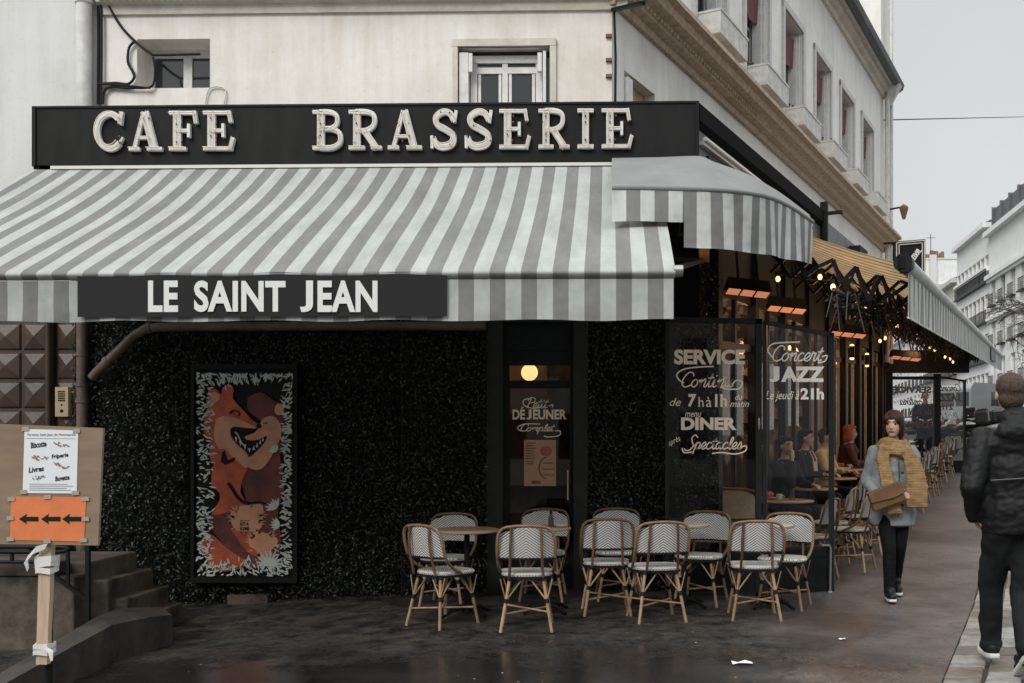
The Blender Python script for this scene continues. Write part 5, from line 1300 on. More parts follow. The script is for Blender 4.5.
# ================================================================== FURNITURE
def make_chair(dark=False):
    t = thing('bistro_chair', 'x', 'chair', group='woven rattan bistro chairs')
    RT = 'rattan'
    hoop = smooth_path([(.205, .02, .455), (.222, -.08, .50), (.230, -.17, .58), (.232, -.215, .70), (.222, -.235, .79), (.188, -.247, .842), (.12, -.253, .861), (0, -.256, .868), (-.12, -.253, .861), (-.188, -.247, .842), (-.222, -.235, .79), (-.232, -.215, .70), (-.230, -.17, .58), (-.222, -.08, .50), (-.205, .02, .455)], 4)
    m_ = MB(); m_.tube(hoop, .0135, 8); mk('back_frame', m_, 'rattan_hoop', t, True)
    # woven back
    m_ = MB(); rows = []; uvs = []; n = 16
    for i in range(9):
        v = i/8; z = .60+.255*v; row = []; ur = []
        wmax = .226 if z < .76 else .226*(1-max(0, (z-.76)/.10)**2.6*.62)
        for j in range(n+1):
            u = -1+2*j/n; x = u*wmax; zz = z-(.0 if v < 1 else 0)-.012*(u*u)*v; y = -.246+.055*(abs(x)/.222)**2.2-.0*(z)+(.72-z)*.12; row.append((x, y, zz)); ur.append((x, zz))
        rows.append(row); uvs.append(ur)
    m_.grid(rows, uvs); mk('woven_back', m_, 'weave_back', t, True)
    m_ = MB(); m_.tube([(-.226, -.19, .60), (-.12, -.232, .598), (0, -.242, .598), (.12, -.232, .598), (.226, -.19, .60)], .010, 6); m_.tube([(-.222, -.10, .575), (-.16, -.215, .585)], .008, 6); mk('back_rail', m_, 'binding_black', t, True)
    for sx in (-1, 1):
        m_ = MB(); m_.tube(smooth_path([(sx*.118, -.266, .85), (sx*.125, -.262, .70), (sx*.128, -.240, .58), (sx*.135, -.205, .45)], 3), .0115, 8); mk('back_bar', m_, 'rattan_dark', t, True)
    # seat
    prof = []; N_ = 36
    for k in range(N_):
        a = 2*PI*k/N_; c_, s_ = math.cos(a), math.sin(a); e = .62
        x = .212*math.copysign(abs(c_)**e, c_); y = .02+.205*math.copysign(abs(s_)**e, s_); x *= 1+.10*(y/.2); prof.append((x, y))
    m_ = MB(); vs = [(x, y, .448) for x, y in prof]+[(x*1.02, y*1.02, .462) for x, y in prof]+[(x*.97, y*.97, .476) for x, y in prof]
    fs = [tuple(range(N_-1, -1, -1))]+[(k, (k+1) % N_, N_+(k+1) % N_, N_+k) for k in range(N_)]+[(N_+k, N_+(k+1) % N_, 2*N_+(k+1) % N_, 2*N_+k) for k in range(N_)]+[tuple(range(2*N_, 3*N_))]
    uv = [[(vs[i][0]+.5, vs[i][1]+.5+vs[i][2]) for i in f] for f in fs]; m_.add(vs, fs, uv); mk('seat', m_, 'weave_seat', t, True)
    m_ = MB(); vs = [(x*.99, y*.99, .425) for x, y in prof]+[(x*.995, y*.995, .4475) for x, y in prof]; m_.add(vs, [tuple(range(N_-1, -1, -1))]+[(k, (k+1) % N_, N_+(k+1) % N_, N_+k) for k in range(N_)]+[tuple(range(N_, 2*N_))]); mk('seat_rim', m_, 'binding_black', t, True)
    feet = {}
    for (sx, sy) in ((-1, -1), (1, -1), (-1, 1), (1, 1)):
        topp = Vector((sx*.135, -.150 if sy < 0 else .165, .43)); bot = Vector((sx*.205, -.225 if sy < 0 else .215, 0)); feet[(sx, sy)] = (topp, bot)
        m_ = MB(); m_.tube([topp, topp.lerp(bot, .5), bot], [.0145, .014, .0135], 8); l_ = mk('leg', m_, 'rattan', t, True)
        mid = topp.lerp(bot, .42); m_ = MB(); m_.tube([mid, Vector((sx*.03, topp.y+.0, .428))], .0075, 6); m_.tube([mid, Vector((topp.x+.0, sy*.03+.02, .428))], .0075, 6); m_.tube([mid, Vector((sx*.21, topp.y*1.15, .43))], .006, 6); sub('brace', m_, 'rattan', l_)
        m_ = MB(); a = topp.lerp(bot, .38); b = topp.lerp(bot, .46); m_.tube([a, b], .0185, 8); a = topp.lerp(bot, -.02); b = topp.lerp(bot, .05); m_.tube([a, b], .019, 8); mks('binding', m_, 'binding_black', l_, as_sub=True)
    for (p, q, dz) in (((-1, -1), (1, 1), 0), ((1, -1), (-1, 1), .016)):
        a = feet[p][0].lerp(feet[p][1], .66); b = feet[q][0].lerp(feet[q][1], .66); m_ = MB(); m_.tube([a+Vector((0, 0, dz)), b+Vector((0, 0, dz))], .009, 6); mk('stretcher', m_, 'rattan', t, True)
    return t
chair0 = make_chair(); first = [True]
def place_chair(px, d, rz, label, group=None, A=None):
    p = W(px, HY, d) if A is None else A
    t = chair0 if first[0] else copy_tree(chair0); first[0] = False
    t.location = (p.x, p.y, gz(p.x, p.y)); t.rotation_euler = (0, 0, rz); t.scale = (.96, .96, .945); t['label'] = label
    if group: t['group'] = group
    return t
R = math.radians
GF = 'rattan chairs along the front'
place_chair(443, 8.12, R(-38), 'woven chair at the far left, turned towards the small brown table', GF)
place_chair(447, 9.15, R(172), 'woven chair facing the street behind the leftmost brown table', GF)
place_chair(527, 7.88, R(3), 'woven chair seen from behind in front of the cafe door', GF)
place_chair(543, 9.28, R(178), 'woven chair against the cafe door, facing the street behind the table with the bottle', GF)
place_chair(606, 8.62, R(4), 'woven chair seen from behind, left one of the pair before the leafy pier', GF)
place_chair(618, 9.30, R(184), 'woven chair facing the street, mostly hidden behind the two chairs by the leafy pier', GF)
place_chair(656, 8.28, R(12), 'woven chair seen from behind, slightly turned, beside the white round table', GF)
place_chair(701, 9.08, R(160), 'woven chair facing left behind the white round table, in front of the glass screen', GF)
place_chair(754, 8.38, R(-2), 'woven chair seen from behind, the rightmost along the front', GF)
place_chair(784, 8.92, R(158), 'woven chair facing the street beside the dark kick panel of the glass screen', GF)
GS = 'rattan chairs along the side terrace'
names = ['first', 'second', 'third', 'fourth', 'fifth', 'sixth', 'seventh', 'eighth', 'ninth', 'tenth', 'eleventh', 'twelfth', 'thirteenth', 'fourteenth', 'fifteenth', 'sixteenth', 'seventeenth', 'eighteenth', 'nineteenth', 'twentieth', 'twenty-first', 'twenty-second']
dch = [10.15+.50*i+.003*i*i for i in range(22)]
rc = random.Random(4)
for i, d in enumerate(dch):
    p = AF(((2.0 if i % 2 else 2.32) if i < 9 else (2.12 if i % 2 else 2.0))+rc.uniform(-.05, .05), d, 0); place_chair(0, 0, ath+R(rc.uniform(-12, 14)), f'terrace chair with its back to the pavement, {names[i]} behind the glass screen', GS, A=p)
chair0_done = True

def make_table(topm, label, loc, group, r=.30):
    t = thing('round_table', label, 'table', loc, 0, group)
    m_ = MB(); m_.lathe([(0, .708), (r-.02, .708), (r, .714), (r, .732), (r-.012, .738), (0, .738)], 36); tp_ = mk('tabletop', m_, topm, t, True)
    m_ = MB(); m_.lathe([(r+.002, .712), (r+.006, .716), (r+.006, .73), (r+.002, .734)], 36); sub('rim', m_, 'brass', tp_)
    m_ = MB(); m_.tube([(0, 0, .05), (0, 0, .70)], .024, 12); m_.lathe([(.12, .70), (.12, .707)], 16); mk('column', m_, 'iron', t, True)
    m_ = MB()
    for k in range(4):
        a = PI/4+k*PI/2; m_.tube([(0, 0, .07), (.14*math.cos(a), .14*math.sin(a), .06), (.25*math.cos(a), .25*math.sin(a), .012)], [.022, .018, .014], 8)
    m_.lathe([(.05, .03), (.04, .10)], 14); mk('base', m_, 'iron', t, True)
    return t
def tloc(px, d): p = W(px, HY, d); return (p.x, p.y, gz(p.x, p.y))
make_table('table_wood', 'small round brown table with a brass edge, leftmost along the front', tloc(467, 8.55), 'round cafe tables along the front', .27)
tb = make_table('table_wood', 'small round brown table before the cafe door with a bottle on it', tloc(546, 8.65), 'round cafe tables along the front', .21)
make_table('table_marble', 'small round pale topped table beside the slightly turned chair', tloc(684, 8.95), 'round cafe tables along the front', .22)
make_table('table_marble', 'small round pale topped table between the two rightmost front chairs', tloc(771, 8.9), 'round cafe tables along the front', .20)
p = Vector(tloc(551, 8.62)); z = p.z+.74
bo_ = thing('sauce_bottle', 'small dark capped bottle standing on the brown table by the door', 'bottle', (p.x, p.y, z))
m_ = MB(); m_.lathe([(.022, 0), (.024, .01), (.024, .07), (.012, .10), (.012, .11)], 12); mk('body', m_, 'soil', bo_, True)
m_ = MB(); m_.lathe([(.014, .11), (.014, .14)], 10); mk('cap', m_, 'binding_black', bo_, True)
m_ = MB(); m_.lathe([(.02, 0), (.05, .004), (.055, .014), (.05, .014)], 18, (p.x+.09, p.y+.02, z)); tag(mk('ashtray', m_, 'ceramic'), 'small white ashtray on the brown table by the door', 'ashtray')
# terrace tables with things on them
tn = ['first', 'second', 'third', 'fourth', 'fifth', 'sixth', 'seventh']
for i, d in enumerate((10.75, 12.0, 13.3, 14.7, 16.2, 17.9, 20.2)):
    p = AF(2.74, d, 0); g = gz(0, p.y)
    make_table('table_wood', f'round wooden terrace table, {tn[i]} behind the glass screen', (p.x, p.y, g), 'round tables along the side terrace', .33)
    z = g+.741
    c_ = thing('coffee_cup', f'small white cup on the {tn[i]} terrace table', 'cup', (p.x-.05, p.y-.12, z), 0, 'cups on the terrace tables')
    m_ = MB(); m_.lathe([(.02, 0), (.028, .01), (.034, .05), (.034, .062), (.030, .06)], 14); mk('body', m_, 'ceramic', c_, True); m_ = MB(); m_.tube([(.033, 0, .05), (.05, 0, .04), (.047, 0, .02), (.03, 0, .015)], .004, 5); mk('handle', m_, 'ceramic', c_, True)
    m_ = MB(); m_.lathe([(.028, 0), (.03, .09), (.03, .11)], 12, (p.x+.10, p.y-.05, z)); tag(mk('glass', m_, 'bottle_glass'), f'drinking glass on the {tn[i]} terrace table', 'glass', 'glasses on the terrace tables')
    if i in (0, 2, 3):
        pl = thing('plate', f'plate of red fruit on the {tn[i]} terrace table', 'plate', (p.x-.14, p.y+.08, z), 0, 'plates on the terrace tables')
        m_ = MB(); m_.lathe([(.05, 0), (.10, .008), (.11, .018), (.10, .016)], 20); mk('dish', m_, 'ceramic', pl, True)
        m_ = MB(); rr = random.Random(i)
        for k in range(9): m_.ell((rr.uniform(-.06, .06), rr.uniform(-.06, .06), .035+rr.uniform(0, .03)), .027, 8, 6)
        mk('fruit', m_, 'fruit_red', pl, True)
# wicker bench behind the lettered screen
bn = thing('wicker_bench', 'pale wicker bench with tilted rounded back behind the lettered glass screen', 'bench', tloc(703, 10.15), R(-24))
m_ = MB(); rows = []
for i in range(5):
    v = i/4; rows.append([(x, .30+.12*v, .47+.42*v-(.10*max(0, abs(x)-.36)/.1*v)) for x in ylin(-.48, .48, 12)])
m_.grid(rows); mk('back', m_, 'wicker_bench', bn, True)
m_ = MB(); m_.tube(smooth_path([(-.49, .28, .10), (-.49, .30, .5), (-.47, .39, .78), (-.38, .42, .89), (0, .43, .90), (.38, .42, .89), (.47, .39, .78), (.49, .30, .5), (.49, .28, .10)], 4), .017, 8); mk('back_frame', m_, 'rattan_dark', bn, True)
m_ = MB(); m_.box((-.47, -.24, .40), (.47, .29, .45)); mk('seat', m_, 'wicker_bench', bn, True)
for (x, y) in ((-.44, -.22), (.44, -.22), (-.44, .25), (.44, .25)):
    m_ = MB(); m_.tube([(x, y, .41), (x*1.05, y*1.05, 0)], .016, 8); mk('leg', m_, 'rattan', bn, True)

# ================================================================== PEOPLE
def remesh(mb, voxel=.010, smooth=2, fac=.5):
    me = bpy.data.meshes.new('tmp'); me.from_pydata([tuple(v) for v in mb.v], [], mb.f); me.update()
    o = bpy.data.objects.new('tmp', me); C.objects.link(o)
    md = o.modifiers.new('r', 'REMESH'); md.mode = 'VOXEL'; md.voxel_size = voxel
    if smooth: s = o.modifiers.new('s', 'SMOOTH'); s.iterations = smooth; s.factor = fac
    dg = bpy.context.evaluated_depsgraph_get(); dg.update()
    r = bpy.data.meshes.new_from_object(o.evaluated_get(dg)); bpy.data.objects.remove(o); bpy.data.meshes.remove(me); return r
def fmk(name, mb, m, parent, voxel=.012, smooth=3, colf=None, warp=None):
    me = remesh(mb, voxel, smooth); me.name = name
    ml = m if isinstance(m, list) else [m]
    for k in ml: me.materials.append(M[k])
    if warp:
        for v in me.vertices: v.co = warp(v.co)
    if colf:
        for p in me.polygons: p.material_index = colf(p.center)
    me.polygons.foreach_set('use_smooth', [True]*len(me.polygons))
    o = bpy.data.objects.new(name, me); C.objects.link(o); o.parent = parent; return o
def wrinkle(amp, sc, seed=0):
    def f(co):
        n = noise.noise(Vector((co.x*sc, co.y*sc, co.z*sc*1.6+seed)))*amp; d = Vector((co.x, co.y, 0)); d = d.normalized() if d.length > 1e-4 else Vector((0, 1, 0))
        return co+d*n
    return f
def head(mb, c, yaw=0., s=1.0):   # facing +y, yaw rotates
    R_ = Matrix.Rotation(yaw, 3, 'Z'); c = Vector(c)
    def E(p, r): mb.ell(c+R_ @ (Vector(p)*s), tuple(x*s for x in r), 16, 12, R_)
    E((0, -.012, .03), (.075, .092, .088)); E((0, .018, -.025), (.060, .070, .082)); E((0, .045, -.085), (.030, .032, .026))
    E((0, .088, -.015), (.010, .014, .022)); E((0, .094, -.030), (.014, .013, .010)); E((-.076, -.005, -.01), (.010, .018, .030)); E((.076, -.005, -.01), (.010, .018, .030))
    E((0, .070, .025), (.05, .018, .012)); E((0, .080, -.058), (.022, .012, .008))
    return lambda p: c+R_ @ (Vector(p)*s)
def hand(mb, wrist, dirv, palm_n, side=1, curl=.5, s=1.):
    w = Vector(wrist); d = Vector(dirv).normalized(); n = Vector(palm_n); n = (n-d*n.dot(d)).normalized(); x = d.cross(n)*side
    pc = w+d*.05*s; Rm = Matrix((x, d, n)).transposed()
    mb.ell(pc, (.040*s, .052*s, .016*s), 12, 8, Rm)
    for k, (ox, L_) in enumerate(((-.028, .070), (-.010, .080), (.010, .075), (.028, .060))):
        a = w+(d*.092+x*ox)*s; b = a+(d*math.cos(curl)+n*math.sin(curl))*L_*.5*s; e = b+(d*math.cos(curl*2.2)+n*math.sin(curl*2.2))*L_*.5*s
        mb.tube([a-d*.02*s, a, b, e], [.009*s, .009*s, .0085*s, .0065*s], 8)
    a = w+(d*.03-x*.032)*s; b = a+(d*.6-x*.6+n*.3)*.04*s; mb.tube([a, b, b+(d*.9+n*.4)*.03*s], [.011*s, .0095*s, .007*s], 8)
def face_bits(parent, H, s=1.):
    m_ = MB()
    for sx in (-1, 1): m_.ell(H((sx*.031, .075, .004)), .0085*s, 8, 6)
    mk('eye', m_, 'eye_dark', parent, True)
    m_ = MB()
    for sx in (-1, 1): m_.tube([H((sx*.014, .088, .024)), H((sx*.032, .086, .031)), H((sx*.048, .074, .025))], .0035*s, 6)
    mk('eyebrow', m_, 'hair_brown', parent, True)
    m_ = MB(); m_.tube([H((-.022, .083, -.057)), H((0, .092, -.055)), H((.022, .083, -.057))], [.003*s, .0055*s, .003*s], 8); mk('mouth', m_, 'lips', parent, True)

# --- woman walking towards the camera (local +y = the way she faces)
p = W(893, HY, 9.33)
wo = thing('person', 'person walking in a grey coat and wide mustard knitted scarf with dark leggings', 'person', (p.x, p.y, gz(p.x, p.y)-.01), PI-R(6)); wo.scale = (1.03, 1.03, 1.02)
wb_ = MB()
for s_, ft, ky in ((1, (.055, .16), .10), (-1, (-.05, -.14), .04)):
    hip = Vector((s_*.085, 0, .88)); kn = Vector((s_*.065, ky+ft[1]*.25, .48)); an = Vector((ft[0], ft[1]-.02, .10 if s_ > 0 else .17))
    wb_.cap(hip, .085, kn, .052); wb_.cap(kn, .052, an, .032); wb_.cap(an, .032, an+Vector((0, .10, -.065 if s_ > 0 else -.10)), .022)
wb_.cap((0, 0, .90), .12, (0, 0, 1.08), .10); wb_.cap((0, 0, 1.08), .10, (0, .0, 1.30), .125); wb_.ell((0, 0, 1.32), (.17, .09, .08)); wb_.cap((0, 0, 1.35), .055, (0, .01, 1.48), .05)
hw = (.0, .035, 1.585)
H = head(wb_, hw, R(-22), 1.06)
for s_, el, wr in ((1, (.235, -.02, 1.08), (.16, .20, .95)), (-1, (-.22, .0, 1.06), (-.15, .16, .98))):
    sh = Vector((s_*.15, 0, 1.33)); wb_.cap(sh, .045, el, .036); wb_.cap(el, .036, wr, .024); hand(wb_, wr, (-s_*.6, .6, -.25), (0, -1, -.3), -s_, .7, .92)
fmk('body', wb_, 'skin', wo, .0065, 2)
face_bits(wo, H, 1.1)
m_ = MB()   # leggings
for s_, ft, ky in ((1, (.055, .16), .10), (-1, (-.05, -.14), .04)):
    hip = Vector((s_*.078, 0, .88)); kn = Vector((s_*.058, ky+ft[1]*.25, .48)); an = Vector((ft[0], ft[1]-.03, .09 if s_ > 0 else .15)); m_.cap(hip, .095, kn, .062); m_.ell(kn.lerp(an, .3)-Vector((0, .015, 0)), (.055, .06, .12)); m_.cap(kn, .062, an+Vector((0, .01, 0)), .050)
fmk('leggings', m_, 'leggings', wo, .011, 2, warp=wrinkle(.004, 25, 3))
for s_, ft in ((1, (.055, .16, .0)), (-1, (-.05, -.14, .055))):
    b = Vector((ft[0], ft[1], ft[2])); t_ = 0 if s_ > 0 else -.04
    m_ = MB(); m_.cap(b+Vector((0, -.03, .06)), .047, b+Vector((0, -.035, .15)), .050); m_.ell(b+Vector((0, .03, .09)), (.045, .06, .04)); m_.cap(b+Vector((0, -.03, .055)), .042, b+Vector((.0, .13, .045+t_)), .034); m_.ell(b+Vector((0, .06, .05+t_/2)), (.046, .10, .03)); sh_ = fmk('shoe', m_, 'shoe_black', wo, .008, 2)
    m_ = MB(); m_.slab([b+Vector((0, -.085, .018)), b+Vector((0, .0, .018+t_*.3)), b+Vector((0, .10, .016+t_*.8)), b+Vector((0, .175, .022+t_))], [.06, .075, .085, .055], .026, (1, 0, 0)); o_ = fmk('sole', m_, 'sole_white', sh_, .007, 2)
m_ = MB()   # coat
m_.ell((0, 0, .98), (.198, .15, .33)); m_.ell((0, 0, .79), (.205, .16, .24)); m_.ell((0, 0, 1.15), (.185, .135, .24)); m_.cap((-.13, 0, 1.335), .072, (.13, 0, 1.335), .072)
for s_, el, wr in ((1, (.235, -.03, 1.08), (.17, .17, .965)), (-1, (-.22, -.01, 1.06), (-.17, .14, .99))):
    sh = Vector((s_*.152, 0, 1.33)); m_.cap(sh, .074, el, .062); m_.cap(el, .060, wr, .048)
# collar
m_.ell((0, .05, 1.34), (.10, .085, .09)); m_.ell((0, 0, .74), (.205, .16, .2))
m_.cap((-.06, .02, 1.40), .05, (.06, .02, 1.40), .05)
def coatwarp(co):
    co = wrinkle(.022, 6, 2)(co)
    if co.z < .67: co.z = .67+(co.z-.67)*.15
    return co
ct = fmk('coat', m_, 'coat_grey', wo, .012, 3, warp=coatwarp)
m_ = MB(); m_.tube([(-.02, .172, 1.25), (-.022, .19, 1.1), (-.018, .19, .95), (-.02, .17, .76)], .005, 5)
for z in (1.15, 1.0, .86): m_.ell((-.05, .185, z), (.012, .006, .012), 8, 6)
mk('coat_buttons', m_, 'suit_dark', wo, True)
# hair: dark bob with side parting
m_ = MB(); hc = Vector(hw); Rz = Matrix.Rotation(R(-22), 3, 'Z')
def hE(p, r): m_.ell(hc+Rz @ Vector(p), r, 16, 12, Rz)
hE((0, -.018, .050), (.092, .104, .088)); hE((-.068, -.01, -.03), (.030, .060, .095)); hE((.068, -.015, -.03), (.030, .058, .095)); hE((0, -.065, -.04), (.080, .050, .10)); hE((-.052, .035, .045), (.032, .050, .050)); hE((.050, .038, .048), (.036, .052, .048)); hE((.0, .03, .095), (.05, .045, .022)); hE((.078, .01, .0), (.020, .05, .07)); hE((-.078, .01, .0), (.020, .05, .07))
fmk('hair', m_, 'hair_brown', wo, .008, 2)
# scarf: thick loop, short tail, broad tail
m_ = MB()
loop = [(.10*math.cos(a)*1.05, .01+.105*math.sin(a), 1.385+.018*math.sin(a*2)) for a in [2*PI*k/20 for k in range(21)]]
m_.tube(loop, .047, 12, cap=False); m_.tube([(x*1.14, y*1.12+.012, z-.045) for (x, y, z) in loop], .040, 12, cap=False); m_.tube([(x*.92, y*.95, z+.035) for (x, y, z) in loop], .036, 12, cap=False)
m_.slab(smooth_path([(.09, .10, 1.40), (.115, .165, 1.28), (.10, .195, 1.15), (.075, .215, 1.02), (.05, .225, .90), (.02, .215, .78)], 3), [.10, .10, .10, .105, .105, .11, .11, .115, .115, .12, .12, .13, .13, .135, .135, .14][:16], .032, (1, .1, 0))
pb = smooth_path([(-.06, .11, 1.40), (-.12, .16, 1.30), (-.155, .19, 1.17), (-.165, .215, 1.03), (-.165, .225, .92), (-.165, .215, .84)], 3)
m_.slab(pb, [.10+.085*min(1, k/9) for k in range(len(pb))], .034, (1, -.25, 0))
fmk('scarf', m_, 'scarf', wo, .009, 1, warp=wrinkle(.012, 14, 1))
# handbag
bp_ = Vector((p.x, p.y, gz(p.x, p.y)))
bg = thing('handbag', 'brown suede clutch bag held in front of the grey coat', 'handbag', tuple(W(886.5, 497, 9.06)), R(4))
m_ = MB(); Rb = Matrix.Rotation(R(-20), 4, 'Y'); m_.box((-.155, -.035, -.085), (.155, .035, .085), Rb); o = mk('body', m_, 'bag_suede', bg, True)
bv = o.modifiers.new('b', 'BEVEL'); bv.width = .014; bv.segments = 3
m_ = MB(); v = [Rb @ Vector(q) for q in ((-.16, -.046, .09), (.16, -.046, .09), (.16, -.052, -.005), (.05, -.054, -.02), (-.16, -.05, .005), (-.16, .04, .095), (.16, .04, .095))]
m_.add(v, [(0,4,3,2,1), (0,1,6,5)]); o = mk('flap', m_, 'bag_suede', bg, True); sd = o.modifiers.new('s', 'SOLIDIFY'); sd.thickness = .008

# --- man walking away at the right edge (local +y = away)
p = W(1018, HY, 6.22)
mn = thing('person', 'person in a black hooded jacket and dark jeans walking away along the kerb', 'person', (p.x, p.y, gz(p.x, p.y)+.015), R(-6))
m_ = MB()
LEG = {-1: (Vector((-.09, 0, .93)), Vector((-.11, .20, .53)), Vector((-.075, .33, .12))), 1: (Vector((.09, 0, .93)), Vector((.045, .05, .49)), Vector((-.01, -.22, .20)))}
for s_ in (-1, 1):
    h_, k_, a_ = LEG[s_]; m_.cap(h_, .09, k_, .06); m_.cap(k_, .058, a_, .04); m_.cap(a_, .038, a_+Vector((0, .14, -.07 if s_ < 0 else -.11)), .032)
m_.cap((0, 0, .98), .14, (0, 0, 1.2), .13); m_.cap((0, 0, 1.2), .13, (0, 0, 1.42), .14); m_.ell((0, -.01, 1.44), (.18, .08, .06)); m_.cap((-.01, 0, 1.48), .058, (-.04, .02, 1.64), .056)
Hm = head(m_, (-.04, .03, 1.735), 0, 1.06)
for s_ in (-1, 1):
    sh = Vector((s_*.19, -.01, 1.42)); el = Vector((s_*.295, -.10, 1.16)); wr = Vector((s_*.23, .10, .965)); m_.cap(sh, .045, el, .040); m_.cap(el, .042, wr, .028); hand(m_, wr, (-s_*.3, .7, -.5), (-s_, 0, 0), s_, .6)
fmk('body', m_, 'skin', mn, .0075, 2); face_bits(mn, Hm)
m_ = MB()
for s_ in (-1, 1):
    h_, k_, a_ = LEG[s_]; m_.cap(h_, .118, k_, .080); m_.cap(k_, .080, a_+Vector((0, 0, -.01)), .066); m_.ell(a_+Vector((0, -.01, .0)), (.072, .078, .05))
m_.ell((0, 0, .95), (.17, .125, .12)); fmk('jeans', m_, 'jeans_dark', mn, .011, 2, warp=wrinkle(.014, 9, 5))
for s_ in (-1, 1):
    a_ = LEG[s_][2]; dz = -.08 if s_ < 0 else -.095; ang = -.62 if s_ > 0 else 0.
    Q = Matrix.Translation(a_+Vector((0, 0, dz))) @ Matrix.Rotation(ang, 4, 'X')
    m_ = MB(); m_.cap(Q @ Vector((0, -.045, .055)), .048, Q @ Vector((0, .15, .035)), .038); m_.ell(Q @ Vector((0, .06, .045)), (.05, .12, .035)); m_.cap(Q @ Vector((0, -.035, .06)), .05, Q @ Vector((0, -.02, .11)), .05); sh_ = fmk('shoe', m_, 'shoe_black', mn, .008, 2)
    m_ = MB(); m_.slab([Q @ Vector((0, -.105, .012)), Q @ Vector((0, -.03, .006)), Q @ Vector((0, .08, .004)), Q @ Vector((0, .17, .010)), Q @ Vector((0, .20, .018))], [.06, .085, .09, .09, .05], .034, (1, 0, 0)); fmk('sole', m_, 'sole_white', sh_, .008, 2)
m_ = MB(); m_.ell((0, -.01, 1.20), (.222, .150, .36)); m_.ell((0, -.01, 1.02), (.225, .155, .20)); m_.ell((0, 0, .93), (.222, .155, .15)); m_.ell((0, -.02, 1.42), (.25, .135, .12))
for s_ in (-1, 1):
    sh = Vector((s_*.215, -.01, 1.445)); el = Vector((s_*.30, -.10, 1.16)); wr = Vector((s_*.235, .08, .98)); m_.cap(sh, .088, el, .072); m_.cap(el, .070, wr, .06)
m_.ell((-.01, -.105, 1.50), (.150, .085, .09)); m_.ell((-.02, -.055, 1.585), (.118, .085, .070)); m_.ell((-.02, .03, 1.59), (.10, .10, .05))
def jw(co):
    co = wrinkle(.009, 24, 4)(wrinkle(.010, 9, 9)(co))
    if co.z < .87: co.z = .87+(co.z-.87)*.2
    return co
def _unused(): pass
fmk('jacket', m_, 'jacket_black', mn, .012, 3, warp=jw)
m_ = MB(); m_.tube([(0, -.195, 1.53), (.005, -.205, 1.45)], .004, 5); m_.tube([(-.20, -.155, 1.20), (0, -.182, 1.215), (.20, -.155, 1.20)], .004, 5); mk('seam', m_, 'fascia_grey', mn, True)
m_ = MB(); hc = Vector((-.04, .03, 1.735))
for q, r in (((0, -.022, .042), (.090, .106, .092)), ((0, -.045, -.03), (.080, .068, .075)), ((0, .05, .082), (.07, .05, .035)), ((0, -.01, .085), (.07, .08, .045))): m_.ell(hc+Vector(q), r)
fmk('hair', m_, 'hair_man', mn, .009, 1, warp=lambda c: c+Vector((0, 0, .008*noise.noise(c*60))))

# --- seated guests against the glazing
def seated(label, loc, rz, top, hair, topz=0., yaw=0., arm='table', shirt=None, longhair=False, skin='skin'):
    t = thing('person', label, 'person', loc, rz, 'guests seated on the terrace'); m_ = MB()
    for s_ in (-1, 1):
        hip = Vector((s_*.09, 0, .50)); kn = Vector((s_*.10, .42, .50)); an = Vector((s_*.10, .40, .10)); m_.cap(hip, .085, kn, .058); m_.cap(kn, .056, an, .04); m_.cap(an, .035, an+Vector((0, .14, -.06)), .03)
    m_.cap((0, -.02, .55), .13, (0, .0, .80), .12); m_.cap((0, 0, .8), .12, (0, .02, 1.0), .13); m_.ell((0, .02, 1.03), (.18, .095, .08)); m_.cap((0, .02, 1.06), .052, (0, .04, 1.18), .05)
    H = head(m_, (0, .05, 1.265), yaw, .98); arms = []
    for s_ in (-1, 1):
        sh = Vector((s_*.18, .02, 1.03))
        if arm == 'chin' and s_ == 1: el = Vector((.20, .27, .82)); wr = Vector((.09, .20, 1.10)); dv = (-.2, .0, 1)
        else: el = Vector((s_*.24, .12, .80)); wr = Vector((s_*.13, .34, .80)); dv = (-s_*.4, 1, 0)
        m_.cap(sh, .046, el, .038); m_.cap(el, .036, wr, .026); hand(m_, wr, dv, (0, -.3, -1) if dv[2] == 0 else (0, -1, 0), s_, .5, .95); arms.append((sh, el, wr))
    fmk('body', m_, skin, t, .009, 2); face_bits(t, H)
    m_ = MB(); m_.cap((0, -.02, .56), .155, (0, .0, .80), .145); m_.cap((0, 0, .8), .145, (0, .02, .98), .148); m_.cap((-.13, .02, 1.03), .07, (.13, .02, 1.03), .07)
    for sh, el, wr in arms: m_.cap(sh, .066, el, .056); m_.cap(el, .054, el.lerp(wr, .85), .042)
    fmk('top', m_, top, t, .013, 2, warp=wrinkle(.012, 10, 3))
    if shirt: m_ = MB(); m_.slab([(0, .17, .70), (0, .17, .85), (0, .155, 1.0), (0, .10, 1.09)], [.07, .10, .13, .10], .02, (1, 0, 0)); mk('shirt_front', m_, shirt, t, True)
    m_ = MB()
    for s_ in (-1, 1): m_.cap((s_*.09, 0, .50), .10, (s_*.10, .42, .50), .072); m_.cap((s_*.10, .42, .50), .070, (s_*.10, .40, .14), .055)
    fmk('trousers', m_, 'suit_dark', t, .014, 2)
    m_ = MB(); hc = Vector((0, .05, 1.265)); Rz = Matrix.Rotation(yaw, 3, 'Z')
    for q, r in (((0, -.028, .042), (.086, .096, .084)), ((0, -.06, -.02), (.076, .05, .075)), ((0, .045, .078), (.062, .045, .028)))+((((.06, -.02, -.05), (.03, .06, .10)), ((-.06, -.02, -.05), (.03, .06, .10)), ((0, -.07, -.08), (.08, .05, .10))) if longhair else ()): m_.ell(hc+Rz @ Vector(q), r, 14, 10, Rz)
    fmk('hair', m_, hair, t, .010, 1)
    # the seat below: a stool-like banquette section
    return t
def sloc(px, d, dz=0.): p = W(px, HY, d); return (p.x, p.y, gz(p.x, p.y)+dz)
face_r = ath-PI   # facing the street
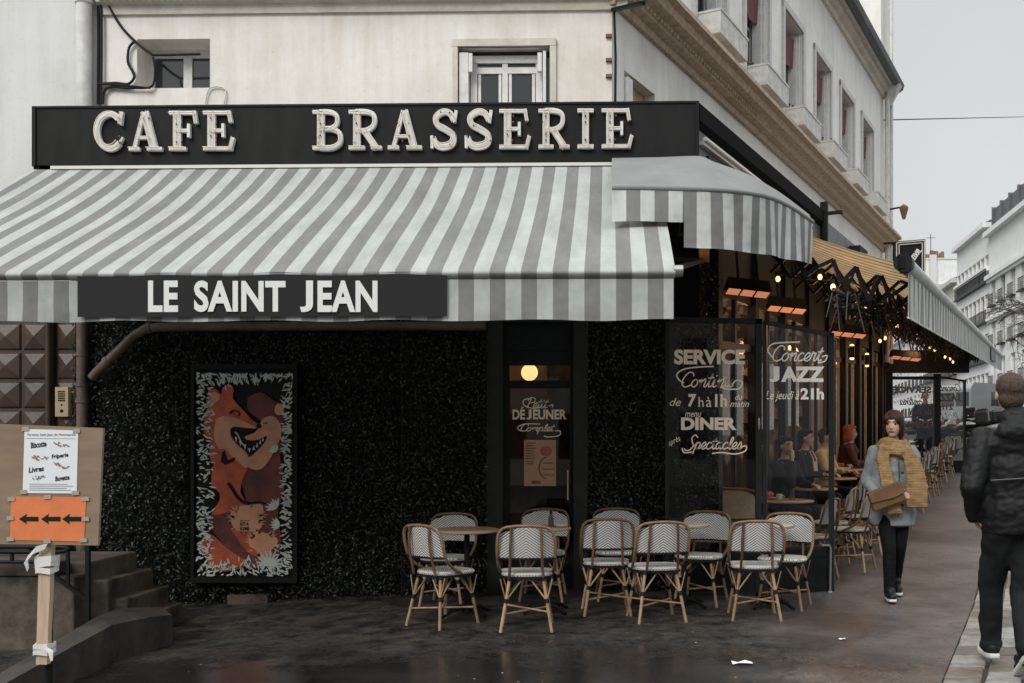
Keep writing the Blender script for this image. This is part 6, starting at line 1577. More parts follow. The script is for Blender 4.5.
seated('seated person resting the chin on one hand behind the lettered glass', sloc(783, 11.9, -.02), face_r-R(25), 'suit_dark', 'hair_black', arm='chin', yaw=R(-10), skin='skin')
seated('seated person in a dark jacket over a pink shirt, seen in profile behind the glass', sloc(803, 12.9, .02), face_r+R(-12), 'suit_dark', 'hair_black', yaw=R(8), shirt='shirt_pink')
seated('seated person in a pale yellow top, in profile beside the glass screen post', sloc(823, 13.9, -.02), face_r+R(-5), 'blouse_yellow', 'hair_black', yaw=R(6), longhair=False)
seated('seated person with red curly hair and dark clothes beyond the glass screen post', sloc(847, 15.2, -.02), face_r+R(10), 'maroon', 'hair_red', yaw=R(0), longhair=True)
bq = thing('banquette', 'dark bench seat running along the terrace glazing under the guests', 'bench', AF(K-.25, 14, 0))
m_ = MB(); rows = []
for d in ylin(10.9, 20, 20):
    g = gz(0, AF(3, d, 0).y); row = [AF(K-.03, d, g+.05), AF(K-.03, d, g+.43), AF(K-.42, d, g+.43), AF(K-.42, d, g+.05)]; rows.append(row)
m_.grid(rows, smooth=False); mk('seat', m_, 'leather_red', bq)
# standing waiter/customer beyond the far screen
p = W(925, HY, 24.5)
st = thing('person', 'person in dark clothes standing beyond the far glass screen', 'person', (p.x, p.y, gz(p.x, p.y)), PI-R(15)); m_ = MB()
for s_ in (-1, 1): m_.cap((s_*.1, 0, .9), .085, (s_*.1, .02, .5), .06); m_.cap((s_*.1, .02, .5), .056, (s_*.1, 0, .1), .04); m_.cap((s_*.1, 0, .06), .035, (s_*.11, .14, .04), .03)
m_.cap((0, 0, .95), .13, (0, 0, 1.35), .14); m_.ell((0, 0, 1.42), (.2, .1, .08)); m_.cap((0, 0, 1.45), .055, (0, .02, 1.57), .05); H = head(m_, (0, .03, 1.66), 0)
for s_ in (-1, 1): m_.cap((s_*.2, 0, 1.42), .05, (s_*.26, .05, 1.12), .04); m_.cap((s_*.26, .05, 1.12), .04, (s_*.12, .26, 1.1), .028); hand(m_, (s_*.12, .26, 1.1), (-s_*.5, 1, 0), (0, 0, -1), s_)
fmk('body', m_, 'skin', st, .010, 2); face_bits(st, H)
m_ = MB(); m_.cap((0, 0, .9), .16, (0, 0, 1.35), .165); m_.cap((-.15, 0, 1.42), .075, (.15, 0, 1.42), .075)
for s_ in (-1, 1): m_.cap((s_*.2, 0, 1.42), .072, (s_*.26, .05, 1.12), .06); m_.cap((s_*.26, .05, 1.12), .06, (s_*.14, .22, 1.1), .048)
fmk('coat', m_, 'suit_dark', st, .015, 2)
m_ = MB()
for s_ in (-1, 1): m_.cap((s_*.1, 0, .9), .105, (s_*.1, .02, .5), .075); m_.cap((s_*.1, .02, .5), .075, (s_*.1, 0, .08), .06)
fmk('trousers', m_, 'suit_dark', st, .015, 2)
m_ = MB(); m_.ell((0, .0, 1.70), (.09, .10, .085)); fmk('hair', m_, 'hair_black', st, .012, 1)

# ================================================================== LEFT FOREGROUND
sp = thing('notice_board', 'brown plywood notice board on a wooden post with a white leaflet and orange arrow sheet', 'sign', (FW(42, 0, 5.5).x, 5.5, gz(-3, 5.5)))
Yb = 5.45
XBd = lambda a, b, y: FW(a, b, Yb)+Vector((0, y, 0))
def slabpx(mb, pts, y0, y1):
    v = [XBd(a, b, y0) for a, b in pts]+[XBd(a, b, y1) for a, b in pts]; n = len(pts)
    mb.add(v, [tuple(range(n)), tuple(range(2*n-1, n-1, -1))]+[(i, n+i, n+(i+1) % n, (i+1) % n) for i in range(n)])
m_ = MB(); slabpx(m_, [(-48, 422), (103, 428), (98, 545.5), (-50, 543)], 0, .02); mk('board', m_, 'plywood', sp)
m_ = MB(); slabpx(m_, [(25, 429), (78.5, 430.5), (77, 493.5), (23, 493)], -.004, -.001); lf_ = mk('leaflet', m_, 'paper', sp)
m_ = MB(); Xl = lambda a, b, y: XBd(a, b, -.0055+y)
put_text(m_, 'Paroisse Saint Jean de Montmartre', Xl, 28, 436.5, 76, 433.5, 0)
for (s_, a, b, c_, d_) in (('Biscotte', 31, 447.5, 47, 441.5), ('Friperie', 52, 459, 69, 453.5), ('Livres', 29, 472, 44.5, 466.5), ('Buvette', 55.5, 480.5, 70, 475.5)): put_text(m_, s_, Xl, a, b, c_, d_, 0, bold=.03, rot=-.13, shear=.2)
sub('print', m_, 'ink', lf_)
m_ = MB(); rr = random.Random(8)
for k in range(4): m_.ribbon([(30, 484+k*2), (rr.uniform(66, 74), 484.3+k*2)], .5, 0, 0, Xl)
m_.ribbon([(27, 438.3), (76, 438.8)], .35, 0, 0, Xl)
for (x, y) in ((57, 444), (66, 445), (37, 457), (45, 458), (57, 464), (66, 468), (36, 478), (42, 477)):
    for k in range(5): m_.ribbon([(x-3+k*1.2, y+rr.uniform(-2, 2)), (x-2+k*1.5, y+rr.uniform(-2, 2))], rr.uniform(.6, 1.4), -.0003*k, -.0003*k, Xl)
sub('small_print', m_, 'ink_grey', lf_)
m_ = MB()
for (x, y) in ((34, 457), (38, 459), (60, 465), (64, 467), (60, 445)): m_.ribbon([(x-1.5, y), (x+1.8, y+1)], 1.6, -.002, -.002, Xl)
sub('picture_marks', m_, 'ink_red', lf_)
m_ = MB(); slabpx(m_, [(11.5, 496.5), (86.5, 497), (84.5, 541.5), (10.5, 540)], -.004, -.001); og = mk('arrow_sheet', m_, 'orange_sheet', sp)
m_ = MB()
for x0 in (19.5, 41.5, 62.5):
    P = [(0, 0), (8, -5.3), (7.2, -2.3), (19.5, -2.3), (19.5, 2.3), (7.2, 2.3), (8, 5.3)]; m_.add([XBd(x0+a, 519+b, -.0055) for a, b in P], [tuple(range(7))])
sub('arrow', m_, 'ink', og)
m_ = MB()
for k, (x, y) in enumerate(((26, 429), (77, 431), (24, 492), (76, 493), (12, 499), (86, 499), (11, 539), (84, 540), (48, 497), (48, 541), (86, 519), (11, 518))): slabpx(m_, [(x-3.4, y-2.0), (x+3.4, y-2.4), (x+3.8, y+1.8), (x-3.6, y+2.3)], -.0075-.0002*k, -.0062-.0002*k)
mks('tape', m_, 'tape', sp)
m_ = MB(); P = [(37, 540), (49.5, 540), (44.5, 665.5), (33.5, 665.5)]; slabpx(m_, P, .022, .062); mk('post', m_, 'wood_plain', sp)
m_ = MB(); a = XBd(39.3, 660, .085); b = XBd(39.3, 545, .085); b.z = FW(39, 552, Yb).z; gzz = gz(a.x, a.y); m_.tube([(a.x, a.y, gzz), (a.x+.01, a.y, b.z)], .021, 10); m_.box((a.x-.16, a.y-.16, gzz), (a.x+.16, a.y+.16, gzz+.02)); mk('stand_pole', m_, 'black_paint', sp)
m_ = MB()
for (y0_, px0, px1) in ((560, 34, 50), (565, 34.5, 49.5), (570, 35, 49), (648, 32.5, 46), (652, 32.5, 46)):
    z = FW(40, y0_, Yb).z; x0, x1 = FW(px0, y0_, Yb).x, FW(px1, y0_, Yb).x; r = random.Random(y0_)
    m_.slab([(x0, Yb+.01, z), (x1, Yb+.01, z+r.uniform(-.012, .012)), (x1+.005, Yb+.07, z), (x1-.01, Yb+.115, z), (x0, Yb+.115, z), (x0-.004, Yb+.06, z+.01), (x0, Yb+.008, z-.006)], [.032]*7, .006, (0, 0, 1))
q = XBd(46, 648, .0); m_.slab([q, q+Vector((.03, -.005, -.02)), q+Vector((.035, -.005, -.07))], [.02, .03, .012], .005, (1, 0, .4)); q = XBd(35, 553, 0); m_.slab([XBd(47, 546, -.005), XBd(36, 550, -.012), XBd(27, 560, -.01), XBd(28, 570, 0)], [.035, .05, .045, .02], .006, (.5, 0, 1))
mks('ribbon_tie', m_, 'ribbon_white', sp)

# stone stairs, cheek wall, kerb wall, railing
ss = thing('stone_staircase', 'worn stone steps rising left to the coffered door', 'stairs', (fx(60, 8.5), 8.6, -.2))
base = -.45
for (px_r, Yf, zt) in ((88, 7.95, .50), (108, 8.02, .345), (128, 8.10, .185), (146, 8.18, .03)):
    x1 = FW(px_r, 590, Yf).x; m_ = MB(); m_.box((-8 if zt > .4 else x1-1.0, Yf, base), (x1, 8.62+.002*px_r, zt)); o = mk('step', m_, 'stone_step', ss); bv = o.modifiers.new('b', 'BEVEL'); bv.width = .02; bv.segments = 2
m_ = MB(); m_.box((-8, 8.6, base), (FW(70, 590, 9.6).x, YW-.02, .503)); mk('landing', m_, 'stone_step', ss)
m_ = MB(); x1 = FW(74, 600, 7.72).x; m_.box((-8, 7.72, base), (x1, 7.94, .41)); o = mk('cheek_wall', m_, 'stone_step', ss); bv = o.modifiers.new('b', 'BEVEL'); bv.width = .015; bv.segments = 2
m_ = MB(); m_.box((-8, 7.70, .412), (FW(52, 560, 7.7).x, 7.945, .52)); o = mk('coping', m_, 'stone_step', ss); bv = o.modifiers.new('b', 'BEVEL'); bv.width = .015; bv.segments = 2
kw = thing('low_stone_wall', 'low dark stone kerb wall sloping from the steps towards the street', 'wall', (-3.5, 7, -.15))
a = W(162, 612, 7.85); b = W(118, 610, 7.75); c_ = W(0, 680, 5.9); d_ = W(-40, 706, 5.4)
m_ = MB(); L1 = [W(172, 615, 7.85), W(150, 617, 7.6), W(112, 625, 7.15), W(4, 684, 5.85), W(-50, 712, 5.4)]; L2 = [W(160, 607, 8.2), W(118, 608, 8.1), W(96, 617, 7.5), W(-8, 678, 6.05), W(-60, 705, 5.6)]
n = len(L1); vs = [*L1, *L2, *[Vector((v.x+.02, v.y-.01, -.45)) for v in L1], *[Vector((v.x, v.y, -.45)) for v in L2]]
m_.add(vs, [(i, i+1, n+i+1, n+i) for i in range(n-1)]+[(i, 2*n+i, 2*n+i+1, i+1) for i in range(n-1)]+[(n+i, n+i+1, 3*n+i+1, 3*n+i) for i in range(n-1)]+[(0, n, 3*n, 2*n)])
mk('coping', m_, 'stone_dark', kw)
rl = thing('iron_railing', 'black iron railing with a rounded top rail in front of the stone steps', 'railing', (FW(40, 600, 7.6).x, 7.6, 0))
XR = lambda a, b: FW(a, b, 7.6)
m_ = MB(); m_.tube(smooth_path([XR(-30, 546.5), XR(20, 547), XR(50, 547), XR(64, 547.5), XR(69, 549), XR(64, 551), XR(50, 552), XR(20, 552), XR(-30, 551)], 4), .017, 8); mk('top_rail', m_, 'black_paint', rl)
m_ = MB(); m_.tube([XR(-30, 562), XR(52, 562)], .013, 6); m_.bar(XR(50, 573), XR(89, 601), .028); mk('lower_rail', m_, 'black_paint', rl)
for (q, y0_, y1_) in ((12, 552, 562), (68, 550, 584), (52, 550, 576), (88, 540, 626)):
    m_ = MB(); m_.bar(XR(q, y0_), XR(q, y1_), .03 if q == 88 else .022); mk('post', m_, 'black_paint', rl)

# litter on the wet ground
rr = random.Random(21)
for i, (px, py, s_, lab) in enumerate(((742, 664.5, .055, 'crumpled white paper scrap lying on the wet pavement below the front chairs'), (842, 640, .022, 'tiny white paper scrap on the wet pavement right of the front chairs'))):
    g = 0; d = 1400/(py-450); p = W(px, py, d); m_ = MB(); rows = []
    for a in range(4): rows.append([Vector((p.x+s_*1.6*(b-1.5)/2, p.y+s_*(a-1.5)/2, gz(p.x, p.y)+.006+rr.uniform(0, s_*.35))) for b in range(4)])
    m_.grid(rows, smooth=False); tag(mk('paper_scrap', m_, 'paper'), lab, 'litter')
m_ = MB()
for k in range(90):
    px = rr.uniform(150, 900); py = rr.uniform(612, 690); d = 1400/(py-450); p = W(px, py, d); g = gz(p.x, p.y)+.004; s_ = rr.uniform(.003, .012)
    m_.add([Vector((p.x+rr.uniform(-s_, s_), p.y+rr.uniform(-s_, s_), g+rr.uniform(0, .003))) for _ in range(4)], [(0,1,2,3)])
o = mk('leaf_litter', m_, 'leaf_litter'); o['kind'] = 'stuff'

# ================================================================== THE STREET BEYOND
rdir = C2W(.134, 1).normalized(); rth = math.atan2(-rdir.y, -rdir.x)
def rpt(px): t = 19720/(px-720); return C2W((px-CX)/F0*t, t), t
def ztop(px, py): p, t = rpt(px); return EYE-(py-HY)/F0*t
def railing_mb(w, h):
    m = MB(); m.box((-w/2, -.22, h-.04), (w/2, -.18, h)); m.box((-w/2, -.22, .05), (w/2, -.18, .08))
    for k in range(9): x = -w/2+w*k/8; m.box((x-.012, -.21, .05), (x+.012, -.19, h-.03))
    m.box((-w/2-.05, -.3, -.08), (w/2+.05, .0, .02)); return m
def facade(name, label, pxa, pxb, zt, zb, fl_h, ncol, m, cornices, group='apartment buildings across the street', attic=None, plants=()):
    (a, ta), (b, tb_) = rpt(pxa), rpt(pxb)     # a far (left), b near (right)
    L_ = (b-a).length; t = thing(name, label, 'building', (a.x, a.y, 0), rth, group)
    holes = []; nf = int((zt-zb)/fl_h); cw = L_/ncol
    for f in range(nf):
        z0_ = zb+f*fl_h+.35
        for c_ in range(ncol): x = cw*(c_+.5); holes.append((x-.55, x+.55, z0_, z0_+2.05))
    w_ = wall_holes(0, L_, -2, zt, holes, .3); w_.box((0, .31, -2), (L_, 10, zt)); mk('wall', w_, m, t, True)
    gm = MB(); gm.box((-.55, .2, 0), (.55, .22, 2.05)); gm2 = MB(); gm2.box((-.52, .14, .0), (-.44, .19, 2.05)); gm2.box((.44, .14, 0), (.52, .19, 2.05)); gm2.box((-.03, .142, 0), (.03, .188, 2.05)); gm2.box((-.5, .138, 1.95), (.5, .186, 2.05)); gm3 = MB(); gm3.box((-.5, .17, .0), (-.15, .19, 2.05)); gm3.box((.2, .17, 0), (.5, .19, 2.05))
    pane = mfr = rail = None; rr = random.Random(ncol)
    for k, (x0, x1, z0_, z1_) in enumerate(holes):
        xc = (x0+x1)/2
        if pane is None: pane = mk('window', gm, 'dark_glass', t, True); mfr = sub('window_frame', gm2, 'white_frame', pane); rail = sub('balcony_rail', railing_mb(1.2, .85), 'iron', pane); cur_ = sub('curtain', gm3, 'curtain', pane); P_ = pane
        else:
            P_ = pane.copy(); C.objects.link(P_); P_.parent = t
            for ch in (mfr, rail)+((cur_,) if rr.random() < .6 else ()): q = ch.copy(); C.objects.link(q); q.parent = P_
        P_.location = (xc, 0, z0_)
    m_ = MB()
    for z, o_, h in cornices: m_.box((-.02, -o_, z), (L_+.02, .02, z+h)); m_.box((-.03, -o_*.6, z-h*.7), (L_+.03, .018, z-.003))
    m_.box((-.03, -.45, zt-.35), (L_+.03, .5, zt+.004)); mks('cornice', m_, m, t, True)
    if attic == 'rail':
        m_ = MB(); m_.box((0, .2, zt+.01), (L_, .3, zt+1.6)); mk('attic', m_, 'slate', t, True); m_ = MB(); x = .5
        while x < L_: m_.box((x, .05, zt+.01), (x+.12, .35, zt+1.75)); x += 2.1
        mks('attic_pier', m_, 'fascia_grey', t, True)
    elif attic == 'roof':
        m_ = MB(); m_.add([(0,-.3,zt+.01),(L_,-.3,zt+.01),(L_,2.5,zt+1.1),(0,2.5,zt+1.1),(0,9,zt+.01),(L_,9,zt+.01)], [(0,1,2,3),(3,2,5,4),(1,5,2),(0,3,4)]); mk('roof', m_, 'slate', t, True)
    for (k, z) in plants:
        x = L_-cw*(k+.5); pt = thing('balcony_plants', f'dark bushy plants on {"an upper" if z > 10 else ("a middle" if z > 7.5 else "a lower")} balcony of the building at the right edge', 'plant', Matrix.Translation((a.x, a.y, 0)) @ Matrix.Rotation(rth, 4, 'Z') @ Vector((x, -.3, z)), rth, 'plants on the balconies')
        r2 = random.Random(int(z)); mm = leaves(260, lambda r: (Vector((r.gauss(0, .42), r.gauss(-.1, .18), abs(r.gauss(.35, .28)))), Vector((0, -1, .3))), .11, r2); o = mk('foliage', mm, 'garland_leaf', pt, True)
        m_ = MB(); m_.box((-.6, -.35, 0), (.6, -.0, .25)); mk('trough', m_, 'iron', pt, True)
    return t
z1 = ztop(1024, 205); facade('apartment_building', 'tall white apartment building with grey attic screens at the right edge across the street', 989, 1140, z1, .9+1.7, 2.95, 11, 'facade_far', [(z1-3.5, .35, .3), (z1-6.5, .25, .2), (4.2, .3, .3)], attic='rail', plants=((5, z1-6.1), (5, z1-9.1), (5, z1-12.0)))
z2 = ztop(989, 222); facade('apartment_building', 'white apartment building with a thin dark roof line, left of the nearest one', 957, 988.9, z2, 1.8, 2.9, 8, 'facade_far', [(z2-3.4, .3, .2), (z2-9.3, .2, .2)], attic='roof')
z3 = ztop(950, 283); facade('apartment_building', 'cream apartment building with a low slate roof farther down the street', 925, 956.9, z3, 1.6, 2.9, 9, 'facade_far_cream', [(z3-2.9, .7, .25)], attic='roof')
z4 = ztop(915, 330); facade('apartment_building', 'far low pale apartment building just above the side awning', 893, 924.9, z4, 1.6, 2.9, 9, 'facade_far', [(z4-2.9, .4, .25)], attic='roof')
p = W(938, HY, 150)
db = thing('rooftop_building', 'distant grey building with a row of chimney pots on its roof', 'building', (p.x, p.y, 0))
m_ = MB(); a = W(905, 284, 150); b = W(953, 284, 150); m_.box((a.x, a.y, 0), (b.x+3, a.y+10, a.z)); mk('wall', m_, 'facade_far_cream', db)
m_ = MB(); m_.box((a.x, a.y+.5, a.z), (b.x+3, a.y+8, W(930, 258, 150).z)); mk('upper_wall', m_, 'facade_far', db)
m_ = MB(); m_.box((W(930, 0, 150).x, a.y-.2, a.z-1), (W(936, 0, 150).x, a.y+.4, W(930, 255, 150).z)); m_.box((a.x, a.y+.4, W(0, 259, 150).z), (b.x+3, a.y+8, W(0, 257.5, 150).z)); mk('chimney_stack', m_, 'pipe_grey', db)
rr = random.Random(2)
for k, px in enumerate((926, 929, 931, 934, 938, 940, 943, 947, 949)):
    m_ = MB(); q = W(px, 257, 150); m_.lathe([(.32, 0), (.26, .9+rr.uniform(0, .8))], 8, (q.x, q.y+3, q.z)); mk('chimney_pot', m_, 'rust', db)
m_ = MB(); q = W(935, 255, 150); m_.tube([(q.x, q.y+2, q.z), (q.x, q.y+2, q.z+3.6)], .05, 5); m_.tube([(q.x-.7, q.y+2, q.z+3), (q.x+.7, q.y+2, q.z+3)], .04, 5); mk('aerial', m_, 'iron', db)
m_ = MB(); m_.tube([W(884, 120, 21.6), W(1060, 116, 60)], .014, 5); tag(mk('overhead_cable', m_, 'cable_black'), 'thin cable crossing the pale sky', 'cable')

# bare tree at the right edge
tr_ = thing('bare_tree', 'bare winter tree with thin drooping branches at the right edge', 'tree', tuple(C2W(14.9, 31, 1.9)))
tk = MB(); br = MB(); rt = random.Random(12)
tk.tube([(0, 0, 0), (.05, 0, 2), (.0, .1, 3.6)], [.17, .14, .11], 10)
def grow(p, d, L_, r, lv):
    q = p; pts = [p]
    for k in range(4):
        d = (d+Vector((rt.gauss(0, .16), rt.gauss(0, .16), rt.gauss(0, .10)-(.05 if lv > 1 else 0)))).normalized(); q = q+d*L_/4; pts.append(q)
    br.tube(pts, [r*(1-.13*k) for k in range(5)], 5)
    if lv < 5:
        for k in range(3 if lv < 4 else 3):
            t = pts[rt.choice((2, 3, 4))]; nd = (d+Vector((rt.gauss(0, .75), rt.gauss(0, .75), rt.gauss(.05, .45)))).normalized(); grow(t, nd, L_*rt.uniform(.6, .8), r*.52, lv+1)
for k in range(8):
    a = k*PI/4; grow(Vector((0, .1, 3.2+.05*k)), Vector((math.cos(a), math.sin(a), .55)).normalized(), 1.35, .075, 1)
mk('trunk', tk, 'bark', tr_, True); mk('branches', br, 'bark', tr_, True)

# parked motorcycles beyond the terrace
def make_moto():
    t = thing('motorcycle', 'x', 'motorcycle', group='motorcycles parked along the kerb')
    for k, y in enumerate((-.68, .70)):
        m_ = MB(); rows = []
        for i in range(25):
            a = 2*PI*i/24; rows.append([Vector((.055*math.cos(b), y+(.29+.055*math.sin(b))*math.cos(a), .33+(.29+.055*math.sin(b))*math.sin(a))) for b in [2*PI*j/8 for j in range(9)]])
        m_.grid(rows); w_ = mk('wheel', m_, 'tyre', t, True)
        m_ = MB(); m_.tube([(-.05, y, .33), (.05, y, .33)], .09, 10)
        for j in range(6): a = j*PI/3; m_.bar((0, y, .33), (0, y+.27*math.cos(a), .33+.27*math.sin(a)), .022)
        sub('rim', m_, 'chrome', w_)
    m_ = MB(); m_.ell((0, .16, .80), (.15, .28, .13)); m_.ell((0, .55, .86), (.15, .14, .18)); m_.ell((0, -.55, .72), (.13, .30, .09)); m_.cap((0, .1, .62), .1, (0, -.3, .62), .1); mk('bodywork', m_, 'moto_black', t, True)
    m_ = MB(); m_.ell((0, -.30, .80), (.14, .36, .065)); mk('seat', m_, 'leggings', t, True)
    m_ = MB(); m_.box((-.16, -.12, .25), (.16, .28, .58)); m_.tube([(.16, .2, .35), (.2, -.2, .28), (.2, -.8, .34)], .045, 8); mk('engine', m_, 'steel', t, True)
    m_ = MB(); m_.tube([(-.36, .32, 1.05), (-.15, .45, 1.0), (.15, .45, 1.0), (.36, .32, 1.05)], .016, 6); m_.tube([(-.08, .5, .95), (-.09, .72, .33)], .025, 6); m_.tube([(.08, .5, .95), (.09, .72, .33)], .025, 6); mk('handlebar', m_, 'chrome', t, True)
    for s_ in (-1, 1): m_ = MB(); m_.tube([(s_*.28, .38, 1.03), (s_*.34, .42, 1.16)], .008, 5); m_.ell((s_*.36, .43, 1.18), (.06, .015, .035)); mk('mirror', m_, 'dark_glass', t, True)
    m_ = MB(); m_.ell((0, .68, .88), (.09, .04, .085)); mk('headlight', m_, 'chrome', t, True)
    m_ = MB(); m_.add([(-.15,.60,1.0),(.15,.60,1.0),(.11,.48,1.28),(-.11,.48,1.28)], [(0,1,2,3)]); mk('windscreen', m_, 'bottle_glass', t, True)
    m_ = MB(); m_.box((-.02, -.98, .62), (.02, -.80, .66)); m_.box((-.09, -1.0, .50), (.09, -.985, .62)); mk('number_plate', m_, 'paper', t, True)
    m_ = MB(); m_.ell((0, -.82, .72), (.07, .04, .04)); mk('tail_light', m_, 'moto_red', t, True)
    m_ = MB(); m_.box((-.2, -.85, .86), (.2, -.5, 1.18)); o = mk('top_case', m_, 'moto_black', t, True); bv = o.modifiers.new('b', 'BEVEL'); bv.width = .05; bv.segments = 3
    for y in (-.68, .70):
        m_ = MB(); m_.slab([Vector((0, y+.37*math.cos(a), .33+.37*math.sin(a))) for a in [math.radians(30+k*15) for k in range(9)]], [.13]*9, .012, (1, 0, 0)); mk('mudguard', m_, 'chrome' if y > 0 else 'moto_black', t, True)
    return t
mo = make_moto(); K2 = [('black motorcycle parked nearest the far glass screen', 'moto_black'), ('motorcycle with dark red bodywork parked in the row beyond the terrace', 'moto_red'), ('motorcycle with white bodywork parked in the row beyond the terrace', 'moto_white'), ('black motorcycle parked between the red and the white machines', 'moto_black'), ('black motorcycle parked at the far end of the row', 'moto_black'), ('black motorcycle seen left through the reversed lettering of the far screen', 'moto_black'), ('white motorcycle seen through the reversed lettering beside the standing person', 'moto_white')]
spots = [(958, 26.5, 70), (962, 29, 60), (975, 28, 75), (950, 30.5, 65), (985, 30, 60), (904, 28, 80), (914, 31, 70)]
for i, ((lab, m), (px, d, a)) in enumerate(zip(K2, spots)):
    t = mo if i == 0 else copy_tree(mo); q = W(px, HY, d); t.location = (q.x, q.y, gz(0, q.y)+.02); t.rotation_euler = (R(-5), 0, R(a)); t['label'] = lab
    for ch in t.children:
        if ch.name.startswith('bodywork') and m != 'moto_black': ch.data = ch.data.copy(); ch.data.materials[0] = M[m]
# van
q = W(984, HY, 52)
vn = thing('parked_van', 'grey van parked across the street beyond the motorcycles', 'van', (q.x, q.y, gz(0, q.y)-.1), R(38))
m_ = MB()
side = [(-2.6, .35), (-2.6, 2.2), (-2.4, 2.45), (1.0, 2.45), (1.5, 2.3), (2.05, 1.35), (2.75, 1.1), (2.85, .35)]
n = len(side); m_.add([Vector((x, -.95, z)) for x, z in side]+[Vector((x, .95, z)) for x, z in side], [tuple(range(n)), tuple(range(2*n-1, n-1, -1))]+[(i, (i+1) % n, n+(i+1) % n, n+i) for i in range(n)])
o = mk('body', m_, 'van_grey', vn, True); bv = o.modifiers.new('b', 'BEVEL'); bv.width = .08; bv.segments = 3
m_ = MB()
for y in (-.958, .958): m_.add([(.7,y,1.35),(1.9,y,1.35),(1.45,y,2.15),(.7,y,2.15)], [(0,1,2,3)]); m_.add([(-.9,y,1.4),(.5,y,1.4),(.5,y,2.1),(-.9,y,2.1)], [(0,1,2,3)])
mk('side_window', m_, 'dark_glass', vn, True)
m_ = MB(); m_.add([(1.56,-.8,2.26),(1.56,.8,2.26),(2.09,.82,1.42),(2.09,-.82,1.42)], [(0,1,2,3)]); mk('windscreen', m_, 'dark_glass', vn, True)
for (x, y) in ((-1.7, -.9), (1.8, -.9), (-1.7, .9), (1.8, .9)): m_ = MB(); m_.tube([(x, y-.1, .35), (x, y+.1, .35)], .35, 20); w_ = mk('wheel', m_, 'tyre', vn, True); m_ = MB(); m_.tube([(x, y-.11, .35), (x, y+.11, .35)], .19, 14); sub('rim', m_, 'steel', w_)
m_ = MB(); m_.box((-2.612, -.78, 1.35), (-2.598, -.06, 2.05)); m_.box((-2.612, .06, 1.35), (-2.598, .78, 2.05)); mks('rear_window', m_, 'dark_glass', vn, True)
for y in (-.86, .86): m_ = MB(); m_.box((-2.62, y-.06, .9), (-2.59, y+.06, 1.3)); mk('tail_light', m_, 'moto_red', vn, True)
m_ = MB(); m_.box((-2.68, -.9, .35), (-2.55, .9, .55)); mk('bumper', m_, 'tyre', vn, True)
for y in (-.7, .7): m_ = MB(); m_.ell((2.83, y, .85), (.06, .16, .1)); mk('headlight', m_, 'chrome', vn, True)

# row of buildings behind the camera (closes the street, seen in reflections)
rb = thing('opposite_building', 'cream apartment building standing across the road from the cafe front', 'building', (-8, -24, 0), PI)
hl = [(x, x+1.2, z, z+2.0) for x in [k*2.6-20 for k in range(16)] for z in (1, 4.2, 7.4, 10.2)]
m_ = wall_holes(-22, 24, -1, 13, hl, .3); m_.box((-22, .31, -1), (24, 8, 13)); mk('wall', m_, 'facade_far_cream', rb, True)
m_ = MB()
for (a, b, c_, d_) in hl: m_.box((a, .2, c_), (b, .22, d_))
mk('windows', m_, 'dark_glass', rb, True)
bpy.data.objects.remove(side_f)

# ================================================================== LIGHT, SKY, CAMERA
sc = bpy.context.scene
w = bpy.data.worlds.new('World'); sc.world = w; w.use_nodes = True; N = w.node_tree.nodes; L = w.node_tree.links
sky = N.new('ShaderNodeTexSky'); sky.sky_type = 'NISHITA'; sky.sun_disc = False
SE, SR = R(38), R(208)
sky.sun_elevation = SE; sky.sun_rotation = SR; sky.air_density = 1.0; sky.dust_density = 4.0
hs_ = N.new('ShaderNodeHueSaturation'); hs_.inputs['Saturation'].default_value = .10
L.new(sky.outputs['Color'], hs_.inputs['Color'])
mx = N.new('ShaderNodeMix'); mx.data_type = 'RGBA'; mx.inputs['Factor'].default_value = .82; mx.inputs[7].default_value = (6.45, 6.75, 6.8, 1)   # even cloud layer
L.new(hs_.outputs['Color'], mx.inputs[6])
bgd = N['Background']
tcw = N.new('ShaderNodeTexCoord'); spw = N.new('ShaderNodeSeparateXYZ'); L.new(tcw.outputs['Generated'], spw.inputs[0])
mr = N.new('ShaderNodeMapRange'); mr.interpolation_type = 'SMOOTHSTEP'; mr.inputs['From Min'].default_value = .38; mr.inputs['From Max'].default_value = .95; mr.inputs['To Min'].default_value = 1; mr.inputs['To Max'].default_value = 3.2
L.new(spw.outputs['Z'], mr.inputs['Value'])
cn = N.new('ShaderNodeTexNoise'); cn.inputs['Scale'].default_value = 3.2; cn.inputs['Detail'].default_value = 5; L.new(tcw.outputs['Generated'], cn.inputs['Vector'])
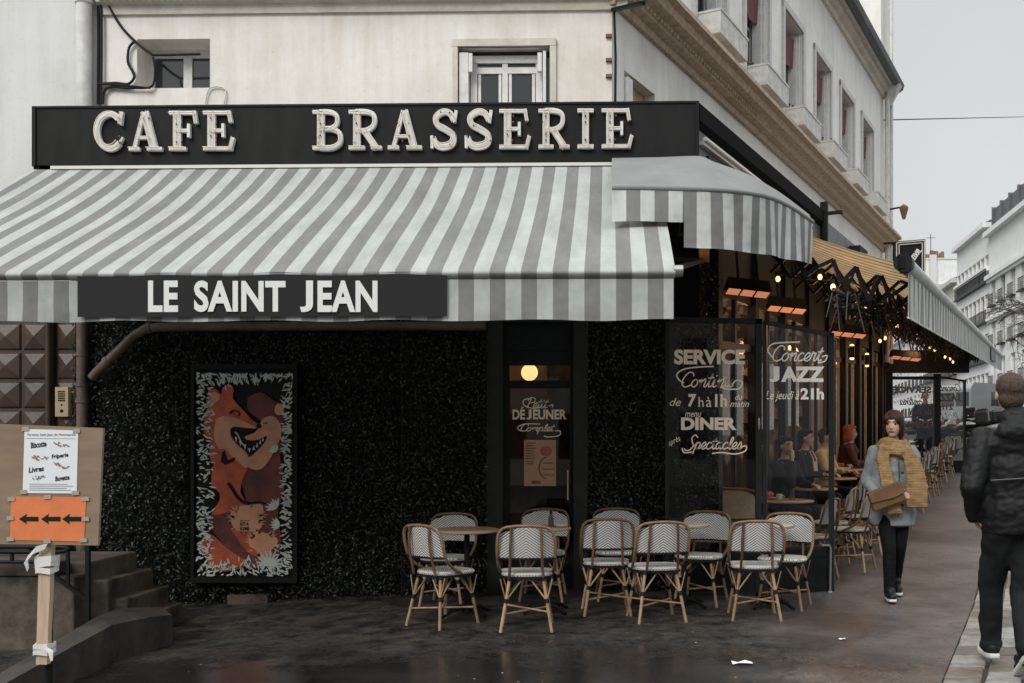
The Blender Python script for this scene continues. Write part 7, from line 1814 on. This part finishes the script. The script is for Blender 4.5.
cm = N.new('ShaderNodeMapRange'); cm.inputs['From Min'].default_value = .3; cm.inputs['From Max'].default_value = .7; cm.inputs['To Min'].default_value = .955; cm.inputs['To Max'].default_value = 1.045; L.new(cn.outputs['Fac'], cm.inputs['Value'])
cx_ = N.new('ShaderNodeMath'); cx_.operation = 'MULTIPLY'; L.new(mr.outputs['Result'], cx_.inputs[0]); L.new(cm.outputs['Result'], cx_.inputs[1])      # an overcast sky is about three times brighter overhead than near the horizon
vm = N.new('ShaderNodeVectorMath'); vm.operation = 'SCALE'; L.new(mx.outputs[2], vm.inputs[0]); L.new(cx_.outputs[0], vm.inputs['Scale'])
L.new(vm.outputs['Vector'], bgd.inputs['Color']); bgd.inputs['Strength'].default_value = .1
sd = bpy.data.lights.new('Sun', 'SUN'); sd.energy = 1.5; sd.angle = R(25); sd.color = (1, .97, .93)
so = bpy.data.objects.new('sun', sd); C.objects.link(so)
# sun direction (from the street, upper left behind the camera)
az = SR; sv = Vector((math.sin(az), math.cos(az), 0))*math.cos(SE)+Vector((0, 0, math.sin(SE)))
so.rotation_euler = sv.to_track_quat('Z', 'Y').to_euler()
def lamp(name, loc, e, col=(1, .58, .27), r=.08):
    l = bpy.data.lights.new(name, 'POINT'); l.energy = e; l.color = col; l.shadow_soft_size = r; o = bpy.data.objects.new(name, l); C.objects.link(o); o.location = loc
for k, d in enumerate((11.2, 14.0, 17.0, 20.5)): lamp('room_lamp', AF(K+.8, d, 2.9), 20, r=.15)
lamp('room_lamp', (-.3, 11.3, 2.6), 9, r=.12)
for d in (10.6, 12.4, 14.5, 17.5, 21): lamp('heater_lamp', AF(2.1, d, 2.75+.05*(d-9)), 9, (1, .50, .24), .15)
cam = bpy.data.cameras.new('Camera'); co_ = bpy.data.objects.new('Camera', cam); C.objects.link(co_); sc.camera = co_
co_.location = (0, 0, EYE); co_.rotation_euler = (PI/2, 0, CA)
cam.sensor_width = 36; cam.lens = F0/1024*36; cam.shift_x = (512-CX)/1024; cam.shift_y = (HY-341.5)/1024; cam.clip_end = 2000; cam.clip_start = .1
sc.view_settings.view_transform = 'Standard'; sc.view_settings.look = 'None'; sc.view_settings.exposure = .17; sc.view_settings.gamma = 1
